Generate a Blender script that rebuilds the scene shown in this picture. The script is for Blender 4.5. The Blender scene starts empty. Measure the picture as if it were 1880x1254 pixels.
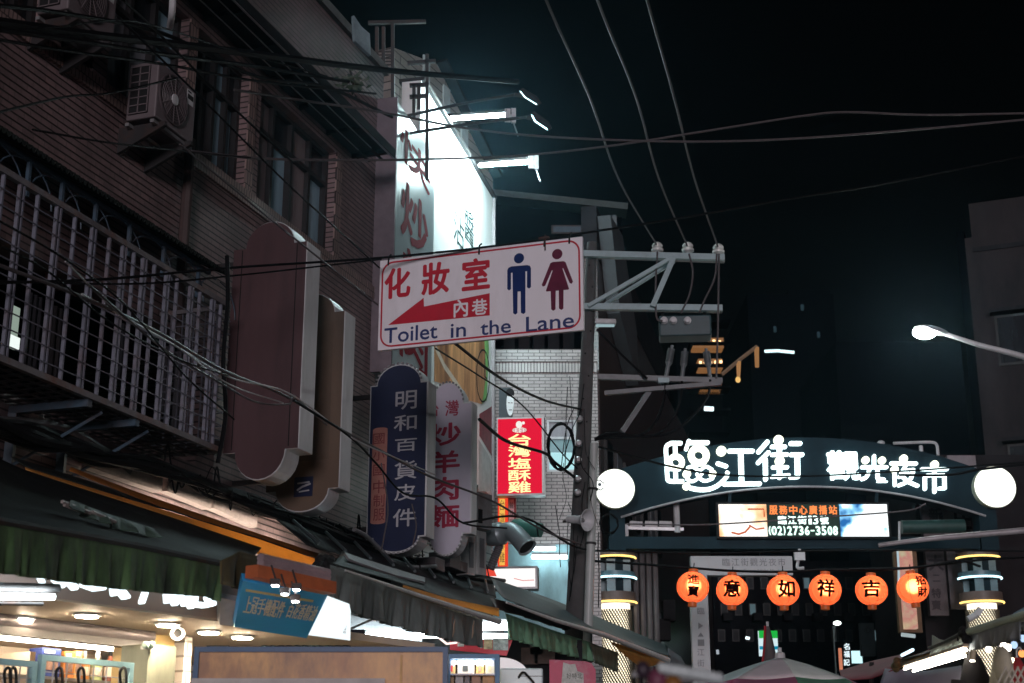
import bpy, math, random
from mathutils import Vector as V
R = random.Random(7)
S = bpy.context.scene
COL = S.collection
rad = math.radians

# ---------------------------------------------------------------- camera, world, light, exposure
FPX = 2700.0                       # focal length in pixels of the 1880-wide photograph
PITCH = math.atan(828 / FPX)
EYE = V((0, 0, 1.6))
cam_d = bpy.data.cameras.new("camera")
cam_d.sensor_width = 36
cam_d.lens = FPX / 1880 * 36
cam_d.clip_start = 0.05
cam_d.clip_end = 2000
cam_d.dof.use_dof = True
cam_d.dof.focus_distance = 15.5
cam_d.dof.aperture_fstop = 3.4
cam = bpy.data.objects.new("camera", cam_d)
cam.location = EYE
cam.rotation_euler = (rad(90) + PITCH, 0, 0)
COL.objects.link(cam)
S.camera = cam

SUN_EL, SUN_AZ = rad(3), rad(180)   # low sun standing in for unseen market lights behind the camera
world = bpy.data.worlds.new("World")
S.world = world
world.use_nodes = True
wn = world.node_tree
bg = wn.nodes["Background"]
sky = wn.nodes.new("ShaderNodeTexSky")
sky.sky_type = 'NISHITA'
sky.sun_disc = False
sky.sun_elevation = SUN_EL
sky.sun_rotation = SUN_AZ
wn.links.new(sky.outputs[0], bg.inputs[0])
bg.inputs[1].default_value = 0.0005

sun_d = bpy.data.lights.new("sun", 'SUN')
sun_d.energy = 1.1
sun_d.angle = rad(14)
sun_d.color = (1.0, 0.89, 0.94)
sun = bpy.data.objects.new("sun", sun_d)
sdir = V((0.0, -0.99, 0.05)).normalized()
sun.rotation_euler = sdir.to_track_quat('Z', 'Y').to_euler()
sun.location = (0, -10, 30)
COL.objects.link(sun)

S.view_settings.view_transform = 'Standard'
S.view_settings.look = 'None'
S.view_settings.gamma = 1
S.view_settings.exposure = 0
S.render.engine = 'CYCLES'
S.cycles.use_denoising = True
S.cycles.max_bounces = 6
S.cycles.diffuse_bounces = 3
S.cycles.volume_bounces = 0
S.cycles.sample_clamp_indirect = 4
S.cycles.caustics_reflective = False
S.cycles.caustics_refractive = False

# ---------------------------------------------------------------- pixel -> world geometry
CP, SP = math.cos(PITCH), math.sin(PITCH)
def ray(px, py):
    a, v = px - 940, 627 - py
    d = V((a, FPX * CP - v * SP, FPX * SP + v * CP))
    return d / d.y
def at(px, py, Y):
    return EYE + ray(px, py) * Y
def mpx(n, Y):
    return n * Y / FPX
class Pl:
    """vertical plane: origin, unit vector to its right, normal towards the viewer"""
    def __init__(s, o, heading=90.0):
        h = rad(heading)
        s.o = V(o); s.r = V((math.sin(h), math.cos(h), 0)); s.u = V((0, 0, 1))
        s.n = V((s.r.y, -s.r.x, 0))
    def hit(s, px, py, off=0.0):
        d = ray(px, py)
        t = ((s.o + s.n * off - EYE).dot(s.n)) / d.dot(s.n)
        return EYE + d * t
    def loc(s, px, py, off=0.0):
        p = s.hit(px, py, off) - s.o
        return p.dot(s.r), p.dot(s.u)
    def rect(s, x0, y0, x1, y1, off=0.0):
        mx, my = (x0 + x1) / 2, (y0 + y1) / 2
        return s.loc(x0, my, off)[0], s.loc(mx, y1, off)[1], s.loc(x1, my, off)[0], s.loc(mx, y0, off)[1]
    def pt(s, a, b, off=0.0):
        return s.o + s.r * a + s.u * b + s.n * off

# ---------------------------------------------------------------- materials
def mat(name, rgb, rough=0.6, metal=0.0, var=0.2, scale=6.0, bump=0.0, emit=None, es=0.0, streak=0.0, dirt=None, dirt_amt=0.5, trans=0.0, coat=0.0, spec=0.5, fwd=0.0):
    m = bpy.data.materials.new(name); m.use_nodes = True
    nt = m.node_tree; N = nt.nodes; L = nt.links
    b = N["Principled BSDF"]
    b.inputs["Roughness"].default_value = rough
    b.inputs["Metallic"].default_value = metal
    b.inputs["Specular IOR Level"].default_value = spec
    if coat: b.inputs["Coat Weight"].default_value = coat
    geo = N.new("ShaderNodeNewGeometry")
    nz = N.new("ShaderNodeTexNoise"); nz.inputs["Scale"].default_value = scale
    nz.inputs["Detail"].default_value = 6; nz.inputs["Roughness"].default_value = 0.65
    src = geo.outputs["Position"]
    if streak:
        mp = N.new("ShaderNodeMapping"); mp.inputs["Scale"].default_value = (1, 1, 1 / streak)
        L.new(src, mp.inputs["Vector"]); src = mp.outputs[0]
    L.new(src, nz.inputs["Vector"])
    rp = N.new("ShaderNodeValToRGB")
    rp.color_ramp.elements[0].position = 0.3; rp.color_ramp.elements[1].position = 0.72
    lo = [c * (1 - var) for c in rgb]; hi = [min(1, c * (1 + var)) for c in rgb]
    rp.color_ramp.elements[0].color = (*lo, 1); rp.color_ramp.elements[1].color = (*hi, 1)
    L.new(nz.outputs[0], rp.inputs[0])
    out = rp.outputs[0]
    if dirt:
        n2 = N.new("ShaderNodeTexNoise"); n2.inputs["Scale"].default_value = scale * 0.45; n2.inputs["Detail"].default_value = 8
        n2.inputs["Roughness"].default_value = 0.7
        L.new(src, n2.inputs["Vector"])
        r2 = N.new("ShaderNodeValToRGB")
        r2.color_ramp.elements[0].position = 0.5; r2.color_ramp.elements[1].position = 0.68
        r2.color_ramp.elements[1].color = (dirt_amt,) * 3 + (1,)
        L.new(n2.outputs[0], r2.inputs[0])
        mx = N.new("ShaderNodeMix"); mx.data_type = 'RGBA'
        L.new(r2.outputs[0], mx.inputs[0]); L.new(out, mx.inputs[6]); mx.inputs[7].default_value = (*dirt, 1)
        out = mx.outputs[2]
    L.new(out, b.inputs["Base Color"])
    if bump:
        bp = N.new("ShaderNodeBump"); bp.inputs["Strength"].default_value = bump; bp.inputs["Distance"].default_value = 0.02
        L.new(nz.outputs[0], bp.inputs["Height"]); L.new(bp.outputs[0], b.inputs["Normal"])
    if emit:
        b.inputs["Emission Color"].default_value = (*emit, 1); b.inputs["Emission Strength"].default_value = es
    if trans:
        tr = N.new("ShaderNodeBsdfTranslucent"); L.new(out, tr.inputs[0])
        ms = N.new("ShaderNodeMixShader"); ms.inputs[0].default_value = trans
        tro = tr.outputs[0]
        if fwd:
            rf = N.new("ShaderNodeBsdfRefraction"); rf.inputs["IOR"].default_value = 1.25; rf.inputs["Roughness"].default_value = 0.95; L.new(out, rf.inputs[0])
            m2 = N.new("ShaderNodeMixShader"); m2.inputs[0].default_value = fwd; L.new(tro, m2.inputs[1]); L.new(rf.outputs[0], m2.inputs[2]); tro = m2.outputs[0]
        L.new(b.outputs[0], ms.inputs[1]); L.new(tro, ms.inputs[2])
        L.new(ms.outputs[0], N["Material Output"].inputs[0])
    return m

def tile_mat(name, heading, tw, th, c1, c2, mortar, msize=0.004, rough=0.35, dirt=(0.03, 0.025, 0.025), damt=0.6, bump=0.4, rows=0.0):
    m = bpy.data.materials.new(name); m.use_nodes = True
    nt = m.node_tree; N = nt.nodes; L = nt.links
    b = N["Principled BSDF"]; b.inputs["Roughness"].default_value = rough
    geo = N.new("ShaderNodeNewGeometry")
    dot = N.new("ShaderNodeVectorMath"); dot.operation = 'DOT_PRODUCT'
    dot.inputs[1].default_value = (math.sin(rad(heading)), math.cos(rad(heading)), 0)
    sep = N.new("ShaderNodeSeparateXYZ"); cmb = N.new("ShaderNodeCombineXYZ")
    L.new(geo.outputs["Position"], dot.inputs[0]); L.new(geo.outputs["Position"], sep.inputs[0])
    L.new(dot.outputs["Value"], cmb.inputs[0]); L.new(sep.outputs[2], cmb.inputs[1])
    br = N.new("ShaderNodeTexBrick")
    br.offset = 0.5
    br.inputs["Scale"].default_value = 1; br.inputs["Brick Width"].default_value = tw; br.inputs["Row Height"].default_value = th
    br.inputs["Mortar Size"].default_value = msize; br.inputs["Mortar Smooth"].default_value = 0.1; br.inputs["Bias"].default_value = 0.1
    br.inputs["Color1"].default_value = (*c1, 1); br.inputs["Color2"].default_value = (*c2, 1); br.inputs["Mortar"].default_value = (*mortar, 1)
    L.new(cmb.outputs[0], br.inputs["Vector"])
    nz = N.new("ShaderNodeTexNoise"); nz.inputs["Scale"].default_value = 1.3; nz.inputs["Detail"].default_value = 9; nz.inputs["Roughness"].default_value = 0.7
    colr = br.outputs[0]
    if rows:
        dv = N.new("ShaderNodeMath"); dv.operation = 'DIVIDE'; dv.inputs[1].default_value = th; L.new(sep.outputs[2], dv.inputs[0])
        fr = N.new("ShaderNodeMath"); fr.operation = 'FRACT'; L.new(dv.outputs[0], fr.inputs[0])
        gt_ = N.new("ShaderNodeMath"); gt_.operation = 'LESS_THAN'; gt_.inputs[1].default_value = rows; L.new(fr.outputs[0], gt_.inputs[0])
        m0 = N.new("ShaderNodeMix"); m0.data_type = 'RGBA'; L.new(gt_.outputs[0], m0.inputs[0]); L.new(colr, m0.inputs[6]); m0.inputs[7].default_value = (0.012, 0.009, 0.009, 1)
        colr = m0.outputs[2]
    mp = N.new("ShaderNodeMapping"); mp.inputs["Scale"].default_value = (1, 1, 0.4)
    L.new(geo.outputs["Position"], mp.inputs["Vector"]); L.new(mp.outputs[0], nz.inputs["Vector"])
    r2 = N.new("ShaderNodeValToRGB"); r2.color_ramp.elements[0].position = 0.42; r2.color_ramp.elements[1].position = 0.75
    r2.color_ramp.elements[1].color = (damt,) * 3 + (1,)
    L.new(nz.outputs[0], r2.inputs[0])
    mx = N.new("ShaderNodeMix"); mx.data_type = 'RGBA'
    L.new(r2.outputs[0], mx.inputs[0]); L.new(colr, mx.inputs[6]); mx.inputs[7].default_value = (*dirt, 1)
    L.new(mx.outputs[2], b.inputs["Base Color"])
    bp = N.new("ShaderNodeBump"); bp.inputs["Strength"].default_value = bump; bp.inputs["Distance"].default_value = 0.01; bp.invert = True
    L.new(br.outputs["Fac"], bp.inputs["Height"]); L.new(bp.outputs[0], b.inputs["Normal"])
    return m

def glow(name, rgb, s):
    m = bpy.data.materials.new(name); m.use_nodes = True
    nt = m.node_tree; N = nt.nodes
    for n in list(N):
        if n.type != 'OUTPUT_MATERIAL': N.remove(n)
    e = N.new("ShaderNodeEmission"); e.inputs[0].default_value = (*rgb, 1); e.inputs[1].default_value = s
    nt.links.new(e.outputs[0], [n for n in N if n.type == 'OUTPUT_MATERIAL'][0].inputs[0])
    return m

def glow_pic(name, cols, scale, s, seed=0.0):
    """a lit picture: blotches of several colours, emitted"""
    m = glow(name, (1, 1, 1), s); N = m.node_tree.nodes; L = m.node_tree.links
    e = [n for n in N if n.type == 'EMISSION'][0]
    g = N.new("ShaderNodeNewGeometry"); nz = N.new("ShaderNodeTexNoise"); nz.inputs["Scale"].default_value = scale
    nz.noise_dimensions = '4D'; nz.inputs["W"].default_value = seed; nz.inputs["Detail"].default_value = 3
    L.new(g.outputs["Position"], nz.inputs["Vector"])
    r = N.new("ShaderNodeValToRGB"); cr = r.color_ramp
    for i, (p, c) in enumerate(cols):
        el = cr.elements[i] if i < 2 else cr.elements.new(p)
        el.position = p; el.color = (*c, 1)
    L.new(nz.outputs[0], r.inputs[0]); L.new(r.outputs[0], e.inputs[0])
    return m

# ---------------------------------------------------------------- objects
WP = {}
def thing(name, label, cat, loc, group=None, kind=None):
    o = bpy.data.objects.new(name, None); COL.objects.link(o)
    o.empty_display_size = 0.2
    o.location = loc; WP[o.name] = V(loc)
    o['label'] = label; o['category'] = cat
    if group: o['group'] = group
    if kind: o['kind'] = kind
    return o
def tag(o, label, cat, group=None, kind=None):
    o['label'] = label; o['category'] = cat
    if group: o['group'] = group
    if kind: o['kind'] = kind
    return o

_G = {}
def glyph(ch, bold=0.0):
    k = (ch, bold)
    if k in _G: return _G[k]
    c = bpy.data.curves.new("t", 'FONT'); c.body = ch; c.offset = bold; c.resolution_u = 3
    o = bpy.data.objects.new("t", c); COL.objects.link(o)
    dg = bpy.context.evaluated_depsgraph_get()
    m = bpy.data.meshes.new_from_object(o.evaluated_get(dg))
    vs = [(v.co.x, v.co.y) for v in m.vertices]; fs = [tuple(p.vertices) for p in m.polygons]
    xs = [v[0] for v in vs] or [0, 1]; ys = [v[1] for v in vs] or [0, 1]
    x0, x1, y0, y1 = min(xs), max(xs), min(ys), max(ys)
    w, h = max(x1 - x0, 1e-6), max(y1 - y0, 1e-6)
    vs = [((x - x0) / w, (y - y0) / h) for x, y in vs]
    bpy.data.objects.remove(o); bpy.data.curves.remove(c); bpy.data.meshes.remove(m)
    _G[k] = (vs, fs, w / h)
    return _G[k]

class MB:
    def __init__(s): s.v = []; s.f = []
    def add(s, vs, fs):
        b = len(s.v); s.v += [V(p) for p in vs]; s.f += [tuple(i + b for i in f) for f in fs]; return s
    def poly(s, pts): return s.add(pts, [tuple(range(len(pts)))])
    def box(s, o, ex, ey, ez):
        o, ex, ey, ez = V(o), V(ex), V(ey), V(ez)
        if ex.cross(ey).dot(ez) < 0: ex, ey = ey, ex
        p = [o, o + ex, o + ex + ey, o + ey]; p += [q + ez for q in p]
        return s.add(p, [(3, 2, 1, 0), (4, 5, 6, 7), (0, 1, 5, 4), (1, 2, 6, 5), (2, 3, 7, 6), (3, 0, 4, 7)])
    def pbox(s, pl, a0, b0, a1, b1, d0, d1):
        return s.box(pl.pt(a0, b0, d0), pl.r * (a1 - a0), pl.u * (b1 - b0), pl.n * (d1 - d0))
    def cbox(s, c, x, y, z):
        return s.box((c[0] - x / 2, c[1] - y / 2, c[2] - z / 2), (x, 0, 0), (0, y, 0), (0, 0, z))
    def prism(s, pl, pts, d0, d1):
        ar = sum(pts[i][0] * pts[(i + 1) % len(pts)][1] - pts[(i + 1) % len(pts)][0] * pts[i][1] for i in range(len(pts)))
        if ar < 0: pts = pts[::-1]
        n = len(pts)
        vs = [pl.pt(a, b, d0) for a, b in pts] + [pl.pt(a, b, d1) for a, b in pts]
        return s.add(vs, [tuple(range(n - 1, -1, -1)), tuple(range(n, 2 * n))] + [(i, (i + 1) % n, n + (i + 1) % n, n + i) for i in range(n)])
    def beam(s, p, q, w, h, up=(0, 0, 1)):
        p, q = V(p), V(q); d = (q - p); x = d.normalized(); y = V(up).cross(x)
        if y.length < 1e-4: y = V((1, 0, 0)).cross(x)
        y.normalize(); z = x.cross(y)
        return s.box(p - y * w / 2 - z * h / 2, d, y * w, z * h)
    def tube(s, pts, r, n=6, r1=None, cap=True):
        pts = [V(p) for p in pts]; m = len(pts); b = len(s.v); prev = None
        for i, p in enumerate(pts):
            t = (pts[min(i + 1, m - 1)] - pts[max(i - 1, 0)]).normalized()
            if prev is None:
                a = V((0, 0, 1)) if abs(t.z) < 0.9 else V((1, 0, 0))
                x = t.cross(a).normalized()
            else:
                x = (prev - t * prev.dot(t)).normalized()
            prev = x; y = t.cross(x)
            rr = r[i] if isinstance(r, (list, tuple)) else (r if r1 is None else r + (r1 - r) * i / (m - 1))
            for k in range(n):
                an = 2 * math.pi * k / n
                s.v.append(p + (x * math.cos(an) + y * math.sin(an)) * rr)
        for i in range(m - 1):
            for k in range(n):
                k2 = (k + 1) % n
                s.f.append((b + i * n + k, b + i * n + k2, b + (i + 1) * n + k2, b + (i + 1) * n + k))
        if cap:
            s.f.append(tuple(b + k for k in range(n - 1, -1, -1))); s.f.append(tuple(b + (m - 1) * n + k for k in range(n)))
        return s
    def lathe(s, c, axis, prof, n=20):
        c = V(c); z = V(axis).normalized(); a = V((0, 0, 1)) if abs(z.z) < 0.9 else V((1, 0, 0))
        x = z.cross(a).normalized(); y = z.cross(x); b = len(s.v); m = len(prof)
        for r, h in prof:
            for k in range(n):
                an = 2 * math.pi * k / n
                s.v.append(c + z * h + (x * math.cos(an) + y * math.sin(an)) * max(r, 1e-5))
        for i in range(m - 1):
            for k in range(n):
                k2 = (k + 1) % n
                s.f.append((b + i * n + k, b + i * n + k2, b + (i + 1) * n + k2, b + (i + 1) * n + k))
        s.f.append(tuple(b + k for k in range(n - 1, -1, -1))); s.f.append(tuple(b + (m - 1) * n + k for k in range(n)))
        return s
    def ball(s, c, rx, ry, rz, n=14, m=9):
        c = V(c); b = len(s.v)
        for i in range(m + 1):
            th = math.pi * i / m
            for k in range(n):
                an = 2 * math.pi * k / n
                s.v.append(c + V((rx * math.sin(th) * math.cos(an), ry * math.sin(th) * math.sin(an), rz * math.cos(th))))
        for i in range(m):
            for k in range(n):
                k2 = (k + 1) % n
                s.f.append((b + i * n + k, b + (i + 1) * n + k, b + (i + 1) * n + k2, b + i * n + k2))
        return s
    def sheet(s, fn, nu, nv):
        b = len(s.v)
        for j in range(nv + 1):
            for i in range(nu + 1): s.v.append(V(fn(i / nu, j / nv)))
        for j in range(nv):
            for i in range(nu):
                p = b + j * (nu + 1) + i; s.f.append((p, p + 1, p + nu + 2, p + nu + 1))
        return s
    def text(s, pl, ch, rect, d, thick=0.004, bold=0.02):
        """one character (or word) fitted into rect; bold fattens it by copies laid a hair apart"""
        vs, fs, _ = glyph(ch, 0.0); a0, b0, a1, b1 = rect
        bx = by = bold * (b1 - b0) * (1.0 if bold > 0.004 else 0)
        sh = [(0, 0)] if bx == 0 else [(0, 0), (1, 0), (-1, 0), (0, 1), (0, -1)] + ([(.7, .7), (-.7, .7), (.7, -.7), (-.7, -.7)] if bold > 0.025 else [])
        a0 += bx; a1 -= bx; b0 += by; b1 -= by
        for k, (sx, sy) in enumerate(sh):
            f = [pl.pt(a0 + x * (a1 - a0) + sx * bx, b0 + y * (b1 - b0) + sy * by, d + thick - k * 0.0003) for x, y in vs]
            s.add(f, fs)
            if thick > 0.008:       # raised letters: close the rim
                cnt = {}
                for fc in fs:
                    for i in range(len(fc)): cnt[(fc[i], fc[(i + 1) % len(fc)])] = 1
                base = len(s.v) - len(vs); bb = len(s.v)
                s.v += [p - pl.n * thick for p in f]
                for (i, j) in cnt:
                    if (j, i) not in cnt: s.f.append((base + j, base + i, bb + i, bb + j))
        return s
    def stroke(s, pl, pts, w, d0, d1, closed=False):
        """round-capped flat stroke through 2-D points, as one solid"""
        n = len(pts); hw = w / 2
        if closed:
            o, i = [], []
            for k in range(n):
                p, q = pts[k - 1], pts[(k + 1) % n]; dx, dy = q[0] - p[0], q[1] - p[1]; l = math.hypot(dx, dy) or 1
                nx, ny = -dy / l * hw, dx / l * hw
                o.append((pts[k][0] + nx, pts[k][1] + ny)); i.append((pts[k][0] - nx, pts[k][1] - ny))
            vs = [pl.pt(*p, d1) for p in o] + [pl.pt(*p, d1) for p in i] + [pl.pt(*p, d0) for p in o] + [pl.pt(*p, d0) for p in i]
            fs = []
            for k in range(n):
                j = (k + 1) % n
                fs += [(k, n + k, n + j, j), (2 * n + k, k, j, 2 * n + j), (n + k, 3 * n + k, 3 * n + j, n + j)]
            return s.add(vs, fs)
        L_, R_ = [], []
        for k in range(n):
            p, q = pts[max(k - 1, 0)], pts[min(k + 1, n - 1)]; dx, dy = q[0] - p[0], q[1] - p[1]; l = math.hypot(dx, dy) or 1
            nx, ny = -dy / l * hw, dx / l * hw
            L_.append((pts[k][0] + nx, pts[k][1] + ny)); R_.append((pts[k][0] - nx, pts[k][1] - ny))
        def cap(c, fr, to):
            a = math.atan2(fr[1] - c[1], fr[0] - c[0])
            return [(c[0] + hw * math.cos(a - math.pi * t / 6), c[1] + hw * math.sin(a - math.pi * t / 6)) for t in range(1, 6)]
        out = L_ + cap(pts[-1], L_[-1], R_[-1]) + R_[::-1] + cap(pts[0], R_[0], L_[0])
        return s.prism(pl, out, d0, d1)
    def disc(s, pl, a, b, r, d0, d1, n=20, ry=None):
        ry = ry or r
        return s.prism(pl, [(a + r * math.cos(2 * math.pi * k / n), b + ry * math.sin(2 * math.pi * k / n)) for k in range(n)], d0, d1)
    def build(s, name, m, parent=None, smooth=False, bevel=0.0, solid=0.0):
        org = V((0, 0, 0))
        if parent is not None: org = WP[parent.name]
        else:
            lo = V((min(p.x for p in s.v), min(p.y for p in s.v), min(p.z for p in s.v)))
            hi = V((max(p.x for p in s.v), max(p.y for p in s.v), max(p.z for p in s.v)))
            org = (lo + hi) / 2; org.z = lo.z
        me = bpy.data.meshes.new(name)
        me.from_pydata([p - org for p in s.v], [], s.f); me.validate(); me.update()
        me.materials.append(m)
        if smooth:
            for p in me.polygons: p.use_smooth = True
            try: me.set_sharp_from_angle(angle=rad(40))
            except Exception: pass
        o = bpy.data.objects.new(name, me); COL.objects.link(o)
        if parent is not None: o.parent = parent; WP[o.name] = V(org)
        else: o.location = org; WP[o.name] = V(org)
        if bevel:
            md = o.modifiers.new("bevel", 'BEVEL'); md.width = bevel; md.segments = 2; md.limit_method = 'ANGLE'
        if solid:
            md = o.modifiers.new("solidify", 'SOLIDIFY'); md.thickness = solid; md.offset = 0
        return o

def spline(pts, n=8):
    pts = [V(p) for p in pts]
    if len(pts) < 3: return [pts[0].lerp(pts[1], i / n) for i in range(n + 1)] if len(pts) == 2 else pts
    P = [pts[0] * 2 - pts[1]] + pts + [pts[-1] * 2 - pts[-2]]; out = []
    for i in range(1, len(P) - 2):
        a, b, c, d = P[i - 1:i + 3]
        for k in range(n):
            t = k / n
            out.append(0.5 * ((2 * b) + (c - a) * t + (2 * a - 5 * b + 4 * c - d) * t * t + (3 * b - 3 * c + d - a) * t ** 3))
    return out + [pts[-1]]
def cable(label, pts, wpx, m, group=None, name="cable", cat="cable"):
    """pts: (px, py, distance); wpx: width in photo pixels"""
    w = [at(*p) for p in pts]; Ym = sum(p[2] for p in pts) / len(pts)
    o = MB().tube(spline(w, 10), mpx(wpx, Ym) / 2, 6).build(name, m, None, smooth=True)
    return tag(o, label, cat, group)
def place(o, src_name=None): WP[o.name] = V(o.location)
def dup(root, delta):
    r = root.copy(); COL.objects.link(r); r.location = root.location + V(delta); WP[r.name] = V(r.location)
    for ch in root.children:
        c = ch.copy(); COL.objects.link(c); c.parent = r; WP[c.name] = V(r.location)
        for g in ch.children:
            d = g.copy(); COL.objects.link(d); d.parent = c; WP[d.name] = V(r.location)
    return r
# ---------------------------------------------------------------- shared materials
M = {}
M['tile'] = tile_mat('pink_wall_tile', 18.8, 0.15, 0.066, (0.28, 0.19, 0.19), (0.20, 0.14, 0.144), (0.15, 0.11, 0.105), 0.005, damt=0.7, rows=0.21)
M['tile_edge'] = tile_mat('pink_edge_tile', 18.8, 0.055, 0.16, (0.36, 0.25, 0.23), (0.27, 0.195, 0.18), (0.03, 0.022, 0.022), 0.006)
M['graytile'] = tile_mat('pale_brick_tile', 90, 0.21, 0.065, (0.40, 0.36, 0.355), (0.32, 0.285, 0.28), (0.08, 0.07, 0.07), 0.008, damt=0.6)
M['darktile'] = tile_mat('dark_wall_tile', 8, 0.22, 0.07, (0.085, 0.068, 0.066), (0.07, 0.056, 0.056), (0.02, 0.018, 0.018), 0.006)
M['concrete'] = mat('concrete', (0.10, 0.095, 0.095), 0.9, var=0.35, scale=3, bump=0.3, dirt=(0.03, 0.03, 0.03))
M['dark_concrete'] = mat('dark_concrete', (0.022, 0.021, 0.024), 0.95, var=0.35, scale=2, bump=0.2, spec=0.05)
M['black'] = mat('black_void', (0.006, 0.006, 0.007), 0.9)
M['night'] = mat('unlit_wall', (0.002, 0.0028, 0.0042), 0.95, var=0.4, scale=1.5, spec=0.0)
M['cable'] = mat('black_cable', (0.006, 0.006, 0.007), 0.6, scale=20, spec=0.12)
M['cable_grey'] = mat('grey_cable', (0.085, 0.075, 0.08), 0.5, scale=20, spec=0.3)
M['cable_white'] = mat('white_cable', (0.45, 0.45, 0.46), 0.5, scale=20)
M['iron'] = mat('dark_iron', (0.03, 0.028, 0.03), 0.6, 0.3, scale=10, dirt=(0.08, 0.03, 0.015))
M['bluesteel'] = mat('blue_painted_steel', (0.05, 0.085, 0.12), 0.55, 0.0, scale=8, dirt=(0.09, 0.04, 0.02), dirt_amt=0.5)
M['whitesteel'] = mat('white_painted_bars', (0.17, 0.18, 0.225), 0.5, scale=9, dirt=(0.12, 0.05, 0.025), dirt_amt=0.45)
M['aluminium'] = mat('dull_aluminium', (0.35, 0.35, 0.36), 0.4, 0.6, scale=10)
M['casing'] = mat('white_sheet_metal', (0.55, 0.56, 0.58), 0.45, var=0.12, scale=5, dirt=(0.25, 0.24, 0.24), dirt_amt=0.5, streak=4)
M['acbody'] = mat('cream_sheet_metal', (0.135, 0.112, 0.12), 0.5, var=0.1, scale=5, dirt=(0.12, 0.10, 0.10))
M['winframe'] = mat('black_window_frame', (0.012, 0.011, 0.012), 0.5)
def pane(name, c): return mat(name, c, 0.25, var=0.3, scale=4, streak=8)
M['pane_blue'] = pane('blue_curtained_glass', (0.24, 0.37, 0.45))
M['pane_grey'] = pane('grey_curtained_glass', (0.23, 0.24, 0.27))
M['pane_brown'] = pane('brown_curtained_glass', (0.21, 0.17, 0.175))
M['pane_dark'] = pane('dark_glass', (0.012, 0.014, 0.018))
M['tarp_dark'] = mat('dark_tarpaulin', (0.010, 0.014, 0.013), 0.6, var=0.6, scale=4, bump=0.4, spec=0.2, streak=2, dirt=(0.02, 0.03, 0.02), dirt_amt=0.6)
M['tin'] = mat('corrugated_tin', (0.012, 0.013, 0.015), 0.7, 0.0, var=0.4, scale=5, spec=0.15)

# ---------------------------------------------------------------- ground
g = MB(); g.add([(-200, -60, 0), (200, -60, 0), (200, 400, 0), (-200, 400, 0)], [(0, 1, 2, 3)])
go = g.build('street', mat('asphalt', (0.05, 0.05, 0.052), 0.8, scale=12, bump=0.2)); go['kind'] = 'structure'

# ---------------------------------------------------------------- tiled apartment building on the left
HEAD = 18.8
U = V((math.sin(rad(HEAD)), math.cos(rad(HEAD)), 0)); NN = V((U.y, -U.x, 0))
FA = Pl(NN * -7.6, HEAD)
aL, aR = FA.loc(-260, 300)[0], FA.loc(700, 300)[0]
CO = 0.75                                                 # how far the window cage stands out
zc0 = FA.hit(200, 748, CO).z; zc1 = FA.hit(200, 436, CO).z
zs = FA.hit(400, 312).z
EO = 0.52
ze = FA.hit(640, 207, EO).z; zw = ze - 0.12
ztop = FA.hit(640, 66).z
bld = thing('apartment_building', 'dark pink tiled apartment building with rows of black framed windows at the left', 'building', FA.pt((aL + aR) / 2, 0, -3))
b = MB()
cr = FA.loc(372, 640)[0]
T0 = -0.28
def wallbox(a0, z0, a1, z1): b.pbox(FA, a0, z0, a1, z1, T0, 0)
wins = [(-240, -90), (-60, 60), (95, 158), (186, 333), (352, 452), (476, 618)]
wa = [(FA.loc(x0, 250)[0], FA.loc(x1, 250)[0]) for x0, x1 in wins]
wallbox(aL, 0, aR, zc0 + 0.12)
wallbox(cr, zc0 + 0.12, aR, zc1 - 0.05)
wallbox(aL, zc1 - 0.05, aR, zs)
prev = aL
for a0, a1 in wa:
    wallbox(prev, zs, a0, zw); prev = a1
wallbox(prev, zs, aR, zw)
wallbox(aL, zw, aR, ztop)
b.pbox(FA, aR - 0.3, 0, aR, ztop, -9, T0)               # end wall
b.pbox(FA, aL, 0, aL + 0.3, ztop, -9, T0)
b.build('wall', M['tile'], bld)
MB().pbox(FA, aL, ztop, aR + 0.05, ztop + 0.12, -9, 0.06).build('roof', M['concrete'], bld)
# the row of upright tiles under the sills and beside the windows
e = MB(); e.pbox(FA, aL, zs - 0.17, aR, zs, 0.001, 0.035); e.build('window_sill', M['tile_edge'], bld)
for a0, a1 in wa[3:]: MB().pbox(FA, a1, zs + 0.002, a1 + 0.16, zw - 0.002, 0.001, 0.02).build('window_trim', M['tile_edge'], bld)
pk = [['pane_dark', 'pane_dark', 'pane_grey'], ['pane_dark', 'pane_grey', 'pane_dark'], ['pane_grey', 'pane_dark'],
      ['pane_grey', 'pane_grey', 'pane_blue'], ['pane_blue', 'pane_dark', 'pane_blue', 'pane_blue'], ['pane_brown', 'pane_blue', 'pane_brown', 'pane_blue']]
for (a0, a1), ks in zip(wa, pk):
    w = MB(); n = len(ks); f = 0.055
    zm = zs + (zw - zs) * 0.68
    w.pbox(FA, a0, zs, a1, zs + f, -0.2, -0.1); w.pbox(FA, a0, zw - f, a1, zw, -0.2, -0.1); w.pbox(FA, a0, zm - f / 2, a1, zm + f / 2, -0.2, -0.1)
    for i in range(n + 1):
        x = a0 + (a1 - a0 - f) * i / n
        w.pbox(FA, x, zs + f, x + f, zm - f / 2, -0.2, -0.1); w.pbox(FA, x, zm + f / 2, x + f, zw - f, -0.2, -0.1)
    wo = w.build('window', M['winframe'], bld)
    for i, k in enumerate(ks):
        x0, x1 = a0 + (a1 - a0 - f) * i / n + f, a0 + (a1 - a0 - f) * (i + 1) / n
        MB().pbox(FA, x0, zs + f, x1, zm - f / 2, -0.18 - 0.02 * (i % 2), -0.16 - 0.02 * (i % 2)).build('pane', M[k], wo)
        MB().pbox(FA, x0, zm + f / 2, x1, zw - f, -0.18, -0.16).build('pane', M['pane_dark' if i % 2 else k], wo)
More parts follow.
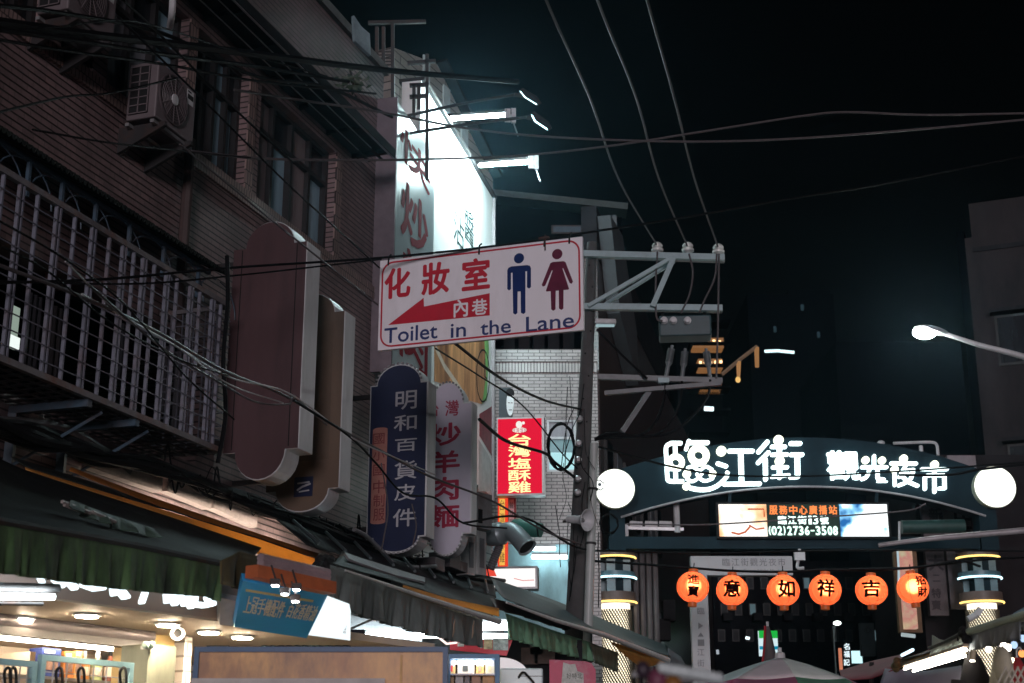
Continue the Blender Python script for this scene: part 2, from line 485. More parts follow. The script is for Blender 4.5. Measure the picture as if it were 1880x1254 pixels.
# room behind the cage: dark recess with a door, a curtain and one lit kitchen window
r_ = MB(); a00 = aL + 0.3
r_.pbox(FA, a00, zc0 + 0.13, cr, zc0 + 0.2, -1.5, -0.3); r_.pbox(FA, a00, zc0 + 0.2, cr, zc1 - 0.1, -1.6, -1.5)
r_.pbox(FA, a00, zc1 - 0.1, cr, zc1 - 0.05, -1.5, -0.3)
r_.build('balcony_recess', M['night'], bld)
def onA(px, py, off): return FA.loc(px, py, off)
kw = MB(); a0, z0, a1, z1 = FA.rect(14, 560, 34, 640, -0.25)
kw.pbox(FA, a0, z0, a1, z1, -0.27, -0.25); kw.build('lit_window', glow('kitchen_light', (0.75, 0.95, 0.8), 0.33), bld)
MB().pbox(FA, a0 - 0.02, z0, a1, z0 + 0.1, -0.249, -0.22).build('lit_sill', glow('sill_glow', (0.9, 1, 0.95), 1.0), bld)  # sill strip glows by itself, standing in for light on it
for (x0, y0, x1, y1, c) in ((90, 370, 116, 500, (0.055, 0.024, 0.02)), (45, 540, 72, 690, (0.08, 0.08, 0.095)), (80, 560, 110, 720, (0.05, 0.045, 0.05)),
                            (295, 560, 312, 760, (0.07, 0.07, 0.08)), (320, 620, 335, 790, (0.08, 0.08, 0.09)), (215, 510, 232, 700, (0.04, 0.042, 0.05))):
    a0, z0, a1, z1 = FA.rect(x0, y0, x1, y1, -0.2)
    k = MB(); k.sheet(lambda u, v, a0=a0, a1=a1, z0=z0, z1=z1: FA.pt(a0 + (a1 - a0) * u, max(z0, zc0 + 0.15) + (min(z1, zc1 - 0.15) - max(z0, zc0 + 0.15)) * v, -0.2 + 0.03 * math.sin(u * 19)), 16, 2)
    k.build('curtain', mat('curtain_cloth', c, 0.9, streak=6), bld, smooth=True, solid=0.01)

# eave: dark corrugated canopy over the top row of windows
ev = MB(); ae0, ae1 = FA.loc(300, 0)[0] - 6, FA.loc(722, 306, EO)[0]
ev.pbox(FA, ae0, ze + 0.05, ae1, ze + 0.09, 0.002, EO)
ev.pbox(FA, ae0, ze - 0.02, ae1, ze + 0.1, EO, EO + 0.03)
x = ae0
while x < ae1:
    ev.pbox(FA, x, ze, x + 0.05, ze + 0.05, 0.002, EO); x += 0.75
for d in (0.16, 0.34): ev.pbox(FA, ae0, ze - 0.02, ae1, ze - 0.0005, d, d + 0.035)
ev.build('eave', M['tin'], bld)
rl = MB()
for d in (0.2, 0.38): rl.pbox(FA, ae0 + 2, ze - 0.03, ae1 - 0.4, ze - 0.021, d, d + 0.012)
rl.pbox(FA, ae0 + 2, ze - 0.035, ae1, ze - 0.021, EO, EO + 0.02)
rl.build('eave_light_line', M['aluminium'], bld)  # pale strips standing in for the lit gaps under the eave
# a downpipe on the wall and the thin white drain hoses
dp = MB(); a = FA.loc(334, 350)[0]
dp.tube([FA.pt(a, zc1 - 0.2, 0.06), FA.pt(a, zs + 0.05, 0.06)], 0.055, 8); dp.build('downpipe', mat('brown_pipe', (0.06, 0.04, 0.038), 0.5), bld, smooth=True)
dp = MB(); dp.tube(spline([FA.hit(318, -30, 0.3), FA.hit(316, 20, 0.3), FA.hit(312, 50, 0.15)], 5), 0.035, 8); dp.build('vent_pipe', M['casing'], bld, smooth=True)

# ---------------------------------------------------------------- window cage
cg = thing('window_cage', 'long rusty white barred window cage on the tiled wall left of the brown sign', 'window cage', FA.pt(FA.loc(200, 748, CO)[0], zc0, 0.4))
ca0, ca1 = FA.loc(-160, 600, CO)[0], FA.loc(414, 690, CO)[0]
zt2 = zc1 + 0.34                                           # top rail under the little roof
def cf(x): return FA.loc(x, 600, CO)[0]
m_ = MB()
for z in (zc0, zc1): m_.pbox(FA, ca0, z, ca1, z + 0.05, CO - 0.025, CO + 0.025)
m_.pbox(FA, ca0, zc0, ca0 + 0.05, zc1, 0.01, CO - 0.03); m_.pbox(FA, ca1 - 0.04, zc0, ca1, zc0 + 0.04, 0.01, CO - 0.03); m_.pbox(FA, ca1 - 0.04, zc1, ca1, zc1 + 0.04, 0.01, CO - 0.03)
m_.build('rail', mat('rusty_white_rail', (0.17, 0.165, 0.175), 0.6, scale=7, dirt=(0.16, 0.055, 0.02), dirt_amt=0.8), cg)
ups = [(-130, 0), (-95, 0), (-60, 1), (-25, 0), (8, 1), (44, 0), (82, 1), (118, 0), (152, 1), (186, 0), (212, 1), (234, 0), (252, 1), (274, 0), (297, 1), (318, 0), (343, 1), (362, 0), (385, 1), (402, 0)]
for x, dbl in ups:
    a = cf(x); k = MB()
    k.pbox(FA, a, zc0 + 0.05, a + 0.018, zc1, CO - 0.015, CO + 0.015)
    if dbl: k.pbox(FA, a + 0.042, zc0 + 0.05, a + 0.06, zc1, CO - 0.015, CO + 0.015)
    k.build('upright', M['whitesteel'], cg)
hb = MB(); nz = 11
for i in range(1, nz):
    z = zc0 + (zc1 - zc0) * i / nz
    hb.pbox(FA, ca0, z, ca1, z + 0.008, CO + 0.0155, CO + 0.025)
    hb.pbox(FA, ca1 - 0.022, z, ca1 - 0.006, z + 0.011, 0.01, CO)
for i in range(1, 6):
    d = CO * i / 6; hb.pbox(FA, ca1 - 0.02, zc0 + 0.04, ca1 - 0.005, zc1, d, d + 0.012)
hb.build('cross_bars', M['whitesteel'], cg)
fl = MB(); x = ca0
while x < ca1:
    fl.pbox(FA, x, zc0 + 0.012, x + 0.018, zc0 + 0.03, 0.01, CO - 0.03); x += 0.13
for d in (0.12, 0.25, 0.38, 0.5, 0.62): fl.pbox(FA, ca0, zc0 - 0.002, ca1, zc0 + 0.011, d, d + 0.018)
fl.build('floor_grid', M['iron'], cg)
tr = MB()
for x in range(-140, 420, 66):
    a = cf(x); tr.pbox(FA, a, zc1 + 0.05, a + 0.03, zt2, CO - 0.2, CO - 0.17)
    a2 = a + 0.18
    tr.tube([FA.pt(a + 0.03 + 0.32 * (1 - math.cos(t * math.pi / 12)), zc1 + 0.05 + (zt2 - zc1 - 0.05) * math.sin(t * math.pi / 12), CO - 0.19) for t in range(0, 7)], 0.007, 5)
    tr.tube([FA.pt(a + 0.75 - 0.32 * (1 - math.cos(t * math.pi / 12)), zc1 + 0.05 + (zt2 - zc1 - 0.05) * math.sin(t * math.pi / 12), CO - 0.19) for t in range(0, 7)], 0.007, 5)
tr.pbox(FA, ca0, zt2, ca1 - 0.1, zt2 + 0.035, CO - 0.2, CO - 0.165)
tr.build('scroll_rail', M['bluesteel'], cg)
ro = MB()
def rooff(u, v):
    a = ca0 + (ca1 - ca0) * u
    return FA.pt(a, zt2 + 0.38 - 0.36 * v + 0.015 * math.sin(u * 420), 0.02 + (CO - 0.05) * v)
ro.sheet(rooff, 420, 4); ro.build('rain_roof', M['tarp_dark'], cg, solid=0.02)
for x in (40, 135):
    k = MB(); a = FA.loc(x, 740, 0.1)[0]
    k.beam(FA.pt(a, zc0 - 0.03, 0.0), FA.pt(a, zc0 - 0.03, CO), 0.06, 0.06); k.beam(FA.pt(a, zc0 - 0.5, 0.03), FA.pt(a, zc0 - 0.06, 0.03), 0.07, 0.07)
    k.tube([FA.pt(a, zc0 - 0.5, 0.04), FA.pt(a + 0.25, zc0 - 0.04, CO - 0.05)], 0.014, 5)
    k.build('bracket', M['bluesteel'], cg)

# ---------------------------------------------------------------- air conditioners
def ac_unit(label, px, py, W=0.68, H=0.58, D=0.32):
    """px,py: lower near corner of the side face nearest the wall side, on the wall plane"""
    a, z = FA.loc(px, py, 0.12)
    t = thing('air_conditioner', label, 'air conditioner', FA.pt(a + W / 2, z, 0.3), 'air conditioners on the tiled wall')
    d0, d1 = 0.12, 0.12 + D
    MB().pbox(FA, a, z, a + W, z + H, d0, d1).build('body', M['acbody'], t, bevel=0.015)
    g = MB()
    g.pbox(FA, a - 0.012, z + 0.05, a - 0.006, z + H - 0.04, d0 + 0.03, d1 - 0.08)
    o = g.build('side_vent', M['black'], t)
    g = MB()
    for i in range(7):
        zz = z + 0.05 + (H - 0.1) * i / 6; g.pbox(FA, a - 0.022, zz, a - 0.013, zz + 0.01, d0 + 0.03, d1 - 0.08)
    for d in (d0 + 0.03, (d0 + d1) / 2 - 0.03, d1 - 0.09): g.pbox(FA, a - 0.022, z + 0.05, a - 0.013, z + H - 0.04, d, d + 0.01)
    g.build('side_grille', M['acbody'], t)
    fc = FA.pt(a + 0.27, z + H / 2, d1)
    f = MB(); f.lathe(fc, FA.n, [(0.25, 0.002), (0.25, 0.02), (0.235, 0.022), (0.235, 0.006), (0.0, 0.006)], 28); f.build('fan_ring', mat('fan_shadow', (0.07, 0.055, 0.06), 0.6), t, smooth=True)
    f = MB()
    for i in range(1, 9):
        rr = 0.235 * i / 9; f.tube([fc + FA.r * (rr * math.cos(k * math.pi / 12)) + FA.u * (rr * math.sin(k * math.pi / 12)) + FA.n * 0.022 for k in range(25)], 0.0035, 4, cap=False)
    for k in range(12):
        an = k * math.pi / 6; dr = FA.r * math.cos(an) + FA.u * math.sin(an); f.tube([fc + dr * 0.05 + FA.n * 0.024, fc + dr * 0.24 + FA.n * 0.024], 0.004, 4)
    f.build('fan_grille', M['acbody'], t)
    MB().lathe(fc, FA.n, [(0.055, 0.02), (0.055, 0.035), (0.03, 0.04), (0, 0.04)], 18).build('fan_hub', M['casing'], t, smooth=True)
    s = MB(); s.pbox(FA, a + W - 0.17, z + H - 0.2, a + W - 0.05, z + H - 0.05, d1 + 0.001, d1 + 0.004); so = s.build('label_plate', M['casing'], t)
    s = MB(); s.pbox(FA, a + W - 0.16, z + H - 0.15, a + W - 0.06, z + H - 0.1, d1 + 0.005, d1 + 0.007); s.pbox(FA, a + W - 0.16, z + H - 0.08, a + W - 0.1, z + H - 0.065, d1 + 0.005, d1 + 0.007); s.build('label_marks', M['black'], so)
    for da in (0.1, W - 0.12):
        k = MB()
        pl = Pl(FA.pt(a + da, 0, 0), HEAD + 90)
        k.prism(Pl(FA.pt(a + da, 0, 0), HEAD + 90), [(0.0, z - 0.02), (d1 + 0.06, z - 0.02), (d1 + 0.06, z - 0.06), (0.05, z - 0.26), (0.0, z - 0.28)], -0.02, 0.02)
        k.build('bracket', M['iron'], t)
    k = MB(); k.pbox(FA, a, z - 0.055, a + W, z - 0.022, d1 - 0.05, d1 - 0.01); k.pbox(FA, a, z - 0.055, a + W, z - 0.022, d0, d0 + 0.04); k.build('tray', M['aluminium'], t)
    return t
ac_unit('cream air conditioner with round fan grille mounted beside the black framed windows', 230, 222)
ac_unit('air conditioner cut off by the top left corner of the photo', 66, 26)
# ---------------------------------------------------------------- blade signs standing out from the facade
SH = HEAD + 90                                            # heading of a sign that faces down the street
def outline(a0, b0, a1, b1, top, bot, inset, n=12):
    w = a1 - a0; i0, i1 = a0 + inset * w, a1 - inset * w; c = (i0 + i1) / 2; rx = (i1 - i0) / 2
    o = [(a0, b0), (a0, b1)]
    if top: o += [(c - rx * math.cos(math.pi * k / n), b1 + top * math.sin(math.pi * k / n)) for k in range(n + 1)]
    o += [(a1, b1), (a1, b0)]
    if bot: o += [(c + rx * math.cos(math.pi * k / n), b0 - bot * math.sin(math.pi * k / n)) for k in range(n + 1)]
    return o
def blade(label, x0, y0, x1, y1, topy, boty, off, face, thick=0.26, inset=0.16, studs=False, back='casing', group='round topped shop signs on the left facade'):
    """x0..y1: the straight part in the photo; topy/boty: ends of the curved parts"""
    o = FA.hit((x0 + x1) / 2, (y0 + y1) / 2, off); pl = Pl((o.x, o.y, 0), SH)
    a0, b0, a1, b1 = pl.rect(x0, y0, x1, y1)
    tp = pl.loc((x0 + x1) / 2, topy)[1] - b1; bt = b0 - pl.loc((x0 + x1) / 2, boty)[1] if boty else 0
    t = thing('shop_sign', label, 'shop sign', pl.pt((a0 + a1) / 2, b0 - bt, -thick / 2), group)
    MB().prism(pl, outline(a0, b0, a1, b1, tp, bt, inset), -thick, 0).build('casing', M[back], t, bevel=0.008)
    e = 0.006 if not studs else 0.018
    MB().prism(pl, outline(a0 + e, b0 + e, a1 - e, b1 - e, tp - 0.005, bt - 0.005, inset), 0.002, 0.008).build('face', face, t)
    w = a1 - a0; rx = (a1 - a0) * (0.5 - inset); c = (a0 + a1) / 2
    for (bb, h, sg) in ((b1, tp, 1), (b0, bt, -1)):
        if h <= 0 or not studs: continue
        rim = MB(); n = 30
        for k in range(n):
            if studs and k % 2: continue
            t0, t1 = math.pi * k / n, math.pi * (k + 1) / n
            pts = [(c - (rx + q) * math.cos(tt), bb + sg * (h + q) * math.sin(tt)) for tt, q in ((t0, -0.012), (t1, -0.012), (t1, 0.012), (t0, 0.012))]
            rim.prism(pl, pts, 0.009, 0.022)
        rim.build('rim_studs', M['stud'], t)
    for bb in (b1 - 0.1, b0 + 0.15): MB().beam(pl.pt(a0 - 0.7, bb, -thick / 2), pl.pt(a0, bb, -thick / 2), 0.05, 0.05).build('wall_arm', M['iron'], t)
    return t, pl, (a0, b0, a1, b1)
M['stud'] = mat('dull_stud_metal', (0.2, 0.2, 0.21), 0.5)
M['brownface'] = mat('faded_brown_acrylic', (0.085, 0.045, 0.05), 0.5, var=0.12, scale=2.5, dirt=(0.03, 0.02, 0.024), dirt_amt=0.7, streak=5)
M['tanface'] = mat('faded_tan_acrylic', (0.115, 0.078, 0.056), 0.5, var=0.15, scale=2.5, dirt=(0.04, 0.028, 0.025), dirt_amt=0.7, streak=5)
M['navy'] = mat('navy_acrylic', (0.008, 0.014, 0.05), 0.45, var=0.12, scale=3)
M['lilac'] = mat('pale_lilac_acrylic', (0.52, 0.49, 0.58), 0.4, var=0.06, scale=3)
M['silver_letter'] = mat('grey_lettering', (0.40, 0.40, 0.43), 0.5, var=0.05)
M['red_letter'] = mat('red_lettering', (0.50, 0.012, 0.035), 0.5, var=0.1)
M['crimson'] = mat('crimson_lettering', (0.33, 0.012, 0.05), 0.5, var=0.1)
M['blue_letter'] = mat('blue_lettering', (0.018, 0.035, 0.15), 0.5, var=0.1)
M['white_paint'] = mat('white_sign_paint', (0.84, 0.82, 0.88), 0.45, var=0.03, scale=3, dirt=(0.5, 0.47, 0.48), dirt_amt=0.4, streak=4)

t1, p1, r1 = blade('large blank brown round topped sign on the wall just right of the barred cage', 419, 452, 556, 828, 408, 881, CO + 0.15, M['brownface'], 0.3, 0.17)
q = MB(); q.pbox(p1, r1[0] + 0.1, r1[1] + 0.03, r1[0] + 0.11, r1[3] - 0.02, 0.009, 0.011); q.build('face_seam', M['black'], t1)
q = MB(); q.pbox(p1, r1[2] - 0.11, r1[1] + 0.03, r1[2] - 0.1, r1[3] - 0.02, 0.009, 0.011); q.build('face_seam', M['black'], t1)
t2, p2, r2 = blade('blank tan round topped sign half hidden behind the large brown sign', 496, 578, 628, 900, 540, 940, CO + 0.12, M['tanface'], 0.26, 0.14)
a0, b0, a1, b1 = p2.rect(541, 876, 575, 912)
bd = MB().pbox(p2, a0, b0, a1, b1, 0.009, 0.013).build('blue_badge', M['navy'], t2)
e = MB(); w, h = a1 - a0, b1 - b0
e.stroke(p2, [(a0 + w * 0.2, b0 + h * 0.35), (a0 + w * 0.45, b0 + h * 0.5), (a0 + w * 0.85, b0 + h * 0.62)], h * 0.1, 0.0132, 0.016); e.stroke(p2, [(a0 + w * 0.2, b0 + h * 0.68), (a0 + w * 0.8, b0 + h * 0.72)], h * 0.08, 0.0132, 0.016)
e.stroke(p2, [(a0 + w * 0.3, b0 + h * 0.25), (a0 + w * 0.8, b0 + h * 0.3)], h * 0.07, 0.0132, 0.016)
e.build('badge_mark', M['silver_letter'], bd)
p_ = MB().pbox(p2, r2[0] + 0.12, r2[1] + 0.3, r2[2] - 0.12, r2[3] - 0.1, 0.009, 0.011).build('pale_patch', mat('bleached_acrylic', (0.10, 0.068, 0.048), 0.55, var=0.2, scale=3), t2)

t3, p3, r3 = blade('navy blue round topped sign with a vertical row of grey characters', 676, 704, 784, 988, 668, 1016, CO + 0.1, M['navy'], 0.27, 0.11, True)
chars = [('明', 727, 718, 766, 752), ('和', 724, 762, 766, 791), ('百', 726, 806, 766, 829), ('貨', 725, 846, 766, 880), ('皮', 725, 889, 764, 919), ('件', 722, 934, 765, 967)]
tx = MB()
for c, *q in chars: tx.text(p3, c, p3.rect(*q), 0.0085, 0.006, 0.012)
tx.build('lettering', M['silver_letter'], t3)
a0, b0, a1, b1 = p3.rect(683, 787, 710, 961)
sb = MB().prism(p3, outline(a0, b0 + 0.01, a1, b1 - 0.01, 0.02, 0.02, 0.02, 6), 0.0085, 0.012).build('salmon_label', mat('salmon_label', (0.36, 0.16, 0.13), 0.5), t3)
tx = MB()
for c, y0, y1 in (('國', 796, 816), ('小', 825, 846), ('國', 853, 874), ('中', 882, 906), ('制', 908, 931), ('服', 934, 956)): tx.text(p3, c, p3.rect(686, y0, 707, y1), 0.0125, 0.003, 0.01)
tx.build('label_lettering', mat('dull_red_lettering', (0.19, 0.035, 0.04), 0.6), sb)

t4, p4, r4 = blade('pale lilac round topped sign with large crimson characters behind the navy sign', 775, 742, 866, 982, 702, 1021, CO + 0.15, M['lilac'], 0.2, 0.17, True)
tx = MB()
for c, *q in [('台', 787, 740, 806, 765), ('灣', 818, 735, 843, 764)]: tx.text(p4, c, p4.rect(*q), 0.0085, 0.005, 0.012)
for c, *q in [('炒', 786, 777, 847, 819), ('羊', 789, 828, 845, 869), ('肉', 789, 876, 843, 919), ('麵', 784, 927, 844, 970)]: tx.text(p4, c, p4.rect(*q), 0.0085, 0.006, 0.03)
tx.build('lettering', M['crimson'], t4)

# ---------------------------------------------------------------- the white toilet sign hung across the lane
o = at(880, 540, 13.0); pT = Pl((o.x, o.y, 0), SH)
def L(x, y): return pT.loc(640 + x / 3.917, 420 + y / 3.917)
def LR(x0, y0, x1, y1): return pT.rect(640 + x0 / 3.917, 420 + y0 / 3.917, 640 + x1 / 3.917, 420 + y1 / 3.917)
c0 = pT.loc(693, 643); c1 = pT.loc(1069, 435)
tA0, tB0, tA1, tB1 = c0[0], pT.loc(693, 643)[1], c1[0], pT.loc(693, 478)[1]
tB0 = (tB0 + pT.loc(1069, 607)[1]) / 2; tB1 = (tB1 + pT.loc(1069, 435)[1]) / 2
ts = thing('hanging_sign', 'white rectangular toilet sign with a red arrow hanging on wires above the lane', 'sign', pT.pt((tA0 + tA1) / 2, tB0, 0))
MB().pbox(pT, tA0, tB0, tA1, tB1, -0.04, 0).build('board', M['white_paint'], ts, bevel=0.006)
w, h = tA1 - tA0, tB1 - tB0; ins = 0.032; rr = 0.11
bp = []
for cx, cy, st in ((tA1 - ins - rr, tB1 - ins - rr, 0), (tA0 + ins + rr, tB1 - ins - rr, 90), (tA0 + ins + rr, tB0 + ins + rr, 180), (tA1 - ins - rr, tB0 + ins + rr, 270)):
    bp += [(cx + rr * math.cos(rad(st + k * 15)), cy + rr * math.sin(rad(st + k * 15))) for k in range(7)]
MB().stroke(pT, bp, 0.016, 0.001, 0.004, True).build('border', M['red_letter'], ts)
tx = MB()
for c, *q in [('化', 258, 280, 447, 500), ('妝', 525, 240, 727, 472), ('室', 815, 212, 1018, 440)]: tx.text(pT, c, LR(*q), 0.001, 0.003, 0.03)
tx.build('lettering', M['red_letter'], ts)
ar = MB().prism(pT, [L(285, 693), L(540, 498), L(543, 560), L(1015, 464), L(1015, 623)], 0.001, 0.003).build('arrow', M['red_letter'], ts)
tx = MB()
for c, *q in [('內', 757, 508, 860, 636), ('巷', 887, 505, 1000, 620)]: tx.text(pT, c, LR(*q), 0.0032, 0.003, 0.022)
tx.build('arrow_lettering', M['white_paint'], ar)
tx = MB()
for c, *q in [('Toilet', 258, 698, 640, 808), ('in', 735, 680, 845, 780), ('the', 948, 655, 1168, 758), ('Lane', 1276, 617, 1622, 728)]: tx.text(pT, c, LR(*q), 0.001, 0.003, 0.016)
tx.build('english_lettering', M['blue_letter'], ts)
mn = MB(); s4 = 1 / 3.917 * 13 / FPX
def P2(x, y): return L(x, y)
cx, cy = L(1226, 213); mn.disc(pT, cx, cy, 0.05, 0.001, 0.004)
def shear(pts): return [L(*p) for p in pts]
mn.prism(pT, shear([(1142, 300), (1150, 282), (1170, 272), (1285, 262), (1305, 268), (1312, 285), (1312, 420), (1298, 430), (1284, 422), (1284, 305), (1272, 306), (1272, 602), (1258, 614), (1240, 604), (1238, 450), (1216, 452), (1214, 606), (1200, 618), (1184, 608), (1180, 316), (1168, 318), (1168, 434), (1154, 444), (1142, 434)]), 0.001, 0.004)
mn.build('man_symbol', mat('blue_symbol', (0.012, 0.028, 0.13), 0.3), ts)
wm = MB(); cx, cy = L(1501, 183); wm.disc(pT, cx, cy, 0.05, 0.001, 0.004)
wm.prism(pT, shear([(1452, 248), (1470, 240), (1545, 234), (1560, 240), (1614, 380), (1604, 396), (1590, 390), (1543, 282), (1538, 286), (1586, 432), (1580, 438), (1546, 441), (1545, 574), (1530, 584), (1514, 574), (1512, 444), (1490, 446), (1488, 580), (1472, 590), (1458, 580), (1454, 449), (1424, 452), (1420, 446), (1468, 302), (1462, 300), (1414, 410), (1398, 416), (1390, 404)]), 0.001, 0.004)
wm.build('woman_symbol', mat('plum_symbol', (0.13, 0.02, 0.05), 0.3), ts)
hk = MB()
for x in (714, 880, 1000, 1046):
    a, b_ = pT.loc(x, 470)[0], tB1
    hk.tube([pT.pt(a, tB1 - 0.06, 0.012), pT.pt(a, tB1 + 0.03, 0.0), pT.pt(a + 0.01, tB1 + 0.06, -0.03)], 0.009, 5)
hk.build('wire_hook', M['cable'], ts)
wr = MB(); a = pT.loc(1002, 450)[0]
wr.beam(pT.pt(a, tB1 + 0.05, 0.02), pT.pt(a, tB1 - 0.1, 0.02), 0.02, 0.012); wr.beam(pT.pt(a - 0.06, tB1 + 0.02, 0.02), pT.pt(a + 0.04, tB1 + 0.02, 0.02), 0.03, 0.02)
wr.build('rusty_clamp', mat('rust', (0.05, 0.02, 0.015), 0.8), ts)

# ---------------------------------------------------------------- the tall stir-fry sign and the bright board behind it
H2 = 12.5
U2 = V((math.sin(rad(H2)), math.cos(rad(H2)), 0))
def lev(px0, py0, Y0, px1, H):       # plane through a pixel at Y0, and the a-range to px1
    pl = Pl(at(px0, py0, Y0) * V((1, 1, 0)) if False else (at(px0, py0, Y0).x, at(px0, py0, Y0).y, 0), H)
    return pl
pS = lev(720, 400, 18.2, 795, H2)
sA1 = pS.loc(795, 500)[0]; sB0 = pS.loc(745, 712)[1]; sB1 = (pS.loc(721, 166)[1] + pS.loc(794, 288)[1]) / 2
M['gloss_panel'] = mat('glossy_pale_panel', (0.42, 0.49, 0.51), 0.3, var=0.05, scale=1.5)
st = thing('stir_fry_sign', 'tall glossy pale panel with red brush characters left of the glaring white board', 'shop sign', pS.pt(sA1 / 2, sB0, -0.2))
MB().pbox(pS, 0, sB0, sA1, sB1, -0.35, 0).build('panel', M['gloss_panel'], st)
MB().pbox(pS, -0.05, sB0, -0.001, sB1 - 0.02, -0.36, 0.05).build('edge_frame', mat('mauve_frame', (0.14, 0.11, 0.13), 0.5), st)
tx = MB()
for c, *q in [('快', 733, 262, 790, 325), ('炒', 735, 352, 786, 458)]: tx.text(pS, c, pS.rect(*q), 0.002, 0.004, 0.03)
tx.text(pS, '羊', pS.rect(735, 468, 786, 570), 0.002, 0.004, 0.03); tx.text(pS, '肉', pS.rect(733, 590, 785, 676), 0.002, 0.004, 0.03)
tx.build('lettering', mat('dark_red_brush', (0.22, 0.008, 0.02), 0.85, spec=0.1), st)

pW = lev(795, 400, 20.9, 905, H2)
wA0 = pW.loc(768, 400)[0]; wA1 = pW.loc(905, 500)[0]
wB1 = pW.loc(905, 365)[1]; wB0 = pW.loc(895, 905)[1]
M['board_white'] = mat('white_vinyl_board', (0.82, 0.84, 0.84), 0.55, var=0.03)
wb = thing('lit_board', 'glaring floodlit white board with a grilled meat picture on its lower half', 'billboard', pW.pt((wA0 + wA1) / 2, wB0, -0.2))
zm_ = pW.loc(850, 640)[1]
MB().pbox(pW, wA0, wB0, wA1, wB1, -0.3, 0).build('board', M['board_white'], wb)
MB().pbox(pW, wA1 - 0.06, wB0 - 0.1, wA1, wB1 + 0.05, 0.001, 0.05).build('edge_strip', mat('grey_strip', (0.25, 0.23, 0.24), 0.5), wb)
MB().pbox(pW, wA0, wB1, wA1 + 0.05, wB1 + 0.06, -0.35, 0.06).build('top_cap', M['iron'], wb)
tx = MB()
for c, *q in [('沾', 832, 395, 852, 452), ('醬', 852, 385, 870, 448)]: tx.text(pW, c, pW.rect(*q), 0.002, 0.004, 0.0)
tx.build('lettering', mat('grey_green_brush', (0.02, 0.05, 0.05), 0.8, spec=0.1), wb)
def wl(x, y): return pW.loc(x, y)
pic = MB().prism(pW, [wl(797, 560), wl(880, 540), wl(888, 610), wl(892, 690), wl(884, 742), wl(860, 735), wl(840, 712), wl(797, 700)], 0.002, 0.006).build('meat_picture', mat('grilled_meat_print', (0.80, 0.30, 0.13), 0.5, var=0.75, scale=3.2, streak=5, dirt=(0.10, 0.02, 0.015), dirt_amt=0.7), wb)
MB().prism(pW, [wl(880, 540), wl(892, 560), wl(897, 640), wl(893, 735), wl(884, 742), wl(892, 690), wl(888, 610)], 0.002, 0.006).build('leaf_picture', mat('leaf_print', (0.2, 0.5, 0.15), 0.5, var=0.6, scale=5, streak=4), wb)
MB().stroke(pW, [wl(800, 640), wl(815, 672), wl(838, 705), wl(858, 735)], 0.1, 0.0062, 0.008).build('noodle_stripe', mat('cream_print', (0.7, 0.6, 0.5), 0.5), wb)
lo = MB().prism(pW, [wl(880, 760), wl(904, 745), wl(904, 840), wl(880, 800)], 0.002, 0.005).build('red_panel', mat('maroon_print', (0.22, 0.03, 0.045), 0.5, var=0.3), wb)
ol = MB()
ol.stroke(pW, [wl(886 + 12 * math.cos(k * math.pi / 9), 690 + 48 * math.sin(k * math.pi / 9)) for k in range(18)], 0.03, 0.0062, 0.009, True)
ol.stroke(pW, [wl(890, 660), wl(888, 690), wl(893, 695)], 0.03, 0.0062, 0.009)
ol.build('cartoon_outline', M['black'], wb)
MB().prism(pW, [wl(878, 806), wl(898, 838), wl(904, 860), wl(904, 902), wl(878, 902)], 0.002, 0.005).build('grey_panel', mat('grey_print', (0.5, 0.5, 0.5), 0.5), wb)
# tubes and floods on arms in front of the boards
M['tube_cool'] = glow('cool_tube_light', (0.72, 0.97, 1.0), 420)
M['flood'] = glow('flood_light', (0.55, 0.92, 1.0), 30)
for i, (x0, y0, x1, y1, Y0, Y1) in enumerate(((828, 218, 932, 211, 21.8, 20.6), (882, 304, 975, 297, 23.2, 22.0))):
    A, B = at(x0, y0, Y0), at(x1, y1, Y1)
    t = thing('sign_tube_lamp', ['upper fluorescent tube on an arm over the glaring white board', 'lower fluorescent tube on an arm at the edge of the glaring white board'][i], 'tube lamp', A, 'tube lamps over the white board')
    d = (B - A)
    MB().tube([A, A + d * 0.96], 0.032, 8).build('tube', M['tube_cool'], t, smooth=True)
    k = MB(); k.beam(A - d * 0.3 + V((0, 0, 0.06)), B + V((0, 0, 0.06)), 0.06, 0.045); k.build('batten', M['iron'], t)
    k = MB(); k.beam(B + V((0, 0, 0.1)), B + V((0, 0, -0.12)), 0.03, 0.09); k.beam(B + d * 0.1 + V((0, 0, 0.1)), B + d * 0.1 + V((0, 0, -0.14)), 0.04, 0.07); k.tube([B + d * 0.05, B + d * 0.17 + V((0, 0, -0.36))], 0.012, 5); k.build('end_bracket', M['aluminium'], t)
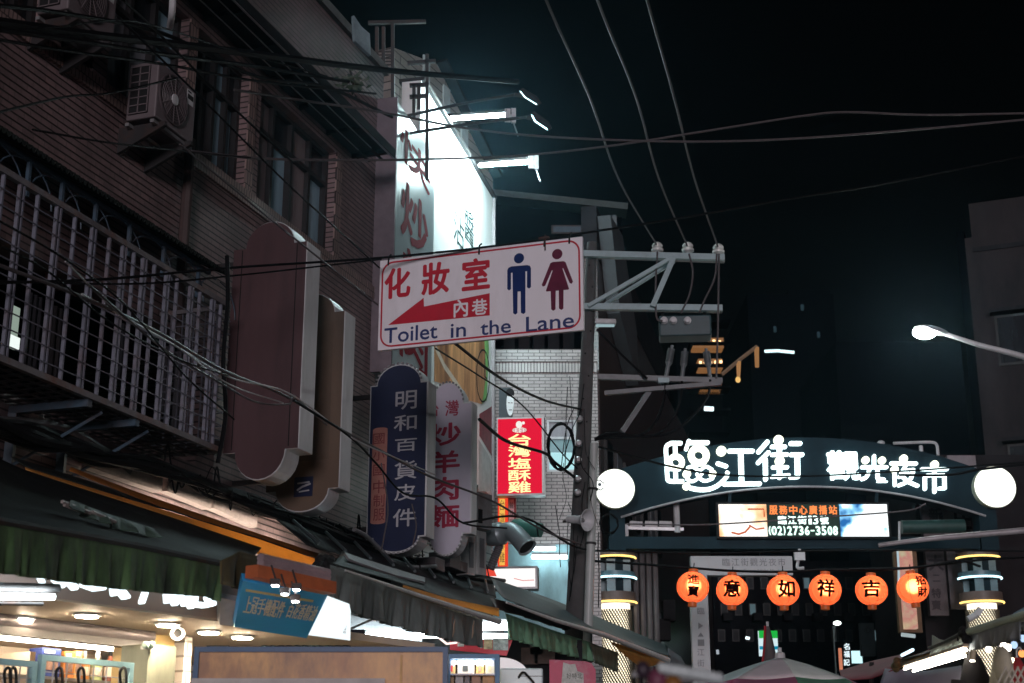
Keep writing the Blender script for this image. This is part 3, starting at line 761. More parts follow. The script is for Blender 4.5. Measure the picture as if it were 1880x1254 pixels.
for i, (x0, y0, x1, y1, q) in enumerate(((742, 214, 944, 174, [(952, 167), (978, 175), (987, 188), (962, 180)]), (722, 250, 966, 215, [(973, 210), (1000, 222), (1006, 234), (980, 224)]))):
    A, B = at(x0, y0, 19.0), at(x1, y1, 18.4)
    t = thing('flood_lamp', ['higher rectangular floodlight on a long thin arm against the night sky', 'lower rectangular floodlight on a long thin arm against the night sky'][i], 'floodlight', A, 'floodlights on long arms')
    MB().tube(spline([A, A.lerp(B, 0.5) + V((0, 0, 0.02)), B], 6), 0.022, 6).build('arm', M['iron'], t, smooth=True)
    c = [at(x, y, 18.4) for x, y in q]; c[1] += V((0, 0.12, 0)); c[2] += V((0, 0.12, 0))
    up = V((0.12, 0.05, 0.12))
    k = MB(); k.add(c + [p + up * 0.5 for p in c], [(3, 2, 1, 0), (4, 5, 6, 7), (0, 1, 5, 4), (1, 2, 6, 5), (2, 3, 7, 6), (3, 0, 4, 7)]); k.build('housing', M['iron'], t)
    nn = (c[1] - c[0]).cross(c[3] - c[0]).normalized()
    if nn.dot(EYE - c[0]) < 0: nn = -nn
    ce = sum(c, V()) / 4
    MB().poly([ce + (p - ce) * 0.92 + nn * 0.012 for p in c]).build('lens', glow('flood_lens', (0.6, 0.93, 1.0), 9), t)
    k = MB(); k.beam(B, ce + up * 0.3, 0.05, 0.04); k.build('joint', M['iron'], t)
# ---------------------------------------------------------------- dark narrow building with barred windows, between the tiled block and the boards
pB = Pl((FA.hit(655, 500).x - 0.25, FA.hit(655, 500).y + 1.6, 0), 20)
def front(Y, px=940): return Pl((at(px, 900, Y).x, Y, 0), 90)
nb = thing('narrow_building', 'dark narrow building with barred glimmering windows behind the navy sign', 'building', (at(690, 900, 19.5).x, 19.5, 0))
pN = front(19.2, 690)
a0, z0, a1, z1 = pN.rect(640, 300, 728, 1000)
MB().pbox(pN, a0 - 1, 0, a1, z1, -4, 0).build('wall', M['dark_concrete'], nb)
for x0, y0, x1, y1, es in ((655, 358, 668, 468, 0.10), (670, 362, 684, 468, 0.12), (687, 366, 699, 455, 0.15)):
    q = pN.rect(x0, y0, x1, y1); fo = MB().pbox(pN, q[0] - 0.03, q[1] - 0.03, q[2] + 0.03, q[3] + 0.03, 0.002, 0.02).build('window', M['iron'], nb)
    MB().pbox(pN, *q, 0.021, 0.03).build('pane', mat('teal_lit_glass', (0.03, 0.05, 0.06), 0.2, emit=(0.35, 0.75, 0.85), es=es, scale=6), fo)
    gb = MB(); n = 9
    for i in range(n + 1): gb.pbox(pN, q[0], q[1] + (q[3] - q[1]) * i / n, q[2], q[1] + (q[3] - q[1]) * i / n + 0.03, 0.04, 0.06)
    gb.build('window_bars', M['iron'], fo)
bx = MB()
for i in range(3): bx.pbox(pN, a0 + 0.1, z1 * 0.5 + i * 0.5, a1, z1 * 0.5 + i * 0.5 + 0.05, 0.002, 0.4)
bx.build('ledge', M['iron'], nb)

# ---------------------------------------------------------------- old wooden house top with an iron stair, behind the boards
wh = thing('wooden_house', 'weathered boarded upper storey behind the top of the glaring white board', 'building', at(800, 260, 25) * V((1, 1, 0)))
pH = Pl((at(735, 300, 23.5).x, 23.5, 0), 25)
q = [pH.loc(735, 100), pH.loc(803, 100), pH.loc(905, 330), pH.loc(905, 700), pH.loc(735, 700)]
M['boards'] = tile_mat('grey_boards', 25, 1.7, 0.16, (0.34, 0.31, 0.29), (0.24, 0.215, 0.2), (0.03, 0.03, 0.03), 0.012, damt=0.5)
MB().prism(pH, [(q[0][0] - 0.3, 0), (q[0][0] - 0.3, q[0][1]), (q[1][0], q[1][1] - 0.2), (q[2][0], q[2][1]), (q[2][0], 0)], -3, 0).build('boarded_wall', M['boards'], wh)
MB().beam(pH.pt(q[1][0], q[1][1] - 0.15, 0.05), pH.pt(q[2][0], q[2][1] + 0.05, 0.05), 0.3, 0.08).build('sloping_roof', M['tin'], wh)
for x, y0, y1 in ((775, 105, 190), (812, 160, 240), (845, 230, 300)):
    r_ = pH.rect(x, y0, x + 12, y1); MB().pbox(pH, *r_, 0.002, 0.03).build('pale_strip', mat('pale_tin_strip', (0.4, 0.45, 0.46), 0.5), wh)
fr = thing('rooftop_scaffold', 'thin black iron scaffold rising above the roof left of the glaring white board', 'scaffold', at(745, 300, 19.2))
def bar(x0, y0, x1, y1, Y=19.2, w=0.05): return MB().beam(at(x0, y0, Y), at(x1, y1, Y), w, w)
for x0, y0, x1, y1, k in ((721, 40, 721, 330, 'post'), (784, 100, 784, 330, 'post'), (692, 50, 692, 130, 'post'), (704, 50, 704, 130, 'post'), (676, 42, 782, 40, 'rail'), (748, 116, 800, 112, 'rail'), (752, 157, 786, 155, 'rail'),
                         (752, 178, 786, 176, 'rail'), (760, 155, 760, 215, 'post'), (769, 155, 769, 200, 'post')):
    bar(x0, y0, x1, y1).build(k, M['iron'], fr)
mb_ = MB()
for i in range(6): mb_.add(bar(676, 95 + i * 6, 720, 95 + i * 6, w=0.015).v, [(3, 2, 1, 0), (4, 5, 6, 7), (0, 1, 5, 4), (1, 2, 6, 5), (2, 3, 7, 6), (3, 0, 4, 7)])
mb_.build('mesh_guard', M['iron'], fr)
sg = thing('rooftop_board', 'small grey poster board standing on the roof edge of the tiled block', 'board', at(662, 60, 17.2))
pR = Pl((at(655, 60, 17).x, 17, 0), 40)
MB().prism(pR, [pR.loc(650, 28), pR.loc(663, 48), pR.loc(679, 62), pR.loc(681, 102), pR.loc(652, 75)], -0.05, 0).build('board', mat('grey_poster', (0.22, 0.30, 0.33), 0.4, var=0.5, scale=3), sg)
# hanging plant on the eave
pt = thing('hanging_plant', 'small dark leafy plant hanging from the eave of the tiled block', 'plant', at(648, 140, 14.5))
lf = MB()
for i in range(70):
    c = at(648 + R.gauss(0, 11), 150 + R.gauss(0, 10), 14.5 + R.uniform(-.15, .15)); d = V((R.uniform(-1, 1), R.uniform(-.5, .5), R.uniform(-1, .2))).normalized() * 0.09; s_ = d.cross(V((0, 1, 0.2))).normalized() * 0.018
    lf.poly([c - s_ * 0.3, c + d * 0.5 - s_, c + d, c + d * 0.5 + s_])
lf.build('leaves', mat('dark_leaf', (0.03, 0.05, 0.03), 0.6), pt)
MB().tube(spline([at(640, 120, 14.5), at(646, 140, 14.5), at(650, 165, 14.5)], 5), 0.012, 5).build('stem', M['iron'], pt)

# ---------------------------------------------------------------- pale brick building facing the lane
pC = front(27, 985)
cb = thing('brick_building', 'pale tiled building facing the camera behind the red lit sign', 'building', pC.pt(0, 0, -2))
c0, z0, c1, z1 = pC.rect(880, 655, 1100, 1110)
w0, w1, wt, wbm = pC.loc(1004, 800)[0], pC.loc(1058, 800)[0], pC.loc(1030, 769)[1], pC.loc(1030, 866)[1]
m_ = MB()
m_.pbox(pC, c0, 0, c1, wbm, -0.3, 0); m_.pbox(pC, c0, wbm, w0, wt, -0.3, 0); m_.pbox(pC, w1, wbm, c1, wt, -0.3, 0); m_.pbox(pC, c0, wt, c1, z1 - 0.32, -0.3, 0)
m_.build('wall', M['graytile'], cb)
m_ = MB(); m_.pbox(pC, c0, z1 - 0.32, c1, z1 - 0.12, -0.3, 0.05); m_.build('upright_tile_band', tile_mat('band_tile', 90, 0.06, 0.4, (0.45, 0.42, 0.41), (0.38, 0.35, 0.34), (0.1, 0.09, 0.09), 0.01), cb)
MB().pbox(pC, c0, z1 - 0.12, c1, z1 + 0.12, -0.3, 0.1).build('coping', M['graytile'], cb)
MB().pbox(pC, c0, z1 + 0.13, c1, z1 + 0.2, -6, -0.3).build('roof', M['dark_concrete'], cb)
f = MB(); t_ = 0.045
for a, b_, c, d in ((w0, wbm, w1, wbm + t_), (w0, wt - t_, w1, wt), (w0, wbm + t_, w0 + t_, wt - t_), (w1 - t_, wbm + t_, w1, wt - t_), (w0 + t_, wbm + (wt - wbm) * 0.62, w1 - t_, wbm + (wt - wbm) * 0.62 + t_)):
    f.pbox(pC, a, b_, c, d, -0.12, -0.03)
wo = f.build('window', M['casing'], cb)
zq = wbm + (wt - wbm) * 0.62
MB().pbox(pC, w0 + t_, zq + t_, w1 - t_, wt - t_, -0.1, -0.08).build('pane', M['pane_grey'], wo)
MB().pbox(pC, w0 + t_, wbm + (wt - wbm) * 0.38, w1 - t_, zq, -0.1, -0.08).build('pane', mat('teal_glass', (0.1, 0.2, 0.22), 0.2, emit=(0.3, 0.6, 0.65), es=0.18), wo)
MB().pbox(pC, w0 + t_, wbm + t_, w1 - t_, wbm + (wt - wbm) * 0.38, -0.1, -0.08).build('pane', glow('window_glow', (0.55, 0.95, 1.0), 0.85), wo)
# blue lit shop below with two tubes
q = pC.rect(905, 1000, 1062, 1130)
MB().pbox(pC, q[0], 0, q[2], q[3], 0.002, 0.02).build('shop_backdrop', mat('pale_blue_sheet', (0.30, 0.5, 0.55), 0.5, var=0.35, scale=2.5, streak=3), cb)
for x0, x1, y, i in ((972, 1020, 1008, 0), (976, 1043, 1023, 1)):
    A, B = pC.hit(x0, y, 0.35), pC.hit(x1, y, 0.35)
    t = thing('shop_tube_lamp', ['short fluorescent tube in the blue lit shop beside the concrete pole', 'long fluorescent tube in the blue lit shop beside the concrete pole'][i], 'tube lamp', A, 'tube lamps in the blue lit shop')
    MB().tube([A, B], 0.03, 8).build('tube', glow('shop_tube', (0.75, 0.97, 1.0), 14), t); MB().beam(A + V((0, 0, .06)), B + V((0, 0, .06)), 0.07, 0.04).build('batten', M['casing'], t)
# dark upper house behind it
pU = front(33, 1020)
ub = thing('dark_house', 'dark flat roofed upper house above the pale tiled building behind the toilet sign', 'building', pU.pt(0, 0, -2))
q = [pU.loc(900, 372), pU.loc(1142, 398)]
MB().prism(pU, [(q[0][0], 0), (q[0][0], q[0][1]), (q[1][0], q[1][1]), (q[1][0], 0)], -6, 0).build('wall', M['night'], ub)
MB().beam(pU.pt(q[0][0], q[0][1] + 0.05, 0.25), pU.pt(q[1][0] + 0.1, q[1][1] + 0.05, 0.25), 0.6, 0.16).build('roof', mat('roof_edge', (0.04, 0.055, 0.055), 0.7), ub)
r_ = pU.rect(1012, 414, 1070, 430); fo = MB().pbox(pU, *r_, 0.002, 0.03).build('window', M['iron'], ub)
MB().pbox(pU, r_[0] + 0.05, r_[1] + 0.04, r_[2] - 0.05, r_[3] - 0.04, 0.031, 0.04).build('pane', mat('faint_glass', (0.05, 0.07, 0.09), 0.2, emit=(0.4, 0.55, 0.7), es=0.03), fo)
r_ = pU.rect(1124, 398, 1132, 460); MB().pbox(pU, *r_, 0.002, 0.12).build('downpipe', mat('grey_pipe', (0.10, 0.12, 0.13), 0.6), ub)
for i in range(5):
    r_ = pU.rect(925 + i * 27, 600, 945 + i * 27, 650); MB().pbox(pU, *r_, 0.002, 0.3).build('roof_clutter', M['dark_concrete'], ub)

# ---------------------------------------------------------------- dim receding building left of the gate
pD = Pl((at(1096, 700, 28).x, 28, 0), 13)
db = thing('receding_building', 'dim reddish tiled building running back between the concrete pole and the gate', 'building', pD.pt(4, 0, -2))
q0 = pD.loc(1096, 470); q1 = pD.loc(1200, 640); q2 = pD.loc(1272, 740)
M['dim_red_tile'] = tile_mat('dim_red_tile', 13, 0.22, 0.08, (0.11, 0.075, 0.075), (0.085, 0.06, 0.06), (0.02, 0.018, 0.018), 0.008)
MB().pbox(pD, q0[0], 0, q2[0] + 4, q1[1] - 0.6, -0.3, 0).build('wall', M['dim_red_tile'], db)
MB().pbox(pD, q0[0] - 0.1, q1[1] - 0.6, q1[0] + 3, q1[1] + 0.5, -0.3, 0.02).build('upper_wall', M['dark_concrete'], db)
MB().prism(pD, [(q0[0], q1[1] + 0.3), (q0[0] + 1.6, q1[1] + 0.45), (q0[0] + 3.5, q1[1] - 1.2), (q0[0] + 3.5, q1[1] - 2.4), (q0[0] + 1.0, q1[1] - 1.5)], 0.021, 0.3).build('awning_slab', mat('grey_slab', (0.07, 0.078, 0.085), 0.8, scale=2), db)
for i in range(7):
    a = q0[0] + 0.4 + i * 1.25
    for z in (7.2, 4.6):
        wo = MB().pbox(pD, a, z, a + 0.8, z + 1.2, 0.002, 0.06).build('window', M['winframe'], db)
        MB().pbox(pD, a + 0.06, z + 0.06, a + 0.74, z + 1.14, 0.061, 0.07).build('pane', M['pane_dark' if (i + int(z)) % 2 else 'pane_grey'], wo)
for px, m in ((1166, 'casing'), (1178, 'aluminium'), (1190, 'casing'), (1202, 'tanface')):
    A, B = at(px, 1010, 27.6), at(px + 3, 1185, 27.6)
    MB().tube([V((A.x, 27.6, 0)), A], 0.055, 8).build('downpipe', mat('dim_pipe', (0.10, 0.09, 0.095), 0.5), db, smooth=True)
for x, y in ((1215, 1105), (1206, 1140)):
    r_ = front(30, 1210).rect(x, y, x + 22, y + 38); MB().pbox(front(30, 1210), *r_, 0, 0.35).build('wall_unit', M['dark_concrete'], db)

# ---------------------------------------------------------------- far dark blocks
for (nm, lab, x0, y0, x1, Y, m) in (('office_block', 'black distant block with a stepped top against the night sky above the gate', 1388, 540, 1552, 85, 'night'),
                                   ('tower_block', 'dark distant block with rows of orange lit balconies left of centre above the gate', 1250, 600, 1332, 70, 'night'),
                                   ('low_block', 'long low black block behind the glowing gate lettering', 1552, 628, 1790, 75, 'night')):
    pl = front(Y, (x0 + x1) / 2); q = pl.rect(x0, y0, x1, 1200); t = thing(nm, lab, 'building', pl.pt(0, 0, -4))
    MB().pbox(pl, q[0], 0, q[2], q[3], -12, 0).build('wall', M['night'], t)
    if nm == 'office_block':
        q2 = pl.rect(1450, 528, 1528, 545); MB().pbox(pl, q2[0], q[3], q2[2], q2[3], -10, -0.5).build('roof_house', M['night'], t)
        for x, y in ((1470, 560), (1500, 610), (1420, 600), (1545, 715)):
            r_ = pl.rect(x, y, x + 5, y + 10); MB().pbox(pl, *r_, 0.01, 0.1).build('window', glow('far_window', (0.3, 0.6, 0.75), 0.05), t)
    if nm == 'tower_block':
        for j, (xa, ya, xb, yb) in enumerate(((1268, 630, 1324, 648), (1278, 668, 1322, 686), (1281, 708, 1320, 724))):
            r_ = pl.rect(xa, ya, xb, yb); bo = MB().pbox(pl, *r_, 0.01, 0.9).build('balcony', mat('balcony_recess', (0.10, 0.06, 0.035), 0.8, emit=(1.0, 0.45, 0.16), es=0.2, var=0.9, scale=1.2), t)
            n = 5; lm = MB()
            for k in range(n):
                a = r_[0] + (r_[2] - r_[0]) * (k + 0.15 + 0.3 * R.random()) / n; b_ = r_[1] + (r_[3] - r_[1]) * (0.35 + 0.3 * R.random()); lm.pbox(pl, a, b_, a + 0.12, b_ + 0.12, 0.91, 1.0)
            lm.build('lamp', glow('balcony_lamp', (1, 0.62, 0.3), 3), bo)
        for k in range(6):
            r_ = pl.rect(1262, 600 + k * 40, 1335, 604 + k * 40); MB().pbox(pl, *r_, 0.011, 1.2).build('floor_slab', M['night'], t)
# small far lights
def small_light(label, pts, Y, w, col, es, cat='lamp', name='far_lamp', group=None):
    o = MB()
    A = [at(x, y, Y) for x, y in pts]
    o.tube(A, mpx(w, Y) / 2, 8); return tag(o.build(name, glow('far_light', col, es), None), label, cat, group)
small_light('cold white bar lamp far behind the warm slanting tubes', [(1404, 645), (1428, 644), (1458, 647)], 60, 6, (0.7, 0.95, 1), 1.6)
small_light('small cold white lamp below the orange lit balconies', [(1293, 750), (1310, 751)], 60, 9, (0.75, 0.95, 1), 1.8)
t = thing('warm_tube_rack', 'slanting bar with two warm hanging tubes right of the orange lit balconies', 'lamp', at(1356, 680, 34))
MB().tube([at(1325, 688, 34), at(1356, 662, 34), at(1390, 636, 34)], mpx(4, 34), 6).build('arm', mat('warm_arm', (0.25, 0.16, 0.1), 0.6), t)
MB().tube([at(1356, 664, 34), at(1356, 698, 34)], mpx(5, 34), 6, mpx(3, 34)).build('tube', glow('warm_tube', (1, 0.5, 0.2), 0.35), t)
MB().tube([at(1389, 638, 34), at(1390, 674, 34)], mpx(5, 34), 6, mpx(4, 34)).build('tube', glow('warm_tube', (1, 0.5, 0.2), 0.3), t)
MB().ball(at(1355, 697, 34), mpx(5, 34), mpx(5, 34), mpx(6, 34)).build('bulb', glow('warm_bulb', (1, 0.62, 0.2), 0.9), t)

# ---------------------------------------------------------------- right hand concrete building, dim shop signs
pG = Pl((at(1796, 700, 30).x, 30, 0), 112)
gb = thing('concrete_building', 'tall plain grimy concrete building at the right edge behind the street lamp', 'building', pG.pt(3, 0, -3))
zt = pG.loc(1830, 366)[1]
M['grime'] = mat('grimy_concrete', (0.030, 0.025, 0.027), 0.95, var=0.35, scale=1.6, bump=0.3, streak=3, dirt=(0.03, 0.027, 0.028), dirt_amt=0.7, spec=0.1)
MB().pbox(pG, 0, 0, 6, zt - 0.8, -6, 0).build('wall', M['grime'], gb)
MB().pbox(pG, 0.15, zt - 0.8, 6, zt, -6, -0.04).build('parapet', M['grime'], gb)
MB().pbox(pG, 0.15, zt - 1.15, 6, zt - 1.05, 0.002, 0.04).build('ledge', M['dark_concrete'], gb)
MB().pbox(pG, -0.18, 0, -0.005, zt - 0.6, -2, -0.1).build('side_pier', M['night'], gb)
MB().tube([pG.pt(1.35, 0, 0.08), pG.pt(1.35, zt - 1.2, 0.08)], 0.05, 8).build('downpipe', mat('dull_downpipe', (0.07, 0.07, 0.075), 0.6, spec=0.2), gb, smooth=True)
for a_, z_ in ((0.45, 10.2), (0.45, 7.4), (1.7, 11.6), (1.7, 8.6)):
    wo = MB().pbox(pG, a_, z_, a_ + 0.7, z_ + 1.1, 0.002, 0.05).build('window', M['winframe'], gb); MB().pbox(pG, a_ + .05, z_ + .05, a_ + .65, z_ + 1.05, 0.051, 0.06).build('pane', M['pane_dark'], wo)
    MB().pbox(pG, a_ - .08, z_ + 1.12, a_ + .78, z_ + 1.2, 0.002, 0.3).build('window_hood', M['dark_concrete'], gb)
pg2 = front(29, 1740)
sb_ = thing('shop_row', 'dim row of shop fronts behind the right tower of the gate', 'building', pg2.pt(0, 0, -2))
q = pg2.rect(1688, 835, 1900, 1200); MB().pbox(pg2, q[0], 0, q[2], q[3], -4, 0).build('wall', mat('dim_wall', (0.022, 0.018, 0.02), 0.9, scale=2, spec=0.1), sb_)
for i in range(5):
    r_ = pg2.rect(1700 + i * 30, 880, 1722 + i * 30, 930); MB().pbox(pg2, *r_, 0.002, 0.05).build('window', M['pane_dark'], sb_)
def wsign(name, label, pl, x0, y0, x1, y1, d, face, txt=(), tmat=None, frame=None, cat='shop sign', group=None, bold=0.03, th=0.15):
    q = pl.rect(x0, y0, x1, y1, d); t = thing(name, label, cat, pl.pt((q[0] + q[2]) / 2, q[1], d), group)
    MB().pbox(pl, *q, d - th, d).build('panel', face, t)
    if frame:
        f = MB(); e = 0.03
        f.pbox(pl, q[0] - e, q[1] - e, q[2] + e, q[1], d - th, d + 0.02); f.pbox(pl, q[0] - e, q[3], q[2] + e, q[3] + e, d - th, d + 0.02)
        f.pbox(pl, q[0] - e, q[1], q[0], q[3], d - th, d + 0.02); f.pbox(pl, q[2], q[1], q[2] + e, q[3], d - th, d + 0.02); f.build('frame', frame, t)
    if txt:
        m_ = MB()
        for c, *r in txt: m_.text(pl, c, pl.rect(*r, d), d + 0.001, 0.004, bold)
        m_.build('lettering', tmat, t)
    return t, q
dimw = mat('unlit_pale_sign', (0.20, 0.17, 0.185), 0.6, var=0.2, scale=3); dimt = mat('unlit_dark_letter', (0.03, 0.02, 0.026), 0.7); dimr = mat('unlit_red_letter', (0.07, 0.02, 0.025), 0.7)
pg3 = front(28.3, 1740)
wsign('dim_shop_sign', 'tall dim pale shop sign with a large character just left of the right tower', pg3, 1738, 925, 1792, 1118, 0.0, dimw, [('田', 1752, 935, 1788, 975), ('上', 1752, 985, 1788, 1015)], dimt, group='unlit vertical signs beside the right tower')
wsign('dim_shop_sign', 'narrow unlit sign hanging under the green rolled awning', pg3, 1700, 925, 1734, 1130, 0.0, mat('dull_mauve_sign', (0.10, 0.08, 0.087), 0.7), [('新', 1705, 932, 1730, 960), ('大', 1704, 1018, 1732, 1048), ('二', 1712, 1055, 1726, 1068), ('特', 1710, 1080, 1728, 1098), ('賣', 1710, 1102, 1728, 1120)], dimt, group='unlit vertical signs beside the right tower')
wsign('dim_shop_sign', 'small unlit pale board at the far right above the tower rings', pg3, 1740, 836, 1792, 868, 0.0, dimw, group='unlit vertical signs beside the right tower')
t = thing('rolled_awning', 'dark green rolled awning under the right end of the gate beam', 'awning', at(1712, 985, 25.5))
A, B = at(1655, 968, 25.5), at(1770, 966, 25.5)
MB().tube([A, B], 0.12, 12).build('roll', mat('green_awning', (0.015, 0.05, 0.045), 0.6, var=0.4, scale=5), t, smooth=True)
MB().tube([A + V((-0.03, 0, 0.1)), A + V((-0.06, 0, -0.3))], 0.02, 6).build('end_arm', M['casing'], t)
t, q = wsign('picture_column', 'narrow lit pillar sign with a pink picture behind the rightmost lantern', front(26, 1668), 1657, 1010, 1680, 1154, 0.0, glow_pic('pillar_picture', [(0.3, (0.9, 0.75, 0.45)), (0.5, (0.85, 0.35, 0.3)), (0.65, (0.8, 0.8, 0.5))], 3.0, 0.6), cat='lit sign')
MB().pbox(front(26, 1668), q[0] - 0.06, q[1] - 0.05, q[2] + 0.12, q[3], -0.3, -0.16).build('backing', mat('ochre_backing', (0.12, 0.07, 0.035), 0.7), t)
small_light('thin cold vertical tube left of the lit pillar sign', [(1648, 1012), (1650, 1045), (1650, 1080)], 26, 4, (0.7, 0.9, 1), 0.6, name='vertical_tube')
small_light('pale horizontal lamp under the lit pillar sign', [(1655, 1165), (1680, 1168)], 25, 7, (0.8, 0.95, 0.98), 0.45)

# ---------------------------------------------------------------- street lamps
t = thing('street_lamp', 'lit street lamp on a long sloping arm at the right side', 'street lamp', (at(2010, 690, 20).x, 20, 0))
A, B = at(1733, 612, 20), at(2008, 698, 20)
MB().tube([V((B.x, 20, 0)), B], 0.09, 12, 0.06).build('post', M['aluminium'], t, smooth=True)
MB().tube(spline([A, at(1800, 634, 20), at(1880, 655, 20), B], 6), 0.03, 10, 0.05).build('arm', M['casing'], t, smooth=True)
h0, h1 = at(1738, 614, 20), at(1678, 600, 20)
d = (h1 - h0); L_ = d.length; d.normalize()
up = V((0, 0, 1)); sd = d.cross(up).normalized(); un = sd.cross(d)
hv = MB()
def head(u, v):
    th = 2 * math.pi * u; w = math.sin(math.pi * min(1, 0.12 + v * 0.88)) ** 0.6
    return h0 + d * (L_ * v) + sd * (0.11 * w * math.cos(th)) + un * (0.075 * w * max(-0.25, math.sin(th)))
hv.sheet(head, 16, 10); hv.build('lamp_head', M['aluminium'], t, smooth=True)
lm = MB(); lc = h0 + d * (L_ * 0.66) - un * 0.045
lm.ball(lc, 0.165, 0.11, 0.095); lm.build('lamp_lens', glow('lamp_lens', (0.93, 1.0, 0.98), 260), t, smooth=True)
o = MB(); o.tube(spline([at(1613, 1001, 17), at(1700, 990, 17), at(1800, 981, 17), at(1960, 967, 17)], 6), mpx(4, 17), 10, mpx(6.5, 17))
tag(o.build('bare_pole_arm', mat('grey_pole', (0.42, 0.40, 0.42), 0.45, 0.2, dirt=(0.15, 0.13, 0.13)), None, smooth=True), 'bare grey metal arm reaching in from the right in front of the gate', 'pole')
t = thing('far_street_lamp', 'small far street lamp between the lanterns and the umbrella', 'street lamp', (at(1533, 1215, 42).x, 42, 0))
A = at(1531, 1150, 42); MB().tube([V((A.x, 42, 0)), A], 0.05, 8).build('post', M['aluminium'], t); MB().ball(at(1537, 1144, 42), 0.11, 0.1, 0.06).build('lamp_head', glow('far_lamp_head', (0.9, 1, 0.95), 5), t)
small_light('tiny white light far off beside the grey signpost', [(1369, 1171), (1376, 1172)], 48, 5, (0.8, 0.95, 1), 2.0)
small_light('small pale glint far off right of the grey signpost', [(1317, 1193), (1318, 1201)], 40, 5, (0.75, 0.85, 0.95), 0.5)
small_light('tiny pale glint far off left of the grey signpost', [(1232, 1138), (1236, 1145)], 40, 3, (0.8, 0.9, 0.95), 0.4)
pf = front(45, 1411)
t, q = wsign('store_sign', 'lit green white and blue striped shop sign far down the lane', pf, 1394, 1158, 1428, 1204, 0, glow('store_white', (0.75, 0.95, 1), 0.9), cat='lit sign')
h = q[3] - q[1]
MB().pbox(pf, q[0], q[3] - h * 0.3, q[2], q[3], 0.001, 0.02).build('green_band', glow('store_green', (0.02, 0.65, 0.08), 0.7), t)
MB().pbox(pf, q[0], q[1] + h * 0.25, q[2], q[1] + h * 0.38, 0.001, 0.02).build('blue_band', glow('store_blue', (0.0, 0.35, 0.6), 0.7), t)
pf = front(38, 1550)
wsign('far_lit_sign', 'dark upright sign with pink and white lit characters far down the lane', pf, 1537, 1178, 1561, 1236, 0, M['night'], [('名', 1549, 1181, 1560, 1193), ('福', 1549, 1195, 1560, 1207), ('記', 1549, 1210, 1560, 1222)], glow('far_letters', (0.8, 0.95, 1), 1.3), cat='lit sign', bold=0.02)
q = pf.rect(1540, 1190, 1546, 1230); MB().pbox(pf, *q, 0.002, 0.02).build('pink_strip', glow('far_pink', (1, 0.35, 0.2), 0.6), bpy.data.objects['far_lit_sign'])
wsign('far_lit_box', 'small cyan white lit box beside the far dark upright sign', pf, 1563, 1195, 1583, 1218, 0, glow('far_box', (0.6, 0.95, 1), 1.2), cat='lit sign', frame=M['iron'])
t, q = wsign('dim_banner', 'dim grey upright board far behind the fifth lantern', front(36, 1595), 1580, 1144, 1606, 1204, 0, mat('dim_board', (0.05, 0.05, 0.058), 0.7), [('心', 1586, 1150, 1600, 1162)], dimt)

# far end of the lane seen through the gate
pe = front(52, 1480)
fe = thing('far_house', 'nearly black far house with small windows behind the lanterns', 'building', pe.pt(0, 0, -2))
q = pe.rect(1310, 1030, 1660, 1250); M['far_wall'] = mat('far_wall', (0.010, 0.010, 0.013), 0.95, var=0.5, scale=1.0, spec=0.05)
MB().pbox(pe, q[0], 0, q[2], q[3], -5, 0).build('wall', M['far_wall'], fe)
for i in range(13):
    for j in range(3):
        x, y = 1318 + i * 26 + (j % 2) * 5, 1060 + j * 48
        r_ = pe.rect(x, y, x + 13, y + 22); lit = (i, j) in ((6, 0), (2, 1), (11, 2))
        wo = MB().pbox(pe, *r_, 0.002, 0.06).build('window', M['winframe'], fe)
        MB().pbox(pe, r_[0] + .03, r_[1] + .03, r_[2] - .03, r_[3] - .03, 0.061, 0.07).build('pane', glow('far_pane', (0.45, 0.7, 0.8), 0.16) if lit else mat('far_dark_pane', (0.010, 0.012, 0.016), 0.5, spec=0.2), wo)
for i in range(6):
    r_ = pe.rect(1325 + i * 55, 1128, 1341 + i * 55, 1142); MB().pbox(pe, *r_, 0.08, 0.5).build('wall_unit', M['dark_concrete'], fe)
# ---------------------------------------------------------------- the gate across the street
YG = 27.0
pA = Pl((at(1475, 900, YG).x, YG, 0), 90)
def ga(x, y): return pA.loc(x, y)
gt = thing('street_gate', 'dark teal arched gate with glowing white lettering spanning the street', 'gate', pA.pt(0, 0, -0.3))
M['gate'] = mat('teal_gate_paint', (0.008, 0.024, 0.034), 0.6, var=0.25, scale=1.2, spec=0.12)
def arc(p0, p1, p2, n=24):      # circle-like curve through three photo points (quadratic)
    out = []
    for k in range(n + 1):
        t = k / n
        l0 = (t - .5) * (t - 1) * 2; l1 = -4 * t * (t - 1); l2 = 2 * t * (t - .5)
        out.append((p0[0] * l0 + p1[0] * l1 + p2[0] * l2, p0[1] * l0 + p1[1] * l1 + p2[1] * l2))
    return out
top = arc((1108, 872), (1478, 803), (1830, 874)); bot = arc((1810, 946), (1478, 892), (1140, 948))
bd = [ga(*p) for p in top] + [ga(*p) for p in bot]
MB().prism(pA, bd, -0.5, 0).build('arch_band', M['gate'], gt)
lt = MB(); lt.tube([pA.pt(*ga(x, y + 1.5), 0.0) for x, y in bot], 0.022, 6); lt.build('arch_trim', mat('pale_trim', (0.35, 0.34, 0.36), 0.4), gt, smooth=True)
a0, z0, a1, z1 = pA.rect(1118, 985, 1800, 1007)
MB().pbox(pA, a0, z0, a1, z1, -0.35, -0.02).build('beam', M['gate'], gt)
for x0, x1, y0 in ((1120, 1148, 925), (1800, 1832, 925)):
    q = pA.rect(x0, y0, x1, 1012); MB().pbox(pA, q[0], q[1], q[2], q[3], -0.42, -0.021).build('bracket_column', M['gate'], gt)
E1, E2 = 1 / 6.714, 1 / 7.231
def s1(pts): return [ga(1200 + x * E1, 790 + y * E1) for x, y in pts]
def s2(pts): return [ga(1500 + x * E2, 810 + y * E2) for x, y in pts]
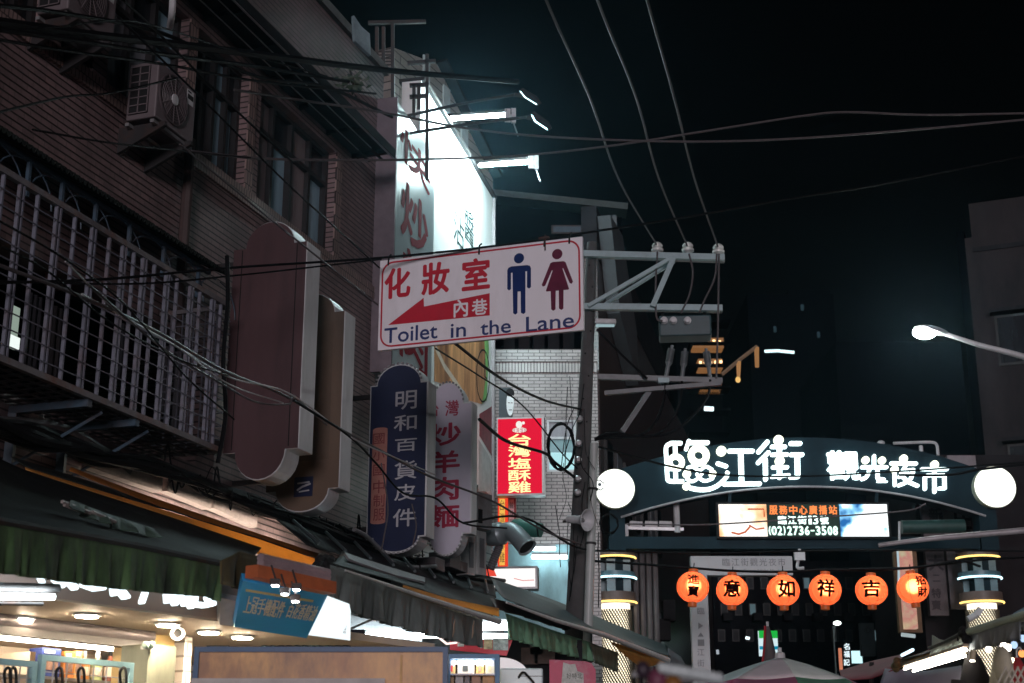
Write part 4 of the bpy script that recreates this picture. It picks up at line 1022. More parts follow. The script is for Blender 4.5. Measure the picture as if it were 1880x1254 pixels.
def smooth2(pts, n=5):
    return [(p.x, p.y) for p in spline([(x, y, 0) for x, y in pts], n)]
k1, k2 = mpx(E1, YG), mpx(E2, YG)
GL = {'a': glow('letter_white', (0.80, 1.0, 1.0), 3.2), 'b': glow('letter_cream', (0.97, 1.0, 0.80), 2.6)}
def letter(strokes, dots, sc, kk, rings=()):
    m_ = MB()
    for i, (pts, w) in enumerate(strokes):
        P_ = sc(pts)
        m_.stroke(pA, smooth2(P_, 6) if len(P_) > 3 else P_, w * 0.8 * kk, 0.002, 0.07 + 0.0015 * i)
    o = m_.build('letter', GL['a'], gt)
    for (x, y, r) in dots:
        c = sc([(x, y)])[0]; MB().disc(pA, c[0], c[1], r * kk, 0.002, 0.095, 18).build('letter_dot', GL['b'], o)
    for (x, y, r, w) in rings:
        c = sc([(x, y)])[0]; MB().stroke(pA, [(c[0] + r * kk * math.cos(2 * math.pi * k / 24), c[1] + r * kk * math.sin(2 * math.pi * k / 24)) for k in range(24)], w * kk, 0.002, 0.09, True).build('letter_ring', GL['b'], o)
letter([([(330, 165), (215, 165)], 60), ([(215, 165), (152, 215), (158, 400), (165, 560), (178, 622), (225, 636)], 60), ([(225, 636), (350, 635)], 58), ([(262, 200), (265, 310)], 62), ([(268, 495), (270, 600)], 62), ([(195, 488), (320, 492)], 34),
        ([(430, 140), (398, 238)], 58), ([(440, 160), (660, 160)], 62), ([(415, 468), (480, 455), (560, 498), (640, 455), (715, 490)], 42), ([(405, 605), (470, 636), (540, 600), (600, 535)], 42), ([(530, 545), (580, 610), (640, 630), (725, 600)], 42),
        ([(455, 720), (560, 738), (680, 732), (780, 690), (850, 630), (900, 575)], 60)], [(405, 546, 50), (722, 545, 46), (400, 697, 46)], s1, k1, [(270, 405, 78, 66), (552, 318, 95, 80)])
letter([([(930, 262), (1215, 262)], 64), ([(1070, 290), (1080, 640)], 76), ([(868, 670), (1303, 665)], 62), ([(785, 415), (890, 450)], 58), ([(900, 525), (912, 535)], 50)], [(830, 265, 61)], s1, k1)
letter([([(1395, 152), (1290, 272)], 70), ([(1408, 282), (1285, 405)], 66), ([(1372, 370), (1376, 610)], 68), ([(1455, 210), (1615, 210)], 58), ([(1455, 308), (1640, 305)], 54), ([(1545, 180), (1548, 585)], 72), ([(1465, 463), (1640, 463)], 54), ([(1455, 580), (1660, 560)], 50),
        ([(1685, 170), (1800, 170)], 62), ([(1690, 308), (1825, 308)], 60), ([(1765, 330), (1770, 575)], 74), ([(1770, 585), (1680, 588)], 48)], [(1533, 130, 60), (1548, 388, 58)], s1, k1)
m_ = MB(); c0, c1 = s2([(135, 525)])[0], s2([(548, 132)])[0]
m_.text(pA, '觀', (c0[0], c0[1], c1[0], c1[1]), 0.002, 0.06, 0.03); o = m_.build('letter', GL['a'], gt)
for x, y in ((205, 262), (305, 262)):
    c = s2([(x, y)])[0]; MB().disc(pA, c[0], c[1], 46 * k2, 0.002, 0.085, 18).build('letter_dot', GL['b'], o)
letter([([(750, 205), (750, 345)], 58), ([(590, 352), (915, 352)], 56), ([(690, 375), (672, 440), (640, 490), (592, 510)], 56), ([(795, 370), (798, 495)], 56), ([(800, 505), (880, 515)], 50), ([(795, 545), (920, 545)], 22)], [(635, 260, 49), (853, 265, 49)], s2, k2)
letter([([(980, 300), (1305, 305)], 58), ([(1022, 400), (1026, 590)], 52), ([(1170, 330), (1085, 480)], 54), ([(1165, 395), (1270, 385)], 50), ([(1272, 390), (1240, 495), (1170, 555), (1080, 592)], 56), ([(1120, 470), (1200, 545), (1325, 598)], 54), ([(1140, 430), (1220, 450)], 46)], [(1140, 240, 51), (1020, 385, 50)], s2, k2)
letter([([(1385, 378), (1715, 378)], 56), ([(1550, 400), (1552, 678)], 58), ([(1425, 640), (1425, 490), (1445, 465), (1500, 458)], 56), ([(1500, 458), (1670, 458)], 54), ([(1682, 470), (1685, 615)], 56), ([(1690, 632), (1610, 634)], 50)], [(1550, 318, 51)], s2, k2)
for cx, cy, r in ((1128, 900, 37), (1822, 897, 39)):
    c = ga(cx, cy); rr = mpx(r, YG)
    o = MB().disc(pA, c[0], c[1], rr, 0.002, 0.16, 36).build('disc_rim', mat('pale_rim', (0.6, 0.62, 0.5), 0.4), gt)
    MB().disc(pA, c[0], c[1], rr * 0.97, 0.161, 0.17, 36).build('disc_face', glow('disc_face', (0.97, 1.0, 0.93), 2.2), o)
    mk_ = MB()
    if cx > 1500:
        for ch, x0, x1 in (('T', 1795, 1802), ('A', 1804, 1813), ('I', 1816, 1818), ('P', 1821, 1828), ('E', 1831, 1837), ('I', 1841, 1843)): mk_.text(pA, ch, pA.rect(x0, 901, x1, 910), 0.171, 0.003, 0.0)
        mk_.build('disc_lettering', glow('disc_faint_mark', (0.8, 0.8, 0.8), 0.85), o)
    else:
        mk_.stroke(pA, smooth2([ga(1094, 886), ga(1100, 885), ga(1108, 891)]), 0.022, 0.171, 0.174); mk_.stroke(pA, smooth2([ga(1096, 900), ga(1102, 903), ga(1107, 899)]), 0.022, 0.171, 0.174); mk_.disc(pA, *ga(1100, 893), 0.035, 0.171, 0.173)
        mk_.build('disc_mark', mat('disc_dark_mark', (0.1, 0.12, 0.14), 0.5), o)
# towers
M['neon_y'] = glow('yellow_neon', (1.0, 0.66, 0.18), 2.2); M['neon_w'] = glow('blue_white_neon', (0.55, 0.9, 1.0), 3.0)
for cx, lx0, lx1 in ((1133, 1103, 1163), (1819, 1790, 1848)):
    cz = (lx0 + lx1) / 2; c = at(cz, 1100, YG - 0.2); c = V((c.x, YG + 0.35, 0)); yc = c.y
    tw = gt
    def zz(y): return at(cz, y, yc - mpx(36, yc)).z
    R_ = mpx(38, yc)
    for y, h, nm, body in ((1020, 10, 'neon_y', mat('brown_ring', (0.11, 0.09, 0.085), 0.5)), (1058, 12, 'neon_w', mat('teal_ring', (0.09, 0.16, 0.19), 0.4)), (1103, 20, 'neon_y', mat('brown_ring', (0.14, 0.105, 0.095), 0.5))):
        z = zz(y); hh = mpx(h, yc)
        o = MB().lathe((c.x, c.y, z - hh * 0.1), (0, 0, 1), [(R_ * 0.72, 0), (R_, 0), (R_, hh), (R_ * 0.72, hh)], 40).build('ring', body, gt, smooth=True)
        MB().tube([V((c.x + (R_ + 0.012) * math.cos(rad(a)), c.y + (R_ + 0.012) * math.sin(rad(a)), z)) for a in range(182, 359, 6)], 0.019, 6).build('neon_tube', M[nm], o, smooth=True)
    MB().cbox((c.x, c.y, (zz(1004) + zz(1103)) / 2), 0.3, 0.3, zz(1004) - zz(1103)).build('core_post', M['gate'], gt)
    for an in (30, 140, 250, 330):
        x, y = c.x + R_ * 0.62 * math.cos(rad(an)), c.y + R_ * 0.62 * math.sin(rad(an))
        MB().cbox((x, y, (zz(1020) + zz(1098)) / 2), 0.16, 0.03, (zz(1020) - zz(1098)) * 0.9).build('ring_plate', mat('teal_plate', (0.12, 0.22, 0.25), 0.4), gt)
    rl = mpx((lx1 - lx0) / 2, yc); zt_ = zz(1103)
    o = MB().lathe((c.x, c.y, 0), (0, 0, 1), [(rl * 0.9, 0), (rl * 0.9, zt_)], 32).build('light_column', glow('warm_light_column', (1.0, 0.86, 0.62), 2.0), gt, smooth=True)
    lat = MB(); n = 34
    for k in range(n):
        a_ = 2 * math.pi * k / n; tw_ = 1.0
        zl = [i * 0.16 for i in range(int(zt_ / 0.16) + 1)]
        lat.tube([V((c.x + rl * math.cos(a_ - z * 2.0), c.y + rl * math.sin(a_ - z * 2.0), z)) for z in zl if z > 1.5], 0.0145, 4, cap=False)
    for k in range(34):
        a_ = 2 * math.pi * k / 34
        lat.tube([V((c.x + rl * math.cos(a_ + z * 2.6), c.y + rl * math.sin(a_ + z * 2.6), z)) for z in zl if z > 1.5], 0.0055, 4, cap=False)
    lat.build('lattice', mat('brass_lattice', (0.05, 0.04, 0.03), 0.5), gt)
# led screen hung under the arch
pL_ = Pl(pA.pt(0, 0, 0.1), 90)
sc = thing('led_screen', 'lit message screen with red white and green characters hanging under the arch of the gate', 'screen', pL_.pt(0, ga(1475, 985)[1], 0))
q = pL_.rect(1319, 925, 1631, 986); f = 0.03
MB().pbox(pL_, q[0] - f, q[1] - f, q[2] + f, q[3] + f, -0.1, 0).build('housing', M['black'], sc)
q = pL_.rect(1409, 926, 1541, 985); MB().pbox(pL_, *q, 0.001, 0.01).build('text_panel', glow('led_dark', (0.05, 0.085, 0.07), 0.45), sc)
q = pL_.rect(1320, 926, 1408, 985); o1 = MB().pbox(pL_, *q, 0.001, 0.01).build('picture_panel', glow_pic('led_food', [(0.30, (0.75, 0.25, 0.08)), (0.42, (1.0, 0.62, 0.35)), (0.5, (1.0, 0.97, 0.9))], 1.7, 1.4, 3.0), sc)
e = MB(); e.stroke(pL_, [pL_.loc(*p) for p in ((1344, 978), (1356, 981), (1368, 977), (1376, 968))], 0.035, 0.011, 0.016); e.stroke(pL_, [pL_.loc(*p) for p in ((1376, 965), (1388, 972), (1402, 970))], 0.03, 0.011, 0.016); e.stroke(pL_, [pL_.loc(*p) for p in ((1374, 935), (1402, 935), (1403, 948))], 0.03, 0.011, 0.016)
e.build('bowl_outline', glow('led_red', (0.75, 0.16, 0.06), 0.8), o1)
q = pL_.rect(1542, 926, 1630, 985); MB().pbox(pL_, *q, 0.001, 0.01).build('picture_panel', glow_pic('led_fish', [(0.36, (0.02, 0.12, 0.35)), (0.43, (0.25, 0.6, 0.9)), (0.48, (0.95, 1, 1))], 2.1, 1.4, 8.0), sc)
for y0, y1, m, rows, bo in ((928, 945, glow('led_orange', (1.0, 0.26, 0.07), 1.3), [(c, 1412 + 18.2 * i, 1427.5 + 18.2 * i) for i, c in enumerate('服務中心廣播站')], 0.03),
                        (947, 963, glow('led_white', (0.8, 1, 0.95), 1.8), [('臨', 1428, 1444), ('江', 1446, 1462), ('街', 1464, 1481), ('1', 1484, 1490), ('3', 1492, 1502), ('號', 1505, 1521)], 0.035),
                        (966, 983, glow('led_green_white', (0.72, 1, 0.88), 1.8), [(c, 1411 + x, 1411 + x + w) for c, x, w in (('(', 0, 4), ('0', 5, 10), ('2', 16, 9), (')', 27, 4), ('2', 34, 9), ('7', 45, 9), ('3', 55, 9), ('6', 66, 9), ('-', 77, 7), ('3', 86, 9), ('5', 97, 9), ('0', 108, 9), ('8', 118, 9))], 0.045)):
    t_ = MB()
    for c, x0, x1 in rows:
        yy = (y0, y1) if c != '-' else ((y0 + y1) / 2 - 1.3, (y0 + y1) / 2 + 1.3)
        t_.text(pL_, c, pL_.rect(x0, yy[0], x1, yy[1]), 0.011, 0.004, bo)
    t_.build('text_row', m, sc)
for x in (1340, 1610): MB().beam(pA.pt(ga(x, 924)[0], ga(x, 924)[1], -0.05), pA.pt(ga(x, 890)[0], ga(x, 898)[1], -0.05), 0.06, 0.06).build('hanger', M['gate'], sc)
# bits on top of the gate and under it
for i, (x, y, w, h) in enumerate(((1512, 812, 10, 8), (1617, 808, 14, 12), (1690, 814, 8, 10))):
    c = at(x, y, YG + 0.3); t = tag(MB().lathe(c - V((0, 0, 0.16)), (0, 0, 1), [(mpx(w * .5, YG), 0), (mpx(w * .5, YG), mpx(h, YG)), (mpx(w * .3, YG), mpx(h * 1.2, YG))], 12).build('gate_fitting', M['casing'], None, smooth=True), ['small round pale fitting on the top of the gate above the middle', 'squat pale box lamp on the top of the gate right of the middle', 'small upright pale fitting on the top right of the gate beside a pipe loop'][i], 'fitting')
o = MB().tube(spline([at(1640, 814, YG + .3), at(1668, 813, YG + .3), at(1705, 812, YG + .3), at(1719, 816, YG + .3), at(1722, 836, YG + .3)], 5), 0.03, 6).build('pipe_loop', M['casing'], None, smooth=True); tag(o, 'thin pale pipe bent over the top right of the gate', 'pipe')
cm = thing('camera_rack', 'bar carrying several pale camera housings under the left side of the gate', 'camera rack', at(1200, 965, YG + 0.4))
MB().beam(at(1142, 969, YG + .4), at(1255, 972, YG + .4), 0.05, 0.06).build('bar', M['aluminium'], cm)
for x in (1168, 1196, 1222): MB().beam(at(x - 12, 962, YG + .4), at(x + 11, 963, YG + .4), 0.1, 0.1).build('camera', M['casing'], cm)
MB().beam(at(1148, 963, YG + .4), at(1148, 985, YG + .4), 0.11, 0.11).build('box', M['casing'], cm)
MB().tube([at(1241, 920, YG + .4), at(1244, 978, YG + .4)], 0.06, 8).build('hanger', M['casing'], cm)
cc = thing('security_camera', 'white security camera on a bent arm under the middle of the gate beam', 'camera', at(1470, 1030, YG))
MB().beam(at(1458, 1021, YG), at(1477, 1021, YG), 0.1, 0.16).build('body', M['casing'], cc); MB().tube(spline([at(1468, 1008, YG), at(1466, 1025, YG), at(1464, 1042, YG), at(1476, 1043, YG)], 5), 0.03, 6).build('arm', M['casing'], cc)

# ---------------------------------------------------------------- lanterns on their string
YL = 22.0
M['lantern'] = mat('orange_lantern_paper', (1.0, 0.24, 0.115), 0.7, var=0.03, scale=4, trans=0.92, fwd=0.75)
M['lantern_cap'] = mat('red_gold_cap', (0.5, 0.1, 0.02), 0.5, emit=(1, 0.25, 0.05), es=0.08)
M['ink'] = mat('dark_ink', (0.012, 0.002, 0.002), 0.9, spec=0.0)
rl = mpx(29.5, YL)
def make_lantern():
    t = thing('paper_lantern', 'x', 'lantern', at(1272, 1078, YL), 'row of lit paper lanterns under the gate')
    c = WP[t.name]; m_ = MB()
    n, k = 40, 20
    def body(u, v):
        th = 2 * math.pi * u; ph = 0.16 + (math.pi - 0.32) * v
        r = rl * math.sin(ph) * (1 - 0.012 * (1 - abs(math.cos(8 * th / 2)))); return c + V((r * math.cos(th), r * math.sin(th), 0.96 * rl * math.cos(ph)))
    m_.sheet(body, n, k); m_.build('shade', M['lantern'], t, smooth=True)
    rb = MB()
    for j in range(8):
        th = 2 * math.pi * (j + 0.35) / 8
        rb.tube([c + V((rl * 1.002 * math.sin(p) * math.cos(th), rl * 1.002 * math.sin(p) * math.sin(th), 0.965 * rl * math.cos(p))) for p in [0.16 + (math.pi - 0.32) * q / 12 for q in range(13)]], 0.0028, 4)
    rb.build('rib_lines', mat('rib_red', (0.5, 0.06, 0.02), 0.7), t)
    MB().lathe(c + V((0, 0, 0.94 * rl)), (0, 0, 1), [(rl * 0.3, -0.01), (rl * 0.3, 0.04), (rl * 0.22, 0.045)], 14).build('top_cap', M['lantern_cap'], t, smooth=True)
    MB().lathe(c - V((0, 0, 0.93 * rl)), (0, 0, -1), [(rl * 0.27, -0.01), (rl * 0.27, 0.065), (rl * 0.2, 0.07)], 14).build('bottom_cap', M['lantern_cap'], t, smooth=True)
    MB().tube([c + V((0, 0, rl)), c + V((0.01, 0, rl + 0.12))], 0.008, 5).build('hook', M['cable'], t)
    d = bpy.data.lights.new('lantern_bulb', 'POINT'); d.energy = 16; d.color = (1, 0.62, 0.36); d.shadow_soft_size = 0.12
    l = bpy.data.objects.new('lantern_bulb', d); COL.objects.link(l); l.parent = t; l.location = (0.01, -0.03, 0.03); WP[l.name] = WP[t.name]
    return t
L0 = make_lantern()
def lettering_on(t, chars):
    c = WP[t.name]; tris = []
    pl = Pl((0, 0, 0), 90)
    m_ = MB()
    for ch, r in chars: m_.text(pl, ch, tuple(q * rl for q in r), 0, 0.0, 0.035)
    fs = [[(m_.v[i].x, m_.v[i].z) for i in f] for f in m_.f]
    out = MB()
    def rec(a, b, cc_, dpt):
        ls = [(math.dist(a, b), 0), (math.dist(b, cc_), 1), (math.dist(cc_, a), 2)]; l, k = max(ls)
        if l > 0.03 and dpt < 6:
            if k == 0: m = ((a[0] + b[0]) / 2, (a[1] + b[1]) / 2); rec(a, m, cc_, dpt + 1); rec(m, b, cc_, dpt + 1)
            elif k == 1: m = ((cc_[0] + b[0]) / 2, (cc_[1] + b[1]) / 2); rec(a, b, m, dpt + 1); rec(a, m, cc_, dpt + 1)
            else: m = ((cc_[0] + a[0]) / 2, (cc_[1] + a[1]) / 2); rec(a, b, m, dpt + 1); rec(m, b, cc_, dpt + 1)
        else:
            P_ = []
            for x, z in (a, b, cc_):
                y = -math.sqrt(max(1e-4, 1 - (x / rl) ** 2 - (z / (0.96 * rl)) ** 2)) * rl - 0.004; P_.append(c + V((x, y, z)))
            out.poly(P_)
    for f in fs:
        for i in range(1, len(f) - 1): rec(f[0], f[i], f[i + 1], 0)
    out.build('lettering', M['ink'], t)
lan = [(1272, 1078, '進寶'), (1344, 1084, '意'), (1438, 1084, '如'), (1515, 1083, '祥'), (1600, 1084, '吉'), (1676, 1080, '招財')]
ll = ['leftmost lit lantern with two small stacked characters before the grey signpost', 'lit lantern with the character for wish just right of the grey signpost', 'third lit lantern from the left with one bold two part character',
      'fourth lit lantern from the left with a bold character of crossing strokes', 'fifth lit lantern from the left with a square mouth shape low in its character', 'rightmost lit lantern with two small stacked characters before the lit pillar']
c_ = WP[L0.name]
Ls = [L0]
for x, y, s_ in lan[1:]:
    Ls.append(dup(L0, at(x, y, YL) - c_))
for t, (x, y, s_), lb in zip(Ls, lan, ll):
    t['label'] = lb
    t.rotation_euler = (0, rad(R.uniform(-5, 5)), 0); t.scale = (R.uniform(.97, 1.02),) * 2 + (R.uniform(.95, 1.02),)
    if len(s_) == 2:
        dx = -0.05 if x < 1400 else 0.35
        lettering_on(t, [(s_[0], (-0.38 + dx, 0.05, 0.34 + dx, 0.68)), (s_[1], (-0.36 + dx, -0.66, 0.32 + dx, -0.03))])
    else:
        dx = 0.08 if s_ == '如' else (-0.1 if s_ != '吉' else -0.18)
        lettering_on(t, [(s_, (-0.55 + dx, -0.52, 0.5 + dx, 0.55))])
cable('string the six lanterns hang from', [(1090, 1030, YL), (1180, 1036, YL), (1272, 1043, YL), (1344, 1048, YL), (1438, 1050, YL), (1515, 1046, YL), (1600, 1047, YL), (1676, 1042, YL), (1800, 1028, YL), (1900, 1022, YL)], 5, M['cable'], name='lantern_string')

# ---------------------------------------------------------------- grey direction signpost behind the lanterns
pP = front(25, 1360)
sp = thing('signpost', 'grey inverted L shaped direction signpost standing behind the lanterns', 'signpost', pP.pt(pP.loc(1286, 1200)[0], 0, -0.1))
M['post_grey'] = mat('grey_post_paint', (0.36, 0.37, 0.39), 0.5, var=0.05, scale=3)
q = pP.rect(1269, 1021, 1455, 1056); MB().pbox(pP, *q, -0.18, 0).build('header', M['post_grey'], sp)
q2 = pP.rect(1270, 1056, 1302, 1254); MB().pbox(pP, q2[0], 0, q2[2], q[1], -0.18, -0.002).build('post', M['post_grey'], sp)
t_ = MB(); M['post_ink'] = mat('grey_post_ink', (0.14, 0.14, 0.15), 0.6)
for i, ch in enumerate('臨江街觀光夜市'): t_.text(pP, ch, pP.rect(1326 + i * 17, 1025, 1340 + i * 17, 1039), 0.001, 0.004, 0.0)
t_.build('header_lettering', M['post_ink'], sp)
t_ = MB(); t_.text(pP, 'Lin Jiang Street Night Market', pP.rect(1333, 1045, 1440, 1051), 0.001, 0.004, 0.0); t_.build('small_lettering', M['post_ink'], sp)
t_ = MB()
t_.prism(pP, [pP.loc(*p) for p in ((1282, 1143), (1291, 1149), (1282, 1155))], 0.001, 0.005); t_.build('arrow_mark', M['post_ink'], sp)
MB().prism(pP, [pP.loc(*p) for p in ((1281, 1169), (1292, 1169), (1286.5, 1161))], 0.001, 0.005).build('arrow_mark', M['post_ink'], sp)
t_ = MB(); t_.pbox(pP, *pP.rect(1281, 1174, 1293, 1186), 0.001, 0.005); t_.build('square_mark', M['post_ink'], sp)
t_ = MB()
for ch, y in (('臨', 1115), ('江', 1191), ('街', 1211), ('市', 1232)): t_.text(pP, ch, pP.rect(1280, y, 1293, y + 13), 0.001, 0.004, 0.0)
t_.build('post_lettering', M['post_ink'], sp)

# ---------------------------------------------------------------- utility pole with its cross arms
YP = 20.0
up = thing('utility_pole', 'tall concrete utility pole with pale blue cross arms right of the toilet sign', 'utility pole', (at(1062, 1100, YP).x, YP, 0))
B0, T0_ = at(1058, 1110, YP), at(1087, 446, YP)
dv = (T0_ - B0); foot = B0 - dv * (B0.z / dv.z)
pole = MB().tube([foot.lerp(T0_, t / 10) for t in range(11)], [mpx(w, YP) / 2 for w in (48, 46, 43, 41, 38, 35, 32, 29, 26, 23, 20)], 18)
pole.build('pole', mat('pole_concrete', (0.07, 0.067, 0.068), 0.9, var=0.2, scale=4, bump=0.2, dirt=(0.05, 0.045, 0.045)), up, smooth=True)
h_ = MB()
for k in range(16):
    p = foot.lerp(T0_, 0.42 + 0.036 * k); h_.ball(p + V((0.03 * (-1) ** k, -mpx(30 - k * 0.7, YP) / 2, 0)), 0.016, 0.02, 0.016, 8, 5)
h_.build('step_holes', M['black'], up)
M['arm'] = mat('pale_blue_arm_steel', (0.30, 0.42, 0.45), 0.45, var=0.1, scale=6, dirt=(0.15, 0.17, 0.17), dirt_amt=0.4)
M['arm_dull'] = mat('dull_arm_steel', (0.16, 0.17, 0.18), 0.5, scale=6)
def pb(x0, y0, x1, y1, w, m, d0=-0.16, d1=-0.16, nm='cross_arm'):
    return MB().beam(at(x0, y0, YP + d0), at(x1, y1, YP + d1), 0.07, mpx(w, YP)).build(nm, m, up)
pb(1069, 466, 1330, 473, 12, M['arm']); pb(1069, 563, 1326, 566, 12, M['arm'])
pb(1072, 470, 1330, 479, 7, M['arm_dull'], 0.16, 0.16); pb(1072, 566, 1326, 571, 7, M['arm_dull'], 0.16, 0.16)
pb(1080, 562, 1232, 474, 7, M['arm'], -0.22, -0.22, 'brace'); pb(1105, 563, 1238, 480, 6, M['arm'], 0.2, 0.2, 'brace'); pb(1198, 563, 1236, 475, 10, M['arm'], -0.24, -0.24, 'brace')
pb(1098, 692, 1326, 699, 10, M['arm_dull']); pb(1110, 722, 1324, 704, 8, M['arm_dull'], -0.05, -0.3); pb(1142, 793, 1192, 718, 9, M['arm_dull'], -0.2, -0.1, 'brace')
for i, (x, y) in enumerate(((1207, 455), (1263, 455), (1319, 458))):
    c = at(x, y + 8, YP - 0.16)
    io = MB().lathe(c, (0, 0, 1), [(0.03, -0.02), (0.05, 0.0), (0.085, 0.01), (0.09, 0.04), (0.06, 0.06), (0.075, 0.07), (0.08, 0.1), (0.06, 0.13), (0.03, 0.15), (0, 0.15)], 16).build('insulator', mat('porcelain', (0.62, 0.64, 0.62), 0.25), up, smooth=True)
bxp = Pl(at(1210, 617, YP - 0.1), 95)
q = bxp.rect(1210, 578, 1306, 616); tk = MB().pbox(bxp, *q, -0.35, 0).build('switch_box', mat('teal_tank', (0.012, 0.045, 0.055), 0.45, var=0.15), up, bevel=0.02)
for x, y in ((1236, 590), (1262, 590), (1219, 590)):
    c = bxp.hit(x, y, 0.0); MB().lathe(c, bxp.n, [(0.05, 0), (0.055, 0.04), (0.04, 0.05), (0.045, 0.09), (0.02, 0.1)], 12).build('bushing', M['casing'], tk, smooth=True)
MB().pbox(bxp, q[0] + 0.04, q[3] + 0.001, q[0] + 0.08, q[3] + 0.1, -0.2, -0.15).build('hanger', M['iron'], tk); MB().pbox(bxp, q[2] - 0.1, q[3] + 0.001, q[2] - 0.06, q[3] + 0.1, -0.2, -0.15).build('hanger', M['iron'], tk)
for x0, y0, x1, y1 in ((1234, 634, 1222, 697), (1258, 640, 1252, 697), (1296, 640, 1304, 695)):
    A, B = at(x0, y0, YP - 0.15), at(x1, y1, YP - 0.15); pr = []; L_ = (B - A).length
    for k in range(14): pr += [(0.032, L_ * (0.1 + 0.03 * k)), (0.052, L_ * (0.1 + 0.03 * k) + 0.004), (0.052, L_ * (0.1 + 0.03 * k) + 0.012)]
    MB().lathe(A, B - A, [(0.022, 0), (0.022, L_ * 0.09)] + pr + [(0.03, L_ * 0.6), (0.028, L_)], 12).build('cable_sleeve', mat('grey_sleeve', (0.13, 0.15, 0.16), 0.4), up, smooth=True)
MB().beam(at(1208, 699, YP - .22), at(1228, 699, YP - .22), 0.08, 0.07).build('clamp', M['arm'], up)
for y in (770, 815, 845, 880, 905):
    c = at(1060 + (1000 - y) * 0.025 - 2, y, YP - 0.2); MB().lathe(c, (0, -1, 0.1), [(0.02, -0.05), (0.045, 0), (0.05, 0.03), (0.03, 0.05)], 12).build('spool', M['aluminium'], up, smooth=True)
tl = thing('pole_tube_lamp', 'short white lamp box fixed to the concrete pole under its second cross arm', 'lamp', at(1112, 592, YP - 0.2)); MB().beam(at(1092, 591, YP - .2), at(1131, 592, YP - .2), 0.12, mpx(11, YP)).build('housing', M['casing'], tl, bevel=0.02); MB().beam(at(1094, 598, YP - .2), at(1128, 598, YP - .2), 0.08, 0.015).build('diffuser', glow('dim_diffuser', (0.6, 0.85, 0.9), 0.5), tl)
pv = thing('riser_pipe', 'white plastic riser pipe strapped beside the concrete pole', 'pipe', (at(1080, 1110, YP).x, YP - 0.3, 0))
A, B = at(1081, 1110, YP - .3), at(1091, 814, YP - .3); dvp = B - A; A0 = A - dvp * (A.z / dvp.z)
MB().tube([A0, B], mpx(10, YP), 16, mpx(7.5, YP)).build('pipe', mat('white_plastic', (0.42, 0.45, 0.44), 0.4, var=0.1, scale=3, dirt=(0.3, 0.3, 0.29), dirt_amt=0.4), pv, smooth=True)
for y in (900, 1000): MB().lathe(A.lerp(B, (1110 - y) / 296), dvp, [(mpx(10, YP), -0.015), (mpx(10, YP), 0.015)], 16).build('strap', M['iron'], pv)
hs = thing('horn_speaker', 'pale horn loudspeaker fixed to the concrete pole beside the riser pipe', 'loudspeaker', at(1060, 950, YP - 0.5))
hc = at(1078, 955, YP - 0.7); hd = V((0.75, -0.6, -0.15)).normalized()
MB().lathe(hc - hd * 0.22, hd, [(0.05, -0.1), (0.055, 0.0), (0.05, 0.05), (0.065, 0.12), (0.1, 0.19), (0.145, 0.23), (0.15, 0.225), (0.1, 0.18), (0.05, 0.1), (0.03, 0.1)], 20).build('horn', M['casing'], hs, smooth=True)
MB().lathe(hc - hd * 0.1, hd, [(0.015, -0.1), (0.03, 0.0), (0.02, 0.05), (0, 0.06)], 12).build('driver_cone', M['aluminium'], hs, smooth=True)
MB().tube([hc - hd * 0.28, hc - hd * 0.3 + V((-0.06, 0.3, 0.02))], 0.02, 6).build('mount', M['iron'], hs)

# ---------------------------------------------------------------- red lit snack sign and neighbours
pQ = Pl(at(915, 900, 24), 96)
rs = thing('snack_sign', 'bright red lit box sign with yellow characters in front of the pale tiled building', 'lit sign', pQ.pt(0.4, pQ.loc(955, 907)[1], -0.1))
q = pQ.rect(914, 769, 995, 906)
MB().pbox(pQ, q[0] - 0.02, q[1] - 0.03, q[2] + 0.04, q[3] + 0.03, -0.22, -0.001).build('casing', M['aluminium'], rs)
MB().pbox(pQ, *q, 0.0, 0.01).build('face', glow('red_lit_face', (0.83, 0.012, 0.045), 0.95), rs)
MB().pbox(pQ, q[2] + 0.001, q[1], q[2] + 0.04, q[3], 0.0, 0.03).build('side_strip', M['aluminium'], rs)
t_ = MB(); rows = [('台', 797, 819), ('灣', 820, 839), ('塩', 841, 861), ('酥', 863, 883), ('雞', 884, 905)]
for ch, y0, y1 in rows: t_.text(pQ, ch, pQ.rect(933, y0, 975, y1), 0.011, 0.006, 0.022)
t_.build('lettering', glow('yellow_lit_letters', (1.0, 0.93, 0.42), 1.3), rs)
lg = MB(); lg.disc(pQ, *pQ.loc(954, 790), mpx(14, 24), 0.011, 0.015, 16, mpx(5, 24)); lg.disc(pQ, *pQ.loc(953, 780), mpx(6, 24), 0.0152, 0.019, 14, mpx(7, 24)); lg.disc(pQ, *pQ.loc(961, 777), mpx(3, 24), 0.0192, 0.022, 12)
lg.build('bird_mark', glow('pale_lit_mark', (0.95, 0.9, 0.85), 1.0), rs)
lg = MB()
for i, ch in enumerate('台灣塩酥'): lg.text(pQ, ch, pQ.rect(940 + i * 7.5, 786, 946.5 + i * 7.5, 795), 0.0225, 0.003, 0.0)
lg.build('mark_lettering', glow('red_small_letters', (0.7, 0.02, 0.04), 0.7), rs)
pV = Pl(at(914, 980, 24.4), 96)
t, q = wsign('vertical_snack_sign', 'narrow red and yellow lit strip sign hanging below the red box sign', pV, 914, 912, 931, 1040, 0, glow('orange_red_face', (0.9, 0.06, 0.025), 0.95), cat='lit sign')
MB().pbox(pV, *pV.rect(917, 916, 927, 1038), 0.001, 0.008).build('yellow_stripe', glow('yellow_stripe', (1, 0.55, 0.1), 0.9), t)
t_ = MB()
for i, ch in enumerate('台灣塩酥雞'): t_.text(pV, ch, pV.rect(917.5, 918 + i * 24, 926.5, 937 + i * 24), 0.0085, 0.004, 0.0)
